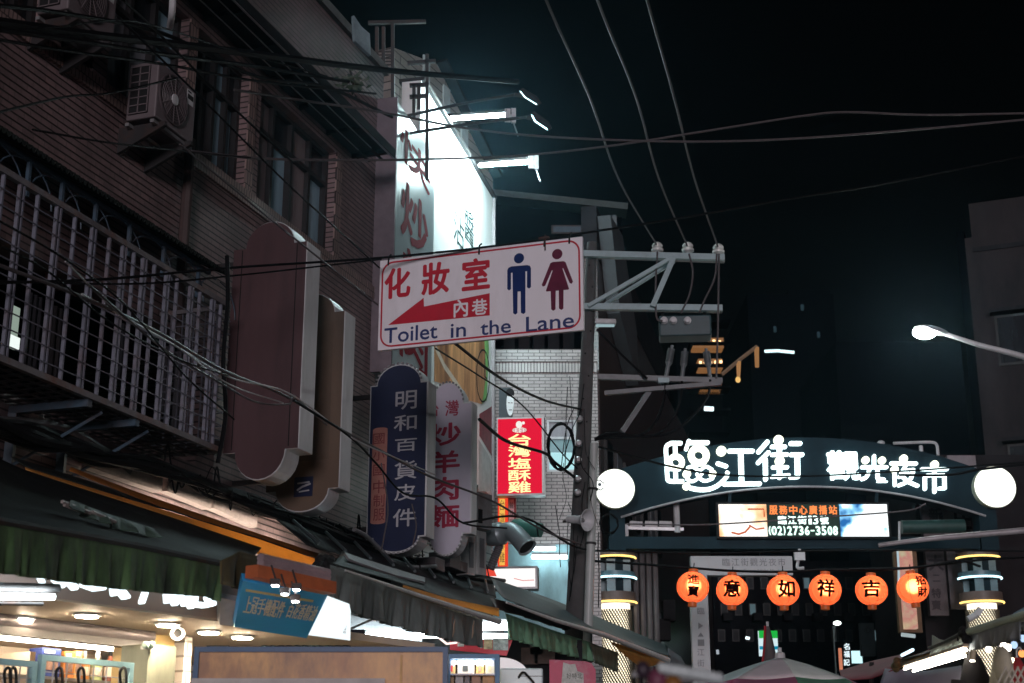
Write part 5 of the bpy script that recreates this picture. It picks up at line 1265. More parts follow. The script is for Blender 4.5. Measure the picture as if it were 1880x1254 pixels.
t_.build('lettering', mat('red_black_letters', (0.25, 0.03, 0.01), 0.6), t)
t, q = wsign('slim_sign', 'slim dark red rimmed white sign beside the red and yellow strip sign', Pl(at(933, 980, 24.6), 96), 934, 917, 944, 972, 0, mat('slim_white', (0.6, 0.58, 0.6), 0.5), frame=mat('dark_red_rim', (0.25, 0.02, 0.03), 0.5), th=0.08)
t_ = MB(); pv2 = Pl(at(933, 980, 24.6), 96)
for i, ch in enumerate('鹹酥雞'): t_.text(pv2, ch, pv2.rect(935.5, 921 + i * 16, 942.5, 934 + i * 16), 0.001, 0.004, 0.0)
t_.build('lettering', mat('slim_letters', (0.05, 0.03, 0.04), 0.6), t)
pF = Pl(at(918, 740, 24.3), 96)
t, q = wsign('face_sign', 'dark rounded sign with a pale face on its side above the red box sign', pF, 916, 712, 938, 767, 0, mat('teal_black', (0.02, 0.04, 0.05), 0.5), th=0.3)
fc = MB(); fc.disc(pF, *pF.loc(937, 742), mpx(7, 24), 0.001, 0.05, 18, mpx(24, 24)); fo = fc.build('face', mat('pale_face', (0.6, 0.65, 0.66), 0.5, emit=(0.8, 0.9, 0.95), es=0.15), t)
e = MB(); e.disc(pF, *pF.loc(937, 722), mpx(8, 24), 0.002, 0.056, 16, mpx(8, 24)); e.build('hair', M['black'], fo)
for x in (935, 940): MB().stroke(pF, [pF.loc(x - 1.2, 741), pF.loc(x + 1.2, 741)], 0.012, 0.0515, 0.056).build('eye', M['black'], fo)
MB().stroke(pF, [pF.loc(935, 754), pF.loc(940, 754)], 0.012, 0.0515, 0.056).build('mouth', M['black'], fo)
pX = Pl(at(890, 1070, 22), 97)
t, q = wsign('lit_box_sign', 'white lit box sign with a red corner above the far awning', pX, 893, 1044, 983, 1078, 0, glow('white_box', (1.0, 0.95, 0.93), 1.1), frame=M['aluminium'], cat='lit sign', th=0.25)
MB().prism(pX, [pX.loc(*p) for p in ((893, 1044), (906, 1044), (912, 1058), (893, 1058))], 0.001, 0.006).build('red_corner', glow('red_corner', (0.9, 0.08, 0.05), 0.9), t)
MB().stroke(pX, [pX.loc(*p) for p in ((944, 1062), (960, 1066), (980, 1065))], 0.012, 0.001, 0.006).build('red_line', glow('red_line', (0.9, 0.3, 0.3), 0.8), t)
# exhaust duct, hose, green tarp roll, pale cabinets
YD = 20.5
dk = thing('exhaust_duct', 'big pale bent exhaust duct opening downward below the red signs', 'duct', at(930, 980, YD))
pts = spline([at(902, 982, YD + .25), at(918, 980, YD + .1), at(938, 976, YD), at(955, 990, YD - .12), at(968, 1006, YD - .2)], 6)
rds = [mpx(21, YD)] * 8 + [mpx(17, YD)] * (len(pts) - 8)
M['duct'] = mat('galvanised_duct', (0.28, 0.33, 0.35), 0.4, 0.35, var=0.12, scale=4)
MB().tube(pts, rds, 20, cap=False).build('pipe', M['duct'], dk, smooth=True, solid=0.01)
MB().tube([pts[-1] - (pts[-1] - pts[-2]) * 0.4, pts[-1] + (pts[-1] - pts[-2]) * .15], mpx(18, YD), 20, cap=False).build('collar', M['duct'], dk, smooth=True, solid=0.012)
MB().lathe(pts[-2], pts[-1] - pts[-2], [(mpx(16, YD), 0), (0, 0.001)], 20).build('dark_mouth', M['black'], dk)
MB().tube(spline([at(918, 1000, YD + .2), at(910, 1020, YD + .2), at(900, 1045, YD + .2)], 12), [mpx(7 + 1.2 * (k % 2), YD) for k in range(25)], 12).build('flexible_hose', mat('grey_hose', (0.12, 0.11, 0.12), 0.5), dk)
tp = thing('tarp_roll', 'green rolled tarpaulin beside the exhaust duct', 'tarpaulin', at(970, 970, 23))
MB().tube([at(945, 966, 23), at(960, 968, 22.9), at(994, 974, 22.8)], [0.12, 0.15, 0.11], 14).build('roll', mat('green_tarp', (0.03, 0.15, 0.12), 0.5, var=0.5, scale=4), tp, smooth=True)
MB().tube([at(985, 962, 22.65), at(988, 985, 22.65)], 0.012, 5).build('tie_cord', M['cable'], tp)
pk_ = Pl(at(850, 1060, 19.6), 40)
ct = thing('pale_cabinet', 'pale upright metal cabinets with dark slots below the lilac sign', 'cabinet', pk_.pt(0.5, pk_.loc(870, 1060)[1], -0.2))
for i, (x0, x1, y0) in enumerate(((856, 873, 982), (875, 893, 975))):
    q = pk_.rect(x0, y0, x1, 1056); o = MB().pbox(pk_, *q, -0.4, 0).build('door', mat('cabinet_paint', (0.35, 0.36, 0.36), 0.5, streak=4), ct, bevel=0.01)
    MB().pbox(pk_, q[0] + (q[2] - q[0]) * .3, q[1] + .1, q[0] + (q[2] - q[0]) * .75, q[3] - 0.1, 0.001, 0.008).build('louvre', mat('cabinet_shade', (0.12, 0.13, 0.14), 0.5), o)
q = pk_.rect(873, 905, 905, 970); MB().pbox(pk_, *q, -0.4, -0.02).build('upper_panel', mat('old_panel', (0.28, 0.28, 0.29), 0.6, dirt=(0.1, 0.08, 0.08)), ct)
q = pk_.rect(880, 935, 886, 960); MB().pbox(pk_, *q, -0.019, 0.0).build('slot', M['black'], ct)
# umbrellas
YU = 11.0
ux = thing('market_umbrella', 'open market umbrella with grey upper and magenta and green lower panels at the bottom edge', 'umbrella', (at(1432, 1207, YU).x, YU, 0))
ap = at(1432, 1207, YU); RU = 1.15
cols = [('grey_pink', (0.72, 0.62, 0.68), 'magenta', (0.75, 0.05, 0.26)), ('pale_grey', (0.75, 0.8, 0.78), 'green', (0.06, 0.36, 0.17)), ('grey_teal', (0.55, 0.7, 0.74), 'magenta2', (0.7, 0.05, 0.24))]
cm_ = [(mat(a + '_cloth', b, 0.7, var=0.1), mat(c + '_cloth', d, 0.7, var=0.1)) for a, b, c, d in cols]
def cn(th, v):
    r = RU * v; sag = 1 - 0.05 * v * abs(math.sin(4 * (th)))
    return ap + V((r * math.cos(th) * sag, r * math.sin(th) * sag, -0.26 * v - 0.26 * v ** 2 - 0.03 * v * abs(math.sin(4 * th))))
order = [2, 1, 0, 1, 2, 0, 1, 2]
for k in range(8):
    t0, t1 = 2 * math.pi * k / 8 + 0.0, 2 * math.pi * (k + 1) / 8
    a, b_ = cm_[order[k]]
    o = MB().sheet(lambda u, v: cn(t0 + (t1 - t0) * u, 0.02 + 0.45 * v), 6, 6).build('panel', a, ux, smooth=True, solid=0.004)
    MB().sheet(lambda u, v: cn(t0 + (t1 - t0) * u, 0.471 + 0.529 * v), 6, 3).build('lower_band', b_, o, smooth=True, solid=0.004)
MB().tube([V((ap.x, YU, 0)), ap], 0.02, 8).build('pole', M['aluminium'], ux); MB().lathe(ap, (0, 0, 1), [(0.04, -0.02), (0.035, 0.03), (0.015, 0.04), (0.015, 0.07)], 10).build('cap', M['casing'], ux)
pu = thing('folded_umbrella', 'folded grey umbrella with a red edge in front of the striped shop sign', 'umbrella', (at(1412, 1205, 16).x, 16, 0))
A, B = at(1409, 1150, 16), at(1414, 1225, 16)
MB().tube([A, A.lerp(B, .15), A.lerp(B, .6), B], [mpx(3, 16), mpx(6, 16), mpx(11, 16), mpx(15, 16)], 10).build('cloth', mat('grey_cloth', (0.09, 0.08, 0.085), 0.8), pu, smooth=True)
MB().tube([A + V((-.03, -.03, 0)), A.lerp(B, .6) + V((-.06, -.03, 0)), B + V((-.09, -.03, 0))], 0.014, 5).build('red_hem', mat('red_cloth', (0.35, 0.02, 0.03), 0.7), pu)
MB().tube([V((B.x, 16, 0)), A + V((0, 0, 0.05))], 0.015, 6).build('pole', M['casing'], pu)
# ---------------------------------------------------------------- awnings along the left side
def fline(pts, off):           # pixel polyline -> world points on the facade-parallel plane
    return [FA.hit(x, y, off) for x, y in pts]
def along(P_, u):
    L_ = [0]
    for i in range(1, len(P_)): L_.append(L_[-1] + (P_[i] - P_[i - 1]).length)
    t = u * L_[-1]
    for i in range(1, len(P_)):
        if t <= L_[i] or i == len(P_) - 1: return P_[i - 1].lerp(P_[i], (t - L_[i - 1]) / max(1e-6, L_[i] - L_[i - 1]))
def ruled(A, B, nu, nv, fold=0.0, freq=30.0, sag=0.0, n=None, seed=0.0):
    n = n or FA.n
    def fn(u, v):
        p = along(A, u).lerp(along(B, u), v)
        w = fold * v * (math.sin(u * freq + seed) + 0.6 * math.sin(u * freq * 2.3 + 1.7 + seed) + 0.4 * math.sin(u * freq * 4.1 + v * 2 + seed))
        return p + n * w - V((0, 0, sag * math.sin(math.pi * v)))
    return MB().sheet(fn, nu, nv)
M['mossy'] = mat('mossy_green_tarp', (0.065, 0.125, 0.05), 0.6, var=0.9, scale=5, streak=3, bump=0.3, dirt=(0.012, 0.014, 0.014), dirt_amt=0.8)
M['olive'] = mat('olive_tarp', (0.11, 0.085, 0.035), 0.6, var=0.6, scale=4, streak=3, dirt=(0.015, 0.015, 0.01))
M['greytarp'] = mat('grey_green_tarp', (0.15, 0.175, 0.17), 0.5, var=0.5, scale=4, streak=4, bump=0.2, dirt=(0.02, 0.022, 0.022), dirt_amt=0.5)
M['greentarp'] = mat('green_striped_tarp', (0.16, 0.32, 0.2), 0.5, var=0.6, scale=5, streak=5, bump=0.2)
M['tealcanopy'] = mat('teal_canopy', (0.035, 0.055, 0.06), 0.5, var=0.4, scale=4, bump=0.15)
M['orange_cloth'] = mat('yellow_orange_tarp', (0.92, 0.55, 0.17), 0.6, var=0.1, scale=3, trans=0.65)
M['white_rail'] = mat('white_awning_rail', (0.6, 0.6, 0.6), 0.4, var=0.15, scale=8)
# first awning
a1 = thing('shop_awning', 'dark mossy green awning with a ragged hanging front at the lower left', 'awning', FA.hit(200, 1050, 3.0), 'awnings along the left shops')
Ft = fline([(-60, 950), (0, 957), (120, 978), (260, 1004), (410, 1036)], 3.0); Fb = fline([(-60, 1046), (0, 1053), (100, 1066), (200, 1080), (300, 1090), (380, 1096), (402, 1104)], 3.02)
ruled(Ft, Fb, 160, 10, 0.014, 57).build('valance', M['mossy'], a1, smooth=True, solid=0.006)
bk = fline([(-60, 815), (50, 866), (180, 907), (320, 952), (480, 1006)], 1.1)
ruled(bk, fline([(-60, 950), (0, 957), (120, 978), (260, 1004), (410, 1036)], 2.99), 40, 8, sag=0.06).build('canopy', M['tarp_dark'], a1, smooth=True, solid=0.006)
ruled(fline([(404, 1030), (440, 1012), (475, 1021)], 3.15), fline([(400, 1072), (440, 1081), (474, 1090)], 3.15), 20, 6, 0.02, 9).build('side_flap', M['olive'], a1, smooth=True, solid=0.006)
MB().tube(Ft, 0.02, 6).build('front_rod', M['iron'], a1)
rp = MB()
for x0, y0, x1, y1 in ((114, 921, 175, 945), (118, 927, 205, 962), (170, 940, 212, 958)): rp.tube([FA.hit(x0, y0, 2.2), FA.hit(x1, y1, 2.2)], 0.012, 5)
rp.build('scrap_rods', mat('bleached_rods', (0.35, 0.30, 0.28), 0.5), a1)
ruled(fline([(130, 918), (200, 945), (280, 970)], 2.15), fline([(120, 930), (205, 968), (292, 988)], 2.25), 20, 4, 0.03, 20).build('patch', mat('green_patch', (0.05, 0.085, 0.06), 0.6, var=0.8, scale=10), a1, solid=0.006)
# the glowing orange tarpaulin strips over it, lit by a tube behind
a2 = thing('orange_tarp', 'long glowing orange tarpaulin strip along the top of the mossy awning', 'awning', FA.hit(400, 970, 1.0), 'awnings along the left shops')
ruled(fline([(46, 858), (180, 900), (330, 945), (480, 992), (600, 1034)], 0.95), fline([(46, 862), (180, 907), (330, 955), (470, 1016), (560, 1043), (600, 1047)], 1.05), 50, 4, 0.006, 12).build('cloth', M['orange_cloth'], a2, smooth=True, solid=0.004)
ruled(fline([(130, 858), (250, 903), (400, 955), (590, 1018)], 0.75), fline([(126, 864), (250, 914), (400, 968), (596, 1032)], 0.8), 40, 3, 0.004, 12).build('upper_fold', mat('dark_orange_tarp', (0.42, 0.15, 0.02), 0.6, trans=0.4), a2, smooth=True, solid=0.004)
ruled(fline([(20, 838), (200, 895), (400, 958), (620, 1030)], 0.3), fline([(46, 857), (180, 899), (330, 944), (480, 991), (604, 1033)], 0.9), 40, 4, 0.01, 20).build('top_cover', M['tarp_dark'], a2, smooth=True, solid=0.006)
MB().tube(fline([(330, 962), (450, 1006), (590, 1050)], 0.45), 0.018, 6).build('hidden_tube', glow('warm_white_tube', (1.0, 0.88, 0.7), 120), a2)
kn = MB()
for i in range(26): kn.ball(FA.hit(596 + R.gauss(0, 8), 1036 + R.gauss(0, 9), 1.2 + R.uniform(-.1, .1)), 0.055, 0.055, 0.05, 7, 5)
kn.build('tie_knot', M['black'], a2)
# second awning
a3 = thing('shop_awning', 'grey green awning with a torn wrinkled front in the middle of the left shops', 'awning', FA.hit(750, 1100, 2.6), 'awnings along the left shops')
Ft = fline([(606, 1037), (700, 1070), (800, 1106), (886, 1136)], 2.6); Fb = fline([(603, 1112), (700, 1143), (760, 1160), (805, 1171), (886, 1190)], 2.62)
ruled(Ft, Fb, 170, 12, 0.03, 46, seed=2).build('valance', M['greytarp'], a3, smooth=True, solid=0.005)
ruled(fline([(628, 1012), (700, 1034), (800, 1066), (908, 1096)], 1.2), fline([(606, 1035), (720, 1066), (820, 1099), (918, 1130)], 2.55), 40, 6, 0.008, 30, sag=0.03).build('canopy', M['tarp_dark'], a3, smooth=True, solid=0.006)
MB().tube(fline([(634, 1047), (760, 1090), (916, 1141)], 2.66), [0.008, 0.018, 0.032], 8).build('front_rail', M['white_rail'], a3, smooth=True)
ruled(fline([(740, 1074), (820, 1098), (916, 1117)], 2.62), fline([(740, 1078), (820, 1106), (916, 1132)], 2.64), 20, 2).build('orange_edge', M['orange_cloth'], a3, solid=0.004)
ruled(fline([(632, 1016), (720, 1044), (780, 1062)], 1.75), fline([(640, 1028), (720, 1056), (780, 1070)], 1.9), 20, 2).build('pale_board', mat('pale_grey_board', (0.3, 0.29, 0.30), 0.6), a3, solid=0.02)
for x, y in ((833, 1152), (868, 1155)):
    tn = MB(); q = FA.loc(x, y, 2.68); tn.prism(FA, [(q[0] - .03, q[1] - .09), (q[0] + .015, q[1] - .04), (q[0] + .03, q[1] + .08), (q[0] - .01, q[1] + .03)], 2.68, 2.685)
    tn.build('tear_patches', mat('tear_lining', (0.42, 0.3, 0.22), 0.7), a3)
# third awning, far one with striped fronts
a4 = thing('shop_awning', 'teal topped awning with a green striped front in front of the concrete pole', 'awning', FA.hit(1050, 1150, 2.6), 'awnings along the left shops')
ruled(fline([(902, 1062), (980, 1088), (1090, 1130), (1225, 1186)], 1.6), fline([(926, 1100), (1000, 1128), (1100, 1160), (1232, 1206)], 2.6), 40, 6, 0.01, 40, sag=0.04).build('canopy', M['tealcanopy'], a4, smooth=True, solid=0.006)
MB().tube(fline([(930, 1106), (1020, 1139), (1110, 1166), (1226, 1212)], 2.64), [0.012, 0.022, 0.034, 0.045], 8).build('front_rail', M['white_rail'], a4, smooth=True)
ruled(fline([(928, 1126), (1000, 1152), (1086, 1180)], 2.4), fline([(931, 1171), (1000, 1192), (1091, 1216)], 2.42), 110, 8, 0.03, 60, seed=1).build('valance', M['greentarp'], a4, smooth=True, solid=0.005)
ruled(fline([(1084, 1180), (1134, 1198)], 2.45), fline([(1091, 1216), (1133, 1234)], 2.47), 40, 5, 0.015, 40).build('side_flap', mat('olive_stripe_tarp', (0.08, 0.095, 0.065), 0.6, streak=5, var=0.5), a4, smooth=True, solid=0.005)
ruled(fline([(1120, 1178), (1170, 1192), (1226, 1204)], 2.5), fline([(1150, 1206), (1180, 1228), (1224, 1216)], 2.55), 20, 5).build('orange_lining', M['orange_cloth'], a4, smooth=True, solid=0.005)
ruled(fline([(900, 1098), (960, 1112), (1060, 1150)], 1.9), fline([(908, 1118), (960, 1132), (1040, 1158)], 2.2), 20, 3, 0.02, 24).build('lining', mat('brown_lining', (0.12, 0.08, 0.07), 0.7, var=0.5, scale=6), a4, smooth=True, solid=0.005)
ruled(fline([(1226, 1190), (1250, 1206)], 2.3), fline([(1232, 1236), (1275, 1250)], 2.5), 10, 3).build('end_flap', mat('grey_end_flap', (0.08, 0.085, 0.10), 0.7), a4, smooth=True, solid=0.005)
# dark slatted lean-to roof behind the awnings, under the round topped signs
rf = thing('tin_roof', 'dark dented tin lean-to roof with ribs above the awnings', 'roof', FA.hit(760, 1040, 0.9))
ruled(fline([(480, 930), (640, 985), (760, 1030), (905, 1062)], 0.05), fline([(560, 1000), (660, 1028), (780, 1062), (910, 1098)], 1.2), 60, 8, 0.02, 70).build('sheet', M['tin'], rf, smooth=True, solid=0.01)
for i in range(9):
    u = (i + 0.5) / 9; A = along(fline([(480, 930), (640, 985), (760, 1030), (905, 1062)], 0.05), u); B = along(fline([(560, 1000), (660, 1028), (780, 1062), (910, 1098)], 1.2), u)
    MB().tube([A + V((0, 0, .05)), B + V((0, 0, .05))], 0.018, 5).build('rib', mat('dull_rib', (0.06, 0.08, 0.085), 0.4), rf)
fp = thing('front_pipe', 'pale bent conduit running along the wall below the navy sign', 'pipe', FA.hit(720, 1030, 0.6))
MB().tube(spline([FA.hit(650, 972, 0.7), FA.hit(672, 984, 0.7), FA.hit(702, 1012, 0.7), FA.hit(733, 1040, 0.7), FA.hit(800, 1040, 0.7)], 6), 0.025, 8).build('pipe', M['aluminium'], fp, smooth=True)
for x in (752, 770): MB().beam(FA.hit(x, 1036, 0.7), FA.hit(x + 6, 1075, 0.9), 0.02, 0.02).build('bracket', M['iron'], fp)
ub_ = thing('wall_units', 'small pale boxes and brackets fixed under the lilac sign', 'wall box', FA.hit(830, 1040, 0.7))
for x, y, s_ in ((800, 1045, .16), (826, 1040, .2), (846, 1048, .14)):
    q = FA.loc(x, y, 0.7); MB().pbox(FA, q[0], q[1], q[0] + s_ * 2, q[1] + s_, 0.4, 0.7).build('box', M['acbody'], ub_, bevel=0.01)
bm = thing('fascia_beam', 'broken pale beam running along the wall above the orange tarpaulin', 'beam', FA.hit(300, 900, 0.1))
for x0, y0, x1, y1 in ((160, 836, 290, 876), (300, 880, 380, 908), (385, 912, 465, 942)):
    A, B = FA.hit(x0, y0 + 8, 0.1), FA.hit(x1, y1 + 14, 0.1); MB().beam(A, B, 0.1, 0.15).build('board', mat('pale_pink_board', (0.32, 0.26, 0.25), 0.7, dirt=(0.1, 0.08, 0.08)), bm)
cd = thing('conduit', 'grey conduit pipe running down the tiled wall under the window cage', 'pipe', FA.hit(120, 800, 0.1))
MB().tube(spline(fline([(-40, 772), (60, 778), (125, 790), (190, 830), (235, 866)], 0.12), 5), 0.045, 8).build('pipe', M['cable_grey'], cd, smooth=True)
# thick tangle of cables along the facade
tg = MB()
base = [(-60, 772), (60, 800), (160, 828), (280, 858), (380, 892), (480, 926), (600, 970), (700, 1012), (800, 1046), (910, 1068)]
for k in range(16):
    pts = []
    for x, y in base:
        s_ = max(0.35, 1 - x / 1400); pts.append(FA.hit(x + R.gauss(0, 8), y + R.gauss(0, 9 * s_), 0.25 + R.uniform(0, .25)))
    tg.tube(spline(pts, 6), R.uniform(0.012, 0.04), 6)
tag(tg.build('cable_bundle', M['cable'], None, smooth=True), 'thick tangled black cable bundle along the facade above the awnings', 'cable bundle')
bl = MB()
for i in range(38):
    x = R.uniform(300, 900); y = 862 + (x - 300) * 0.34; pts = [FA.hit(x, y + R.uniform(-14, 4), .4)]
    dx = R.uniform(-35, 45); dy = R.uniform(8, 45) * R.choice((-1.4, .5, .7)); pts += [FA.hit(x + dx * .5, y + dy + R.uniform(0, 12), .5), FA.hit(x + dx, y + dx * .33 + R.uniform(-8, 8), .45)]
    bl.tube(spline(pts, 6), R.uniform(0.006, 0.011), 4)
tag(bl.build('loose_wires', M['cable'], None, smooth=True), 'loose loops of thin black wire sprouting from the cable bundle on the facade', 'wires', kind='stuff')

# ---------------------------------------------------------------- first shop (lit), lower left
P1 = Pl(at(200, 1140, 9.5) * V((1, 1, 0)), 33)
zC = at(200, 1127, 9.5).z
def hz(px, py, z):
    d = ray(px, py); return EYE + d * ((z - EYE.z) / d.z)
def p1(px, py, off=0.0): return P1.loc(px, py, off)
sh = thing('lit_shop', 'brightly lit shop with a half raised shutter at the lower left', 'shop', P1.pt(0.6, 0, -1))
M['fascia'] = mat('pinkish_fascia', (0.46, 0.37, 0.34), 0.6, var=0.05, scale=3, dirt=(0.36, 0.28, 0.26), dirt_amt=0.3)
M['ceil'] = mat('cream_ceiling', (0.70, 0.58, 0.47), 0.6, var=0.05, scale=3)
M['cream'] = mat('cream_shop_wall', (0.78, 0.62, 0.46), 0.6, var=0.06, scale=2)
aE = p1(446, 1160, 0.1)[0]; aS = -2.6
fo_ = 0.75; zf0 = P1.hit(200, 1112, fo_ - 0.1).z
q = [P1.pt(aS, zf0, fo_ - .15), P1.pt(aE, zf0 + .02, fo_ - .15), P1.pt(aE - 0.0, zf0 + 0.30, fo_ + .05), P1.pt(aS, zf0 + 0.30, fo_ + .05)]
nf = (q[1] - q[0]).cross(q[3] - q[0]).normalized()
MB().add(q + [p - nf * 0.05 for p in q], [(0, 1, 2, 3), (7, 6, 5, 4), (1, 0, 4, 5), (2, 1, 5, 6), (3, 2, 6, 7), (0, 3, 7, 4)]).build('fascia', M['fascia'], sh)
MB().box(P1.pt(aS, zf0 + 0.001, -3.2), P1.r * (aE - aS + 1.6), V((0, 0, 0.05)), P1.n * (3.2 + fo_ - .16)).build('ceiling', M['ceil'], sh)
aP0, aP1 = p1(241, 1220)[0], p1(292, 1220)[0]
zS = P1.hit(150, 1172, -0.25).z
for k in range(3):
    z = zS + 0.06 + 0.085 * k; MB().tube([P1.pt(aS, z, -0.25), P1.pt(p1(277, 1175, -.25)[0], z, -0.25)], 0.048, 12).build('shutter_slat', mat('shutter_steel', (0.30, 0.26, 0.27), 0.35, 0.3, var=0.15, scale=8), sh, smooth=True)
MB().pbox(P1, aS, zS + 0.27, p1(277, 1175, -.25)[0], zf0, -0.3, -0.2).build('shutter_box', mat('shutter_box_paint', (0.16, 0.12, 0.12), 0.6), sh)
MB().pbox(P1, aS, zS - 0.03, p1(277, 1175, -.25)[0], zS + 0.02, -0.29, -0.21).build('shutter_bar', mat('shutter_bar_steel', (0.12, 0.11, 0.11), 0.5), sh)
bwz = -1.9
MB().box(P1.pt(aS, 0.01, -1.9), P1.r * (aE - aS + 1.6), V((0, 0, 0.04)), P1.n * 3.6).build('shop_floor', mat('pale_floor_tile', (0.75, 0.68, 0.6), 0.4, var=0.05), sh)  # unseen floor, added pale to bounce the downlights onto the ceiling
MB().pbox(P1, aS, 0, aP1 + 1.2, zf0, bwz - 0.1, bwz).build('back_wall', M['cream'], sh)
MB().pbox(P1, aP0, 0, aP1, P1.hit(266, 1181, 0.15).z, -0.1, 0.15).build('pillar', mat('grey_green_pillar', (0.16, 0.17, 0.13), 0.6, var=0.4, scale=5, streak=4), sh)
MB().pbox(P1, aP1 + 0.004, 0, p1(338, 1200, -.3)[0], zf0 - 0.002, -0.45, -0.3).build('yellow_wall', mat('yellow_wall', (0.72, 0.50, 0.20), 0.6, var=0.06), sh)
MB().pbox(P1, p1(338, 1200, -.2)[0], 0, p1(352, 1200, -.2)[0], zf0 - 0.003, -0.4, -0.2).build('tiled_pier', tile_mat('white_pier_tile', 33, 0.09, 0.1, (0.6, 0.58, 0.55), (0.55, 0.5, 0.48), (0.2, 0.18, 0.17), 0.008), sh)
dl = M.setdefault('downlight', glow('warm_downlight', (1.0, 0.80, 0.56), 420))
for i, (x, y) in enumerate(((40, 1133), (160, 1127), (308, 1144), (384, 1158), (445, 1167))):
    c = hz(x, y, zf0 - 0.001)
    o = MB().lathe(c, (0, 0, -1), [(0.085, 0), (0.085, 0.012), (0.07, 0.016), (0, 0.016)], 20).build('downlight_ring', M['casing'], sh, smooth=True)
    MB().lathe(c - V((0, 0, 0.0165)), (0, 0, -1), [(0.066, 0), (0.066, 0.004), (0, 0.004)], 20).build('downlight', dl, o)
for a in (-0.9, 0.1, 0.8):
    c = P1.pt(a, zf0 - 0.02, -1.2); MB().tube([c - P1.r * 0.35, c + P1.r * 0.35], 0.02, 8).build('inner_tube', glow('shop_inner_tube', (1.0, 0.9, 0.74), 42), sh)
# raised lit letters peeking out under the awning
lt = MB(); off = fo_ + 0.12
for pts, w in (([(70, 1060), (75, 1069)], 4), ([(98, 1064), (112, 1076), (118, 1068)], 7), ([(124, 1068), (134, 1079)], 9), ([(150, 1074), (172, 1082), (186, 1080)], 7), ([(204, 1078), (206, 1092)], 5), ([(206, 1080), (218, 1086), (226, 1096)], 9), ([(220, 1082), (231, 1096)], 6), ([(265, 1085), (258, 1106)], 6),
                ([(303, 1088), (304, 1105)], 6), ([(312, 1090), (318, 1109)], 7), ([(322, 1091), (321, 1108)], 5), ([(333, 1092), (336, 1110)], 7), ([(344, 1094), (348, 1114)], 8), ([(356, 1096), (354, 1112)], 6), ([(360, 1110), (372, 1112), (388, 1108)], 9), ([(378, 1098), (384, 1110)], 8)):
    lt.stroke(P1, [P1.loc(x, y, off) for x, y in pts], mpx(w, 9), off - 0.01, off + 0.03)
lt.build('lit_lettering', glow('cool_lit_letters', (0.8, 0.95, 1), 2.2), sh)
# goods on the shelf
ps = Pl(P1.pt(0, 0, -1.2), 33)
zsh = ps.hit(150, 1247).z
sf = thing('goods_shelf', 'glass shelf of boxed and bottled goods inside the bright shop', 'shelf', ps.pt(0, zsh - 0.02, 0))
MB().pbox(ps, ps.loc(-60, 1240)[0], zsh - 0.02, ps.loc(240, 1240)[0], zsh, -0.3, 0.02).build('shelf_board', mat('glass_shelf', (0.5, 0.5, 0.48), 0.2), sf); MB().pbox(ps, ps.loc(52, 1200)[0], 0, ps.loc(62, 1200)[0], zf0 - .1, -0.3, 0.02).build('divider', M['cream'], sf)
def good(name, label, x0, y0, x1, c, cap=None, d=0.14, grp='boxes and bottles on the bright shop shelf'):
    q = ps.rect(x0, y0, x1, 1247, -0.05); t = thing(name, label, name.split('_')[-1], ps.pt((q[0] + q[2]) / 2, zsh + .001, -0.1), grp)
    w = (q[2] - q[0]); ctr = ps.pt((q[0] + q[2]) / 2, zsh + .001, -0.1); h = q[3] - zsh
    if cap is None:
        MB().pbox(ps, q[0], zsh + .001, q[2], q[3], -0.05 - d, -0.05).build('body', c, t, bevel=0.004)
        MB().pbox(ps, q[0] + w * .15, zsh + h * .25, q[2] - w * .15, zsh + h * .6, -0.049, -0.046).build('picture', mat('box_print', (0.25, 0.14, 0.1), 0.5, var=0.8, scale=30), t); MB().pbox(ps, q[0] + w * .12, zsh + h * .82, q[0] + w * .65, zsh + h * .92, -0.049, -0.046).build('title_stripe', M['white_paint'], t)
    else:
        MB().lathe(ctr, (0, 0, 1), [(w * .48, 0), (w * .5, h * .05), (w * .5, h * .58), (w * .2, h * .72), (w * .17, h * .8)], 16).build('body', c, t, smooth=True)
        MB().lathe(ctr + V((0, 0, h * .8)), (0, 0, 1), [(w * .2, 0), (w * .2, h * .2), (0, h * .2)], 12).build('lid', cap, t, smooth=True); MB().lathe(ctr + V((0, 0, h * .15)), (0, 0, 1), [(w * .505, 0), (w * .505, h * .3)], 16).build('label_band', M['cream'], t, smooth=True)
good('goods_box', 'tall dark blue printed box on the bright shop shelf', 75, 1190, 111, mat('blue_box', (0.03, 0.05, 0.2), 0.5, var=0.3))
good('goods_box', 'orange printed box beside the dark blue box on the shop shelf', 117, 1196, 136, mat('orange_box', (0.6, 0.2, 0.04), 0.5), d=.1)
good('goods_box', 'brownish orange box third along the bright shop shelf', 137, 1195, 150, mat('amber_box', (0.65, 0.33, 0.1), 0.5), d=.1)
good('goods_bottle', 'amber bottle with a grey cap on the bright shop shelf', 153, 1195, 171, mat('amber_plastic', (0.65, 0.25, 0.06), 0.3), mat('grey_cap', (0.25, 0.22, 0.2), 0.5))
good('goods_bottle', 'pale green bottle with a white cap on the bright shop shelf', 178, 1196, 195, mat('pale_green_plastic', (0.4, 0.45, 0.2), 0.3), M['white_paint'])
good('goods_bottle', 'brown bottle with a black pump cap on the bright shop shelf', 202, 1192, 220, mat('brown_plastic', (0.22, 0.06, 0.03), 0.3), M['black'])
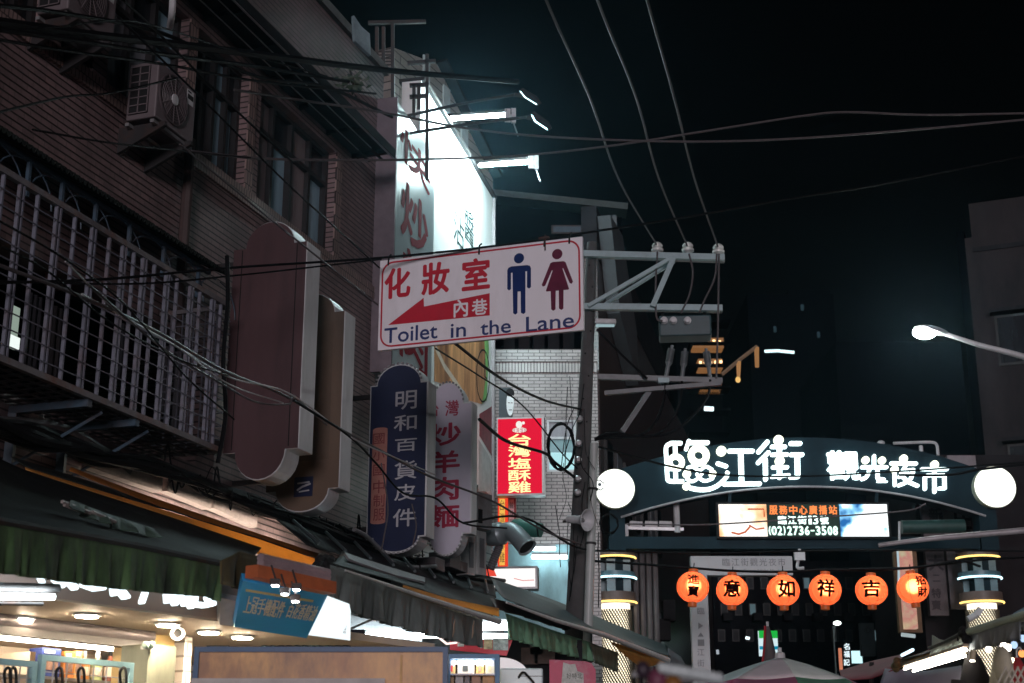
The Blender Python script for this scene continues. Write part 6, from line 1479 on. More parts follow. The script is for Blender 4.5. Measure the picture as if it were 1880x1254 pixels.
# display grids with hooks at the shop mouth
pg = Pl(P1.pt(0, 0, 0.2), 33)
for i, (x0, x1, y0) in enumerate(((-40, 62, 1210), (69, 240, 1209))):
    q = pg.rect(x0, y0, x1, 1300); t = thing('display_grid', ['pale blue display grid cut off by the lower left corner', 'wide pale blue display grid with black hooks beside the grey green pillar'][i], 'display grid', pg.pt((q[0] + q[2]) / 2, 0, 0), 'pale blue display grids at the shop mouth')
    f = MB(); e = mpx(10, 9)
    f.pbox(pg, q[0], q[3] - e, q[2], q[3], -0.02, 0.02); f.pbox(pg, q[0], 0, q[0] + e, q[3] - e, -0.02, 0.02); f.pbox(pg, q[2] - e, 0, q[2], q[3] - e, -0.02, 0.02)
    f.build('frame', mat('pale_blue_frame', (0.27, 0.48, 0.55), 0.4), t)
    w = MB(); n = 7
    for k in range(1, n): x = q[0] + (q[2] - q[0]) * k / n; w.pbox(pg, x, 0.3, x + .005, q[3] - e, -0.004, 0.004)
    for k in range(1, 14): w.pbox(pg, q[0] + e, q[3] - k * 0.1, q[2] - e, q[3] - k * 0.1 + .005, 0.0045, 0.009)
    w.build('wire_mesh', M['casing'], t)
    for hx in ((10, 20) if i == 0 else (105, 145, 222)):
        MB().tube(spline([pg.hit(hx, 1260, 0.03), pg.hit(hx - 2, 1236, 0.06), pg.hit(hx + 4, 1226, 0.12), pg.hit(hx + 9, 1232, 0.14), pg.hit(hx + 10, 1260, 0.14)], 5), 0.009, 6).build('hook', M['black'], t, smooth=True)
tf = thing('tube_lamp', 'long fluorescent tube lamp in a grey holder under the mossy awning', 'tube lamp', P1.hit(50, 1090, 1.0))
def tb(x0, y0, x1, y1, r_, m, nm, d=1.0): MB().tube([P1.hit(x0, y0, d), P1.hit(x1, y1, d)], r_, 10).build(nm, m, tf, smooth=True)
tb(-80, 1095, 98, 1096, mpx(6, 7.5), glow('left_tube', (0.9, 0.98, 1), 30), 'tube'); tb(-80, 1076, 107, 1080, mpx(9, 7.5), mat('grey_batten', (0.12, 0.12, 0.125), 0.6), 'batten', 0.95); tb(-80, 1107, 78, 1109, mpx(4, 7.5), M['iron'], 'rail', 0.97)
cv = thing('security_camera', 'white dome ended security camera under the cream ceiling of the bright shop', 'camera', P1.hit(324, 1160, 0.2))
c = P1.hit(326, 1163, 0.2); d_ = (EYE + V((0.3, 0, 0.6)) - c).normalized()
MB().lathe(c - d_ * .12, d_, [(0.03, -.02), (0.045, 0), (0.05, .12), (0.045, .14), (0.03, .14)], 14).build('body', M['white_paint'], cv, smooth=True); MB().lathe(c + d_ * .0205, d_, [(0.028, 0), (0.02, .005), (0, .005)], 12).build('lens', M['black'], cv); MB().tube([c - d_ * .08, V((c.x, c.y, zf0 - 0.001)) - d_ * V((.08, .08, 0))], 0.02, 8).build('mount', M['white_paint'], cv)
el = thing('emergency_light', 'small twin emergency lamp on top of the grey green pillar', 'lamp', P1.hit(272, 1185, 0.2))
for x in (267, 278): MB().ball(P1.hit(x, 1184, 0.2), 0.024, 0.024, 0.024, 12, 8).build('bulb', mat('frosted_green_bulb', (0.45, 0.6, 0.52), 0.2), el, smooth=True)
MB().beam(P1.hit(262, 1189, 0.17), P1.hit(282, 1189, 0.17), 0.04, 0.02).build('base', M['casing'], el)
# slanted blue sign, its white neighbour and the panels behind
def slant(name, label, quad, off0, off1, m, txt=None, tm=None, cat='shop sign'):
    """quad: TL TR BR BL photo points; bottom on off0, top on off1 of the shop plane"""
    TL, TR, BR, BL = [P1.hit(*p, o) for p, o in zip(quad, (off1, off1, off0, off0))]
    t = thing(name, label, cat, BL.lerp(BR, .5))
    n = (BR - BL).cross(TL - BL).normalized()
    if n.dot(EYE - BL) < 0: n = -n
    v = [BL, BR, TR, TL]; MB().add(v + [p - n * 0.05 for p in v], [(0, 1, 2, 3), (7, 6, 5, 4), (1, 0, 4, 5), (2, 1, 5, 6), (3, 2, 6, 7), (0, 3, 7, 4)]).build('panel', m, t)
    def uv(u, v_): return BL.lerp(BR, u).lerp(TL.lerp(TR, u), v_) + n * 0.002
    if txt:
        m_ = MB()
        for ch, u0, v0, u1, v1 in txt:
            vs, fs, _ = glyph(ch)
            for k, (dx, dy) in enumerate(((0, 0), (.004, 0), (-.004, 0))): m_.add([uv(u0 + x * (u1 - u0) + dx, v0 + y * (v1 - v0)) + n * (0.001 * k) for x, y in vs], fs)
        m_.build('lettering', tm, t)
    return t, uv, n
M['bluesign'] = mat('bright_blue_sign', (0.03, 0.36, 0.8), 0.35, var=0.1, scale=2)
ch = '上冠手機配件'; tx = [(c_, 0.07 + i * 0.082, 0.36, 0.145 + i * 0.082, 0.72) for i, c_ in enumerate(ch)] + [(c_, 0.60 + i * 0.074, 0.40, 0.667 + i * 0.074, 0.74) for i, c_ in enumerate('百花香精油')]
t, uv, n_ = slant('blue_shop_sign', 'slanted bright blue shop sign with cream characters under the awnings', ((446, 1066), (602, 1092), (563, 1172), (430, 1151)), 0.75, 1.25, M['bluesign'], tx, mat('cream_letters', (0.95, 0.93, 0.8), 0.5))
s_ = MB(); s_.poly([uv(.05, .80), uv(.86, .80), uv(.86, .85), uv(.05, .85)]); s_.build('cream_stripe', mat('cream_stripe', (0.75, 0.62, 0.33), 0.5), t)
t, uv, n_ = slant('white_lit_panel', 'white lit panel right of the slanted blue sign', ((600, 1106), (644, 1122), (643, 1176), (566, 1166)), 0.72, 1.2, glow('white_lit_panel', (0.88, 0.97, 1.0), 1.15))
m_ = MB()
for i, c_ in enumerate('工商服務'):
    vs, fs, _ = glyph(c_); m_.add([uv(.80 + x * .08, .58 - i * .12 + y * .1) for x, y in vs], fs)
m_.build('lettering', mat('grey_small_letters', (0.2, 0.2, 0.22), 0.6), t)
t, uv, n_ = slant('fascia_board', 'plain pale fascia panel between the awning and the slanted blue sign', ((404, 1098), (447, 1106), (429, 1150), (404, 1147)), 0.66, 0.84, mat('pale_fascia', (0.5, 0.5, 0.52), 0.5), cat='board')
ob = thing('orange_beam', 'orange steel roller beam above the slanted blue sign', 'beam', P1.hit(540, 1065, 1.6))
MB().beam(P1.hit(462, 1049, 1.3), P1.hit(606, 1080, 1.3), 0.1, mpx(20, 10)).build('beam', mat('orange_steel', (0.48, 0.13, 0.05), 0.5, var=0.2, dirt=(0.15, 0.06, 0.04)), ob)
for k in range(3): MB().tube([P1.hit(478, 1024 + k * 8, 1.25), P1.hit(602, 1052 + k * 9, 1.25)], 0.028, 8).build('roller_tube', mat('pinkish_tube', (0.45, 0.34, 0.36), 0.35, 0.2), ob, smooth=True)
for x, y in ((505, 1075), (523, 1091), (544, 1083), (542, 1104)):
    c = P1.hit(x, y, 1.5); t = thing('spot_lamp', {505: 'leftmost small clip lamp over the blue sign', 523: 'second small clip lamp over the blue sign', 544: 'highest right small clip lamp over the blue sign', 542: 'lowest small clip lamp hanging before the cream stripe'}[x], 'spot lamp', c, 'clip lamps over the blue sign')
    MB().cbox(c + V((0, 0, .02)), 0.055, 0.05, 0.035).build('housing', M['iron'], t); MB().cbox(c - V((0, 0, .002)), 0.036, 0.034, 0.006).build('lens', glow('clip_lamp', (0.9, 0.97, 1), 40), t); MB().tube([c + V((0, 0, .04)), c + V((-.03, .02, .12))], 0.006, 5).build('stem', M['iron'], t)
# second shop: bright white tubes, pale walls
pS2 = Pl(FA.pt(0, 0, 1.6), HEAD)
s2_ = thing('white_shop', 'cold white lit shop interior behind the wooden board', 'shop', pS2.pt(0, 0, -1))
q = pS2.rect(640, 1090, 905, 1260, -1.5); MB().pbox(pS2, q[0] - .3, 0, q[2] + .5, q[3], -1.55, -1.5).build('back_wall', mat('cool_white_wall', (0.42, 0.47, 0.5), 0.6, var=0.15, scale=2), s2_)
q = pS2.rect(650, 1150, 806, 1161); MB().pbox(pS2, q[0] + .05, q[1], q[2], q[3] + .05, -1.2, -0.2).build('soffit', mat('soffit_grey', (0.3, 0.31, 0.33), 0.6), s2_)
for i, (x0, y0, x1, y1, o_) in enumerate(((656, 1168, 806, 1167, -0.1), (650, 1180, 728, 1183, -0.4))): MB().tube([pS2.hit(x0, y0, o_), pS2.hit(x1, y1, o_)], 0.028, 8).build('tube', glow('cold_tube', (0.82, 0.97, 1), 22), s2_)
for x in (742, 772): MB().beam(pS2.hit(x, 1165, -.5), pS2.hit(x, 1200, -.5), 0.03, 0.03).build('shelf_post', M['white_paint'], s2_)
for x0, y0, x1, y1 in ((690, 1138, 700, 1152), (730, 1145, 738, 1152)):
    q = pS2.rect(x0, y0, x1, y1, -.3); MB().pbox(pS2, *q, -.4, -.3).build('wall_clip', M['white_paint'], s2_)
MB().tube([pS2.hit(642, 1155, 0), pS2.hit(682, 1138, 0)], 0.012, 6).build('strut', M['aluminium'], s2_)
MB().tube([pS2.hit(805, 1170, .3), pS2.hit(820, 1182, .3), pS2.hit(838, 1180, .3)], 0.012, 6).build('light_strip', glow('pinkish_strip', (1, 0.8, 0.75), 1.5), s2_)
t = thing('corner_lamp', 'small cold white tube lamp between the two awnings', 'tube lamp', at(908, 1155, 16.5)); MB().tube([at(886, 1150, 16.5), at(932, 1149, 16.5)], 0.05, 8).build('tube', glow('corner_tube', (0.85, 0.97, 1), 7), t); MB().tube([at(886, 1168, 16.5), at(932, 1169, 16.5)], 0.035, 8).build('tube', glow('corner_tube', (0.85, 0.97, 1), 7), t); MB().beam(at(884, 1140, 16.6), at(934, 1142, 16.6), 0.1, 0.05).build('batten', M['casing'], t)
# wooden board, goods case, appliances, poster
pW2 = front(8.2, 590)
wbd = thing('wooden_board', 'stained plywood board in a blue frame at the bottom edge of the photo', 'board', pW2.pt(0, 0, 0))
q = pW2.rect(355, 1188, 822, 1300); f = mpx(9, 8.2)
MB().pbox(pW2, q[0] + f, 0.9, q[2] - f, q[3] - f, -0.03, 0).build('plywood', mat('stained_plywood', (0.95, 0.33, 0.085), 0.4, var=0.6, scale=4, streak=2.5, dirt=(0.16, 0.045, 0.02), dirt_amt=0.9), wbd)
fr_ = MB(); fr_.pbox(pW2, q[0], q[3] - f, q[2], q[3], -0.05, 0.02); fr_.pbox(pW2, q[0], 0, q[0] + f, q[3] - f, -0.05, 0.02); fr_.pbox(pW2, q[2] - f, 0, q[2], q[3] - f, -0.05, 0.02); fr_.build('frame', mat('blue_frame_paint', (0.02, 0.09, 0.22), 0.45, var=0.15), wbd)
a0, z0, a1, z1 = pW2.rect(734, 1203, 738, 1300); MB().pbox(pW2, a0, z0, a1, z1, 0.001, 0.014).build('slat', mat('yellow_slat', (0.7, 0.4, 0.12), 0.5), wbd)
a0, z0, a1, z1 = pW2.rect(352, 1246, 707, 1300); MB().pbox(pW2, a0, z0, a1, z1, 0.021, 0.03).build('paper', mat('pale_paper', (0.6, 0.55, 0.53), 0.6), wbd)
pc = front(9.4, 868)
gc = thing('goods_case', 'blue framed display case full of small packets beside the plywood board', 'display case', pc.pt(0, 0, 0))
q = pc.rect(823, 1201, 917, 1320); f = mpx(8, 9.4)
fr_ = MB(); fr_.pbox(pc, q[0], q[3] - f, q[2], q[3], -0.3, 0.01); fr_.pbox(pc, q[2] - f, 0, q[2], q[3] - f, -0.3, 0.01); fr_.pbox(pc, q[0], 0, q[0] + .01, q[3] - f, -0.3, 0.01); fr_.build('frame', mat('case_blue', (0.02, 0.16, 0.35), 0.45), gc)
MB().pbox(pc, q[0] + .012, 0, q[2] - f - .001, q[3] - f - .001, -0.32, -0.3).build('back_panel', M['cream'], gc); MB().pbox(pc, q[0] + .012, pc.loc(860, 1236)[1] - .01, q[2] - f - .001, pc.loc(860, 1236)[1], -0.29, -0.02).build('shelf', M['white_paint'], gc)
MB().beam(pc.pt(q[0] + .02, q[3] - f - .02, -0.05), pc.pt(q[2] - f - .02, q[3] - f - .02, -0.05), 0.03, 0.015).build('case_light', glow('case_light', (1, 0.93, 0.82), 9), gc)
zz_ = pc.loc(860, 1236)[1]
pkc = [(0.7, 0.5, 0.2), (0.75, 0.7, 0.62), (0.7, 0.45, 0.15), (0.75, 0.68, 0.5)]
pl_ = ['white and amber packet with a red patch at the left of the blue case', 'wide cream packet with a dark patch in the blue case', 'amber packet with a white top in the blue case', 'pale tan packet at the right of the blue case']
for i, (x0, x1) in enumerate(((824, 836), (840, 871), (874, 889), (891, 908))):
    a, _, b_, zt_ = pc.rect(x0, 1211, x1, 1236, -.1); t = thing('goods_packet', pl_[i], 'packet', pc.pt((a + b_) / 2, zz_ + .001, -.15), 'packets in the blue case')
    MB().pbox(pc, a, zz_ + .001, b_, zt_, -0.2, -0.1).build('body', mat('packet_card', pkc[i], 0.5, var=.15, scale=20), t, bevel=.003); MB().pbox(pc, a + .003, zz_ + (zt_ - zz_) * .55, b_ - .003, zt_ - .002, -0.099, -0.097).build('top_print', M['white_paint'], t); MB().pbox(pc, a + (b_ - a) * .3, zz_ + (zt_ - zz_) * .2, a + (b_ - a) * .62, zz_ + (zt_ - zz_) * .6, -0.096, -0.094).build('patch', mat('packet_patch', [(0.6, .03, .03), (.05, .06, .06), (.5, .3, .2), (.6, .5, .3)][i], .5), t)
for i, (x0, x1, y0, c_) in enumerate(((825, 833, 1242, (0.6, 0.4, 0.2)), (836, 850, 1240, (0.75, 0.75, 0.75)), (853, 862, 1241, (0.2, 0.2, 0.22)), (866, 882, 1240, (0.42, 0.24, 0.15)), (886, 908, 1239, (0.5, 0.28, 0.1)))):
    a, _, b_, zt_ = pc.rect(x0, y0, x1, 1300, -.1); o = MB().pbox(pc, a, zt_ - .25, b_, zt_, -0.22, -0.1).build('goods_packet', mat('low_packet', c_, .5, var=.3, scale=15)); tag(o, ['tan packet lowest left in the blue case', 'plain white box on the lower shelf of the blue case', 'dark packet on the lower shelf of the blue case', 'brown printed packet on the lower shelf of the blue case', 'orange brown box lowest right in the blue case'][i], 'packet', 'packets in the blue case')
pa = front(10.5, 950)
ap_ = thing('white_cooler', 'white appliance with a rounded lid beside the blue goods case', 'appliance', pa.pt(0, 0, 0))
prof = [pa.loc(918, 1207)] + [pa.loc(918 + 52 * math.sin(t_ * math.pi / 20), 1240 - 33 * math.cos(t_ * math.pi / 20)) for t_ in range(0, 11)] + [pa.loc(970, 1300), pa.loc(918, 1300)]
MB().prism(pa, prof, -0.5, 0).build('lid', mat('white_plastic_lid', (0.72, 0.76, 0.76), 0.25, var=.04), ap_)
a, z0, b_, z1 = pa.rect(918, 1231, 996, 1320); MB().pbox(pa, a, 0, b_, z1, -0.2, 0.2).build('body', mat('pale_blue_body', (0.6, 0.74, 0.77), 0.35, var=.05), ap_, bevel=.01)
MB().pbox(pa, pa.loc(953, 1240)[0], pa.loc(950, 1246)[1], b_, pa.loc(950, 1245)[1], 0.201, 0.206).build('seam', M['iron'], ap_)
cl = MB().tube(spline([pa.hit(952, 1244, .23), pa.hit(957, 1236, .25), pa.hit(963, 1235, .25), pa.hit(970, 1242, .25), pa.hit(980, 1254, .25), pa.hit(988, 1275, .25)], 5), 0.008, 6).build('clip_cord', M['black'], None, smooth=True); tag(cl, 'black clip and cord lying over the front of the white appliance', 'cord')
pp = front(18, 1050)
ps_ = thing('red_poster', 'worn crimson poster board with a pale patch of writing under the green striped awning', 'poster', pp.pt(0, 0, 0))
a, z0, b_, z1 = pp.rect(1009, 1211, 1094, 1300); pr = [(a, 0.9), (b_, 0.9), (b_, z1 - .12), (b_ - .05, z1 - .04), (b_ - .12, z1 - .02), (a, z1)]
MB().prism(pp, pr, -0.03, 0).build('board', mat('crimson_poster', (0.42, 0.03, 0.09), 0.5, var=.2, scale=4, dirt=(0.4, 0.25, 0.3), dirt_amt=.7), ps_)
w = MB(); w.prism(pp, [pp.loc(*p) for p in ((1034, 1216), (1046, 1220), (1056, 1219), (1060, 1232), (1071, 1236), (1072, 1262), (1030, 1262), (1032, 1240))], 0.001, 0.004); wo = w.build('pale_patch', mat('worn_white_patch', (0.45, 0.45, 0.44), 0.6, var=.35, scale=14), ps_)
w = MB()
for i, c_ in enumerate('好特北'): w.text(pp, c_, pp.rect(1040 + i * 10, 1236, 1049 + i * 10, 1246), 0.0045, 0.003, 0.01)
w.build('lettering', mat('faded_ink', (0.1, 0.11, 0.09), .7), wo)
rb = thing('red_signboard', 'long red signboard with striped pictures under the torn grey awning', 'signboard', at(880, 1190, 16.2)); pr_ = front(16.2, 880)
q = pr_.rect(826, 1172, 942, 1203); MB().prism(pr_, [pr_.loc(826, 1176), pr_.loc(942, 1172), pr_.loc(930, 1204), pr_.loc(826, 1193)], -0.05, 0).build('board', mat('signal_red', (0.5, 0.03, 0.05), .5, var=.15), rb)
for x0, x1, y0, y1, c_ in ((888, 904, 1173, 1192, (.4, .33, .2)), (905, 933, 1172, 1194, (.3, .36, .36)), (840, 852, 1180, 1187, (.5, .5, .48))): MB().pbox(pr_, *pr_.rect(x0, y0, x1, y1), .001, .006).build('picture', mat('striped_print', c_, .5, var=.7, scale=22), rb)
pdv = front(18.5, 950); q = pdv.rect(905, 1175, 1010, 1300); bb_ = thing('dark_stall', 'dark stall with hung bags behind the white appliance', 'stall', pdv.pt(0, 0, 0)); MB().pbox(pdv, q[0], 0, q[2] + .4, q[3], -.1, 0).build('wall', M['dark_concrete'], bb_)
for x, y, s_ in ((972, 1205, .2), (985, 1190, .16), (1000, 1200, .25)): MB().cbox(pdv.hit(x, y, .1), s_, .1, s_).build('hung_bag', mat('brown_bag', (.08, .05, .045), .7, var=.5), bb_)
pg_ = front(10.8, 560); q = pg_.rect(352, 1160, 646, 1300); dk_ = thing('dark_doorway', 'dark doorway with hung clothes below the slanted blue sign', 'doorway', pg_.pt(0, 0, -.6)); MB().pbox(pg_, q[0], 0, q[2], q[3] + .1, -.9, -.8).build('back', mat('navy_dark', (.018, .02, .035), .8), dk_)
for i in range(9):
    x = 492 + i * 17 + R.uniform(-3, 3); a, b_ = pg_.loc(x, 1176, -.3); k = MB()
    k.sheet(lambda u, v: pg_.pt(a - .05 + .1 * u + .03 * v * (u - .5), b_ - .5 * v, -.3 + .03 * math.sin(u * 9 + i) - .05 * (u - .5) ** 2), 8, 8); k.build('hung_garment', mat('grey_blue_cloth', R.choice([(.1, .17, .18), (.05, .07, .08), (.16, .24, .25), (.04, .04, .05)]), .8, streak=4), dk_, smooth=True, solid=.01)
k = MB(); k.prism(pg_, [pg_.loc(427, 1171, -.4), pg_.loc(462, 1171, -.4), pg_.loc(455, 1190, -.4), pg_.loc(432, 1190, -.4)], -.45, -.4); k.build('pale_cup', mat('pale_green_cup', (.42, .52, .48), .4), dk_)
k = MB(); k.prism(pg_, [pg_.loc(372, 1166, -.3), pg_.loc(422, 1172, -.3), pg_.loc(418, 1200, -.3), pg_.loc(384, 1200, -.3)], -.35, -.3); k.build('dark_panel', mat('slate_panel', (.03, .035, .05), .5), dk_)

# ---------------------------------------------------------------- stalls at the lower right
XR = 2.62
PR = Pl((XR, 9, 0), 180)                                  # plane along the right row, facing the lane
def rl_(pts, off=0.0): return [PR.hit(x, y, off) for x, y in pts]
M['pale_green_tarp'] = mat('pale_green_tarp', (0.42, 0.5, 0.46), .55, var=.35, scale=5, streak=3, bump=.15)
M['slate_tarp'] = mat('slate_tarp', (0.25, 0.28, 0.31), .55, var=.35, scale=5, streak=3, bump=.15)
r1_ = thing('stall_awning', 'slate grey stall awning with a rolled pale green top edge at the right edge', 'awning', PR.hit(1820, 1180), 'stall awnings at the lower right')
ruled(rl_([(1782, 1165), (1830, 1149), (1873, 1137)]), rl_([(1784, 1196), (1830, 1183), (1868, 1174)]), 60, 6, .012, 24, n=PR.n).build('valance', M['slate_tarp'], r1_, smooth=True, solid=.006)
MB().tube(rl_([(1776, 1161), (1830, 1144), (1890, 1127)], .0), 0.022, 8).build('front_roll', mat('pale_green_roll', (0.5, 0.62, 0.5), .5), r1_, smooth=True)
def can(pts, dz, dx): return [p + V((dx, 0, dz)) for p in rl_(pts)]
ruled(rl_([(1778, 1159), (1830, 1143), (1890, 1125)]), can([(1778, 1150), (1830, 1133), (1890, 1112)], .12, .9), 20, 5, .01, 10, n=V((0, 0, 1))).build('canopy', mat('grey_green_canopy', (.3, .4, .34), .6, var=.3), r1_, smooth=True, solid=.006)
r2_ = thing('stall_awning', 'smaller pale green stall awning with a pointed upper flap left of the slate awning', 'awning', PR.hit(1740, 1190), 'stall awnings at the lower right')
ruled(rl_([(1710, 1188), (1740, 1176), (1766, 1163)]), rl_([(1709, 1208), (1740, 1199), (1766, 1187)]), 40, 6, .01, 18, n=PR.n).build('valance', M['pale_green_tarp'], r2_, smooth=True, solid=.006)
k = MB(); P_ = rl_([(1711, 1187), (1711, 1166), (1722, 1173), (1734, 1176)], .02); k.add(P_ + [p + V((.01, .01, 0)) for p in P_], [(0, 1, 2, 3), (7, 6, 5, 4), (0, 1, 5, 4), (1, 2, 6, 5), (2, 3, 7, 6), (3, 0, 4, 7)]); k.build('pointed_flap', M['pale_green_tarp'], r2_)
MB().tube(rl_([(1706, 1190), (1740, 1176), (1770, 1160)], .01), .012, 6).build('front_rod', M['iron'], r2_)
kn = MB()
for i in range(16): kn.ball(PR.hit(1773 + R.gauss(0, 4), 1166 + R.gauss(0, 6), R.uniform(-.03, .03)), .026, .028, .026, 7, 5)
kn.build('tie_knot', M['black'], r2_)
ruled(rl_([(1706, 1189), (1740, 1175), (1770, 1160)]), can([(1706, 1184), (1740, 1168), (1770, 1152)], .1, .9), 20, 5).build('canopy', mat('dull_green_canopy', (.11, .14, .13), .6), r2_, smooth=True, solid=.006)
r3_ = thing('stall_awning', 'low amber lined stall awning above the pair of warm tubes', 'awning', PR.hit(1680, 1210), 'stall awnings at the lower right')
ruled(rl_([(1646, 1216), (1680, 1206), (1709, 1196)], -.1), rl_([(1648, 1228), (1680, 1215), (1709, 1204)], .0), 20, 3).build('lining', mat('amber_tarp', (.55, .3, .08), .6, trans=.3), r3_, smooth=True, solid=.005)
ruled(rl_([(1640, 1214), (1680, 1203), (1710, 1192)], -.02), can([(1640, 1206), (1680, 1196), (1710, 1184)], .1, .9), 20, 3).build('canopy', mat('grey_blue_canopy', (.14, .16, .2), .6), r3_, smooth=True, solid=.005)
k = MB()
for i in range(12): k.ball(PR.hit(1646 + R.gauss(0, 3), 1222 + R.gauss(0, 5), R.uniform(-.03, .03)), .026, .028, .026, 7, 5)
k.build('tie_knot', mat('brown_knot', (.12, .06, .02), .7), r3_)
for i, (x0, y0, x1, y1, o_) in enumerate(((1661, 1228, 1774, 1193, .05), (1677, 1232, 1772, 1204, -.08))):
    A, B = PR.hit(x0, y0, o_), PR.hit(x1, y1, o_); t = thing('stall_tube_lamp', ['upper of two slanting warm white tubes under the stall awnings', 'lower of two slanting warm white tubes under the stall awnings'][i], 'tube lamp', A, 'warm tubes under the right stall awnings')
    MB().tube([A, B], .008, 8).build('tube', glow('warm_white_stall_tube', (1, .93, .8), 22), t); MB().beam(A + V((0, 0, .025)), B + V((0, 0, .025)), .03, .018).build('batten', mat('warm_batten', (.4, .3, .2), .5), t)
rt = thing('red_tent', 'dark red tent roof behind the low amber lined awning', 'tent', at(1600, 1225, 13)); k = MB()
ruled([at(1540, 1232, 14), at(1600, 1214, 13.5), at(1665, 1200, 13)], [at(1545, 1250, 12), at(1600, 1246, 11.6), at(1650, 1226, 11.2)], 20, 5, sag=-.03).build('roof', mat('dark_red_cloth', (.30, .015, .04), .6, var=.2), rt, smooth=True, solid=.006)
MB().tube([at(1600, 1300, 12.5), at(1600, 1216, 12.5)], .02, 6).build('pole', M['iron'], rt)
gcl = thing('grey_sheet', 'pale purplish grey sheet stretched under the pair of warm tubes', 'sheet', at(1690, 1245, 11)); ruled([at(1625, 1228, 11.4), at(1700, 1232, 11), at(1765, 1222, 10.4)], [at(1600, 1300, 11.3), at(1700, 1300, 10.9), at(1765, 1300, 10.3)], 30, 6, .03, 12, n=V((0, -1, 0))).build('cloth', mat('purple_grey_sheet', (.5, .48, .58), .6, var=.1), gcl, smooth=True, solid=.006)
t = tag(MB().tube([at(1656, 1203, 11.6), at(1676, 1193, 11.3)], .012, 6).build('small_tube_lamp', glow('cold_small_tube', (.7, .92, 1), 2.2)), 'short cold white tube beside the red tent roof', 'tube lamp')
bt = thing('blue_tarp', 'small bright blue tarpaulin corner at the right edge above the slate awning', 'tarpaulin', at(1868, 1125, 9)); ruled([at(1842, 1140, 9), at(1865, 1124, 9), at(1895, 1108, 9)], [at(1850, 1142, 8.6), at(1868, 1133, 8.6), at(1895, 1124, 8.6)], 12, 4, .01, 12).build('cloth', mat('blue_tarp_cloth', (.03, .2, .4), .5, var=.2), bt, smooth=True, solid=.005)
MB().tube([at(1895, 1300, 9), at(1895, 1108, 9)], .02, 6).build('pole', M['iron'], bt)
def garment(name, label, cx, y0, w, Y, m, hood=False, cat='garment', rot=0.0):
    t = thing(name, label, cat, at(cx, 1254, Y)); top = at(cx, y0, Y); W_ = mpx(w, Y) / 2
    def fn(u, v):
        th = 2 * math.pi * u; ww = W_ * (0.16 + 0.84 * min(1, (v * 3.0)) ** 0.55) * (1 + .12 * max(0, v - .4)); dd = 0.10 * (0.3 + .7 * min(1, v * 3))
        wr = 1 + .05 * math.sin(th * 5 + v * 3) * min(1, v * 2)
        return top + V((ww * math.cos(th) * wr, dd * math.sin(th) * wr, -0.75 * v))
    MB().sheet(fn, 40, 22).build('body', m, t, smooth=True, solid=.008)
    for s_ in (-1, 1):
        a = top + V((s_ * W_ * .85, 0, -.16)); MB().tube(spline([a, a + V((s_ * .05, -.01, -.25)), a + V((s_ * .06, -.02, -.55))], 5), [.055 - .0015 * k for k in range(11)], 12).build('sleeve', m, t, smooth=True)
    if hood: MB().ball(top + V((0, -.05, -.06)), W_ * .62, .10, .115, 18, 12).build('hood', m, t, smooth=True)
    else: MB().lathe(top, (0, -.2, 1), [(W_ * .24, -.04), (W_ * .26, .01), (W_ * .2, .015), (W_ * .18, -.03)], 16).build('collar', m, t, smooth=True)
    MB().tube(spline([top + V((0, 0, -.02)), top + V((0, 0, .05)), top + V((.02, 0, .07)), top + V((.03, 0, .05))], 4), .004, 5).build('hanger_hook', M['aluminium'], t)
    return t
garment('dark_coat', 'dark brown black coat hanging under the slate stall awning', 1786, 1199, 62, 8.6, mat('dark_brown_cloth', (.022, .019, .02), .85, var=.3, scale=12))
garment('beige_hoodie', 'beige hooded sweatshirt hanging right of the dark coat', 1834, 1207, 50, 8.2, mat('beige_cloth', (.6, .55, .42), .9, var=.15, scale=10), True)
garment('red_jacket', 'red jacket behind a wire lattice at the lower right corner', 1868, 1212, 44, 8.4, mat('red_jacket_cloth', (.38, .03, .035), .85, var=.2, scale=10))
lg = thing('wire_lattice', 'cream diamond lattice panel in front of the red jacket at the lower right corner', 'lattice', at(1868, 1254, 7.9)); k = MB(); plx = front(7.9, 1868)
for i in range(8):
    k.stroke(plx, [plx.loc(1846 + i * 11, 1225), plx.loc(1846 + i * 11 + 32, 1290)], .008, -.004, .004); k.stroke(plx, [plx.loc(1846 + i * 11, 1225), plx.loc(1846 + i * 11 - 32, 1290)], .008, .0045, .012)
k.build('panel', mat('cream_wire', (.5, .45, .36), .5), lg)
bs = [(1815, 1192, (1, .9, .7), 'round warm bulb under the slate awning left of the pair of bulbs'), (1842, 1185, (1, .92, .76), 'warm bulb hanging highest under the slate awning'), (1851, 1189, (1, .92, .76), 'warm bulb just right of the highest bulb under the slate awning'), (1858, 1214, (1, .85, .6), 'lowest warm bulb beside the red jacket'), (1876, 1200, (1, .35, .1), 'orange lit lamp at the right edge'), (1862, 1184, (.5, .7, 1), 'bluish lit bulb right of the pair of warm bulbs'), (1878, 1172, (.5, .7, 1), 'bluish lit bulb at the right edge below the slate awning')]
for i, (x, y, c_, lb) in enumerate(bs):
    c = at(x, y, 9.2 if i < 4 else 8.8); t = thing('bulb_lamp', lb, 'bulb', c, 'bulbs under the right stall awnings'); MB().ball(c, .02, .02, .022, 12, 8).build('bulb', glow('stall_bulb', c_, [9, 10, 9, 7, 1.6, 1.2, 1.2][i]), t, smooth=True); MB().lathe(c + V((0, 0, .02)), (0, 0, 1), [(.012, 0), (.012, .02), (.004, .024), (.004, .1)], 8).build('socket', M['iron'], t)
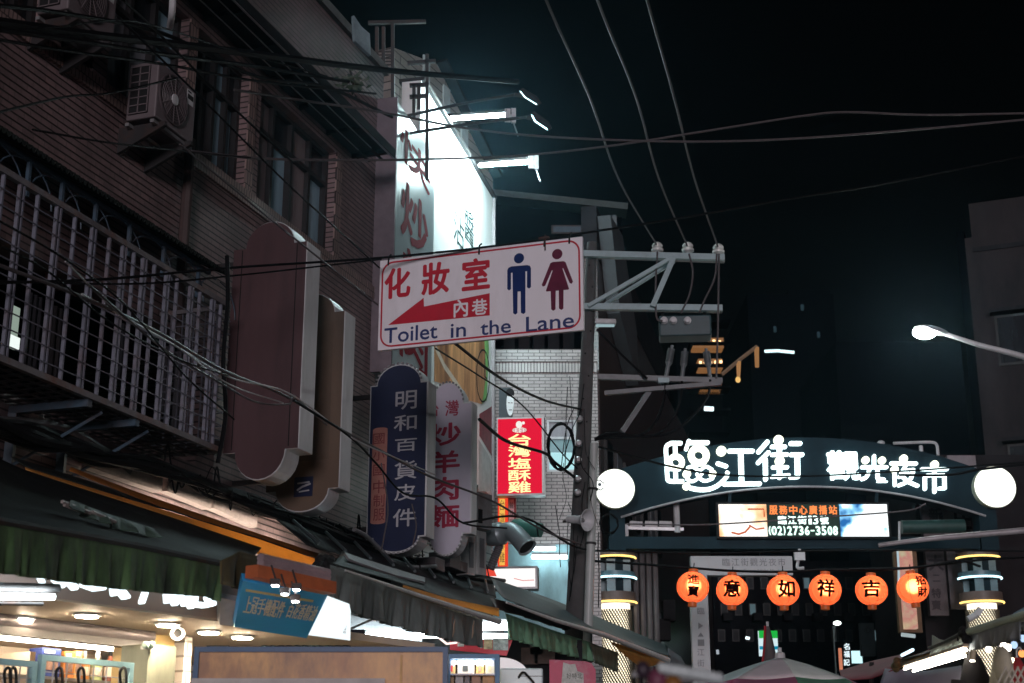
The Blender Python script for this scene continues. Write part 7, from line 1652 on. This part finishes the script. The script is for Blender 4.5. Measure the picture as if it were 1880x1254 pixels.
sp_ = thing('spot_fitting', 'cylindrical cream spotlight lit at its lower end beside the dark coat', 'spotlight', at(1786, 1205, 8.3)); MB().tube([at(1787, 1194, 8.2), at(1785, 1212, 8.2)], mpx(5, 8.2), 12).build('body', mat('cream_can', (.5, .42, .28), .5), sp_, smooth=True); MB().lathe(at(1785, 1212.5, 8.2), (0, 0, -1), [(mpx(4.5, 8.2), 0), (mpx(4.5, 8.2), .006), (0, .006)], 12).build('lens', glow('spot_lens', (1, .93, .8), 9), sp_)
wc = thing('bullet_camera', 'white bullet camera fixed beside the right lit lattice tower', 'camera', at(1783, 1132, 26)); MB().tube([at(1777, 1137, 26), at(1792, 1129, 26)], mpx(6, 26), 10).build('body', M['casing'], wc, smooth=True); MB().beam(at(1792, 1129, 26), at(1800, 1118, 26), .1, .1).build('mount', M['casing'], wc)
# blurred rack right in front of the lens
YF = 3.0
fr0 = thing('bead_rack', 'blurred rack of pale glassy beads close to the camera at the bottom edge', 'rack', at(1250, 1254, YF))
MB().tube([at(1160, 1238, YF), at(1330, 1252, YF)], .005, 6).build('rail', M['casing'], fr0)
for i in range(11):
    x = 1215 + i * 10.5; MB().ball(at(x, 1226 + i * 1.9, YF - .02), .0095, .0095, .0115, 12, 8).build('bead', mat('pale_glass_bead', (.75, .85, .88), .15, var=.2, scale=60), fr0, smooth=True)
MB().ball(at(1180, 1230, YF), .016, .016, .018, 14, 10).build('dark_ball', mat('dark_purple_ball', (.06, .04, .06), .4), fr0, smooth=True)
MB().ball(at(1206, 1250, YF), .02, .02, .026, 14, 10).build('pink_ball', mat('mauve_ball', (.22, .06, .11), .5), fr0, smooth=True); MB().ball(at(1235, 1258, YF), .02, .02, .02, 14, 10).build('amber_ball', mat('amber_ball', (.3, .13, .03), .5), fr0, smooth=True)
MB().tube([at(1245, 1254, YF), V((at(1245, 1254, YF).x, YF, 0))], .012, 8).build('stand', M['iron'], fr0)

# ---------------------------------------------------------------- overhead wires
g3 = 'three power lines running up from the pole insulators'
for i, (x0, x1, xm) in enumerate(((1207, 1003, 1085), (1263, 1097, 1172), (1319, 1188, 1244))):
    cable(['left of the three power lines rising from the pole insulators', 'middle of the three power lines rising from the pole insulators', 'right of the three power lines rising from the pole insulators'][i], [(x0, 452 + 2 * i, YP - .16), (xm + (x0 - xm) * .42, 330, 17.5), (xm - 6 + (2 - i) * 2, 180, 14.5), (x1, 0, 11.5), (x1 - 30, -120, 10)], 5, M['cable_grey'], g3, 'power_line', 'power line')
cb_ = [('black cable sloping from the top left corner past the window row', [(-20, 8, 8), (120, 25, 9), (300, 62, 10.5), (470, 140, 12), (600, 160, 13.5), (720, 215, 15)], 8, 'cable'),
 ('black wire running along the top left under the thick cables', [(-20, 70, 8), (140, 96, 9), (300, 118, 10.3), (480, 150, 12), (690, 172, 14)], 6, 'cable'),
 ('thin black cable crossing the big window from the top edge', [(215, -10, 9), (300, 70, 10), (420, 190, 11), (540, 300, 12)], 5, 'cable'),
 ('thin wire over the tiled wall below the air conditioner', [(60, 238, 8), (200, 262, 9), (340, 278, 10.5), (460, 290, 11.5)], 4, 'cable'),
 ('dark wire drooping across the window cage bars', [(-20, 440, 7.5), (90, 500, 8.3), (200, 590, 9), (330, 660, 10), (420, 690, 11)], 4, 'cable'),
 ('second dark wire drooping across the window cage bars', [(-20, 395, 7.5), (110, 470, 8.3), (230, 560, 9.2), (340, 690, 10.2), (430, 770, 11)], 4, 'cable'),
 ('pale thin wire bunch crossing the lower cage bars', [(120, 480, 8.5), (220, 575, 9.3), (330, 640, 10.2), (420, 705, 11), (520, 740, 12)], 3, 'cable_white'),
 ('pale cable crossing in front of the boards and rising to the right edge', [(350, 278, 11), (480, 291, 12), (640, 294, 13), (800, 292, 14), (960, 285, 15), (1120, 268, 15), (1300, 240, 15), (1480, 212, 15), (1560, 206, 15), (1700, 211, 15), (1890, 208, 15)], 5, 'cable_grey'),
 ('cable sagging from the eave across the sky to the right edge', [(430, 165, 12), (560, 185, 13), (700, 206, 14), (860, 236, 15), (1020, 252, 15), (1250, 260, 15), (1450, 255, 15), (1680, 238, 15), (1890, 219, 15)], 5, 'cable_grey'),
 ('dark support wire carrying the toilet sign and running up right', [(-20, 520, 10), (200, 512, 11), (420, 492, 12), (690, 474, 13), (880, 455, 13), (1070, 428, 13), (1250, 400, 13.5), (1420, 370, 14), (1530, 352, 14.5), (1620, 338, 15), (1890, 285, 16)], 5, 'cable'),
 ('second dark wire just below the support wire of the toilet sign', [(-20, 516, 10), (250, 521, 11), (430, 506, 12), (560, 492, 12.5), (700, 476, 13)], 4, 'cable'),
 ('very thick black cable crossing the top of the tiled building', [(-20, 38, 8), (150, 62, 9), (330, 82, 10.5), (520, 106, 12), (700, 128, 14), (830, 140, 15), (950, 150, 16)], 15, 'cable'),
 ('thick black cable just under the thickest one at the upper left', [(-20, 52, 8), (160, 78, 9), (330, 104, 10.5), (470, 122, 12), (640, 150, 14)], 9, 'cable'),
 ('thin black cable from the air conditioner to the left edge', [(-20, 210, 7), (120, 178, 8.3), (206, 170, 9), (330, 142, 10)], 5, 'cable'),
 ('thin black wire crossing below the upper air conditioner', [(-20, 60, 7.5), (100, 50, 8), (250, 40, 9), (420, 90, 11), (600, 140, 13)], 4, 'cable'),
 ('taut pale wire slanting across the window row to the toilet sign', [(330, 265, 10), (500, 405, 11.5), (600, 485, 12.3), (694, 560, 13)], 4, 'cable_grey'),
 ('thin wire slanting from the eave down to the toilet sign', [(215, 30, 9), (380, 190, 10), (520, 330, 11), (640, 440, 12.4), (697, 492, 13)], 4, 'cable'),
 ('pale cable drooping in front of the brown and navy signs', [(-20, 480, 8), (150, 545, 8.8), (290, 610, 10), (410, 680, 11), (520, 725, 12), (620, 785, 13), (700, 828, 14), (790, 875, 15.5), (900, 918, 17), (1000, 975, 18.5), (1070, 1000, 19.5)], 5, 'cable_grey'),
 ('thin white cable hugging the drooping pale one', [(150, 540, 8.8), (300, 622, 10), (420, 692, 11), (530, 722, 12), (640, 800, 13), (720, 838, 14), (800, 872, 15.5)], 3, 'cable_white'),
 ('dark cable drooping below the pale one in front of the brown sign', [(160, 520, 8.8), (300, 640, 10), (400, 700, 11), (470, 738, 11.5), (530, 742, 12), (540, 730, 12.2), (600, 780, 13)], 4, 'cable_grey'),
 ('loose dark wire sagging in front of the navy sign', [(540, 735, 12), (640, 800, 13), (690, 850, 14), (740, 905, 14.8), (800, 915, 15.5), (850, 960, 16), (930, 970, 17)], 4, 'cable'),
 ('wire from the toilet sign down to the pole in front of the pale tiled building', [(835, 630, 13.5), (920, 695, 15.5), (1000, 735, 18), (1068, 752, 19.8)], 5, 'cable'),
 ('thin wire from the board down past the red sign', [(800, 640, 15), (880, 690, 17), (960, 745, 18.5), (1030, 830, 19.5), (1060, 860, 19.8)], 3, 'cable'),
 ('black cable swinging in front of the red sign to the coil on the pole', [(880, 770, 16), (930, 810, 17.5), (1000, 832, 19), (1020, 850, 19.6), (1060, 880, 19.8)], 6, 'cable'),
 ('cable from the facade to the riser pipe passing under the lanterns gate', [(850, 960, 17), (960, 950, 18), (1060, 1005, 19.5), (1150, 1012, 20.5), (1300, 1016, 21.5), (1460, 1012, 21.5), (1650, 1010, 21.5), (1890, 1012, 21.5)], 4, 'cable'),
 ('thin wire across the arch lettering from the pole', [(1090, 818, 20), (1170, 840, 21), (1230, 856, 22), (1330, 872, 23), (1480, 874, 24), (1640, 866, 24), (1760, 858, 24), (1890, 848, 24)], 4, 'cable'),
 ('black cable rising from the gate disc to the right edge', [(1650, 872, 23), (1740, 872, 23), (1800, 862, 23), (1890, 852, 23)], 5, 'cable'),
 ('branchy black wire below the beam at the right of the lanterns', [(1560, 1045, 21.8), (1680, 1042, 21.8), (1760, 1030, 21.8), (1800, 1040, 21.8)], 5, 'cable'),
 ('thin faint wire across the gate opening', [(1150, 962, 23), (1300, 963, 23), (1500, 950, 23), (1660, 938, 23), (1700, 925, 23)], 3, 'cable_grey'),
 ('thick black cables looping from the pole under its lowest arm', [(1092, 806, 19.8), (1120, 795, 19.7), (1170, 800, 19.7), (1200, 780, 19.7), (1216, 745, 19.8), (1222, 700, 19.8)], 6, 'cable'),
 ('second cable looping from the pole to the middle sleeve', [(1092, 808, 19.8), (1130, 799, 19.7), (1200, 800, 19.7), (1235, 770, 19.7), (1250, 730, 19.8), (1252, 700, 19.8)], 5, 'cable'),
 ('outermost cable looping from the pole to the right sleeve', [(1094, 806, 19.8), (1160, 802, 19.7), (1230, 795, 19.7), (1280, 755, 19.7), (1300, 725, 19.8), (1304, 697, 19.8)], 5, 'cable'),
 ('left drop wire from the insulator to the switch box', [(1207, 462, 19.8), (1204, 520, 19.8), (1205, 580, 19.8), (1216, 590, 19.8)], 4, 'cable_grey'),
 ('middle drop wire from the insulator to the switch box', [(1265, 466, 19.8), (1272, 500, 19.8), (1266, 540, 19.8), (1250, 575, 19.8)], 4, 'cable_grey'),
 ('right drop wire bending from the insulator to the switch box', [(1316, 466, 19.8), (1312, 510, 19.8), (1294, 550, 19.8), (1284, 574, 19.8)], 4, 'cable_grey'),
 ('long straight drop wire at the end of the cross arms', [(1320, 466, 19.8), (1318, 600, 19.8), (1315, 695, 19.8)], 4, 'cable_grey'),
 ('stay wire slanting down from the pole to its third arm', [(1096, 605, 19.9), (1140, 650, 19.8), (1188, 695, 19.7)], 5, 'cable'),
 ('thin wire hanging in front of the navy sign', [(700, 850, 15), (712, 930, 15), (705, 985, 15), (700, 1010, 15)], 3, 'cable_grey'),
 ('thin wire dangling before the lower navy sign', [(756, 925, 15), (764, 965, 15), (758, 1000, 15)], 3, 'cable_grey'),
 ('black hose hanging beside the large brown sign', [(417, 470, 11.5), (418, 560, 11.5), (410, 660, 11.5), (414, 760, 11.5), (400, 850, 11.5)], 9, 'cable')]
for lb, pts, w_, m_ in cb_: cable(lb, pts, w_, M[m_], 'wires strung over the lane')
def coil(label, cx, cy, rx, ry, Y, w_, turns=3):
    o = MB()
    for k in range(turns):
        o.tube([at(cx + (rx + R.uniform(-2, 2)) * math.cos(t * math.pi / 12), cy + (ry + R.uniform(-2, 2)) * math.sin(t * math.pi / 12), Y + .04 * k) for t in range(25)], mpx(w_, Y) / 2, 6, cap=False)
    return tag(o.build('cable_coil', M['cable'], None, smooth=True), label, 'cable coil')
coil('black cable coil hanging on the left of the concrete pole', 1030, 820, 24, 42, 19.6, 5)
coil('small tangled wire coil under the left gate disc', 1118, 962, 16, 18, 20.3, 3)
tg = MB()
for i in range(15):
    x = 1050 + R.gauss(0, 14); y = R.uniform(690, 1000); pts = [at(x, y, 19.6)]
    for k in range(3): x += R.gauss(0, 7); y += R.uniform(25, 60); pts.append(at(x, y, 19.6 + R.uniform(-.2, .1)))
    tg.tube(spline(pts, 5), R.uniform(.004, .008), 4)
tag(tg.build('loose_wires', M['cable'], None, smooth=True), 'tangle of thin black wires around the concrete pole', 'wires', kind='stuff')
# ---------------------------------------------------------------- night air
hzb = MB(); hzb.box((-40, -3, -1), (110, 0, 0), (0, 118, 0), (0, 0, 41))
hm = bpy.data.materials.new('haze'); hm.use_nodes = True
nt = hm.node_tree; nt.nodes.remove(nt.nodes["Principled BSDF"])
pvn = nt.nodes.new("ShaderNodeVolumePrincipled"); pvn.inputs["Density"].default_value = 0.00065; pvn.inputs["Color"].default_value = (0.45, 0.78, 1.0, 1); pvn.inputs["Anisotropy"].default_value = 0.88
nt.links.new(pvn.outputs[0], [n for n in nt.nodes if n.type == 'OUTPUT_MATERIAL'][0].inputs["Volume"])
ho = hzb.build('haze', hm); ho['kind'] = 'stuff'; ho['label'] = 'thin night haze filling the lane'; ho['category'] = 'haze'
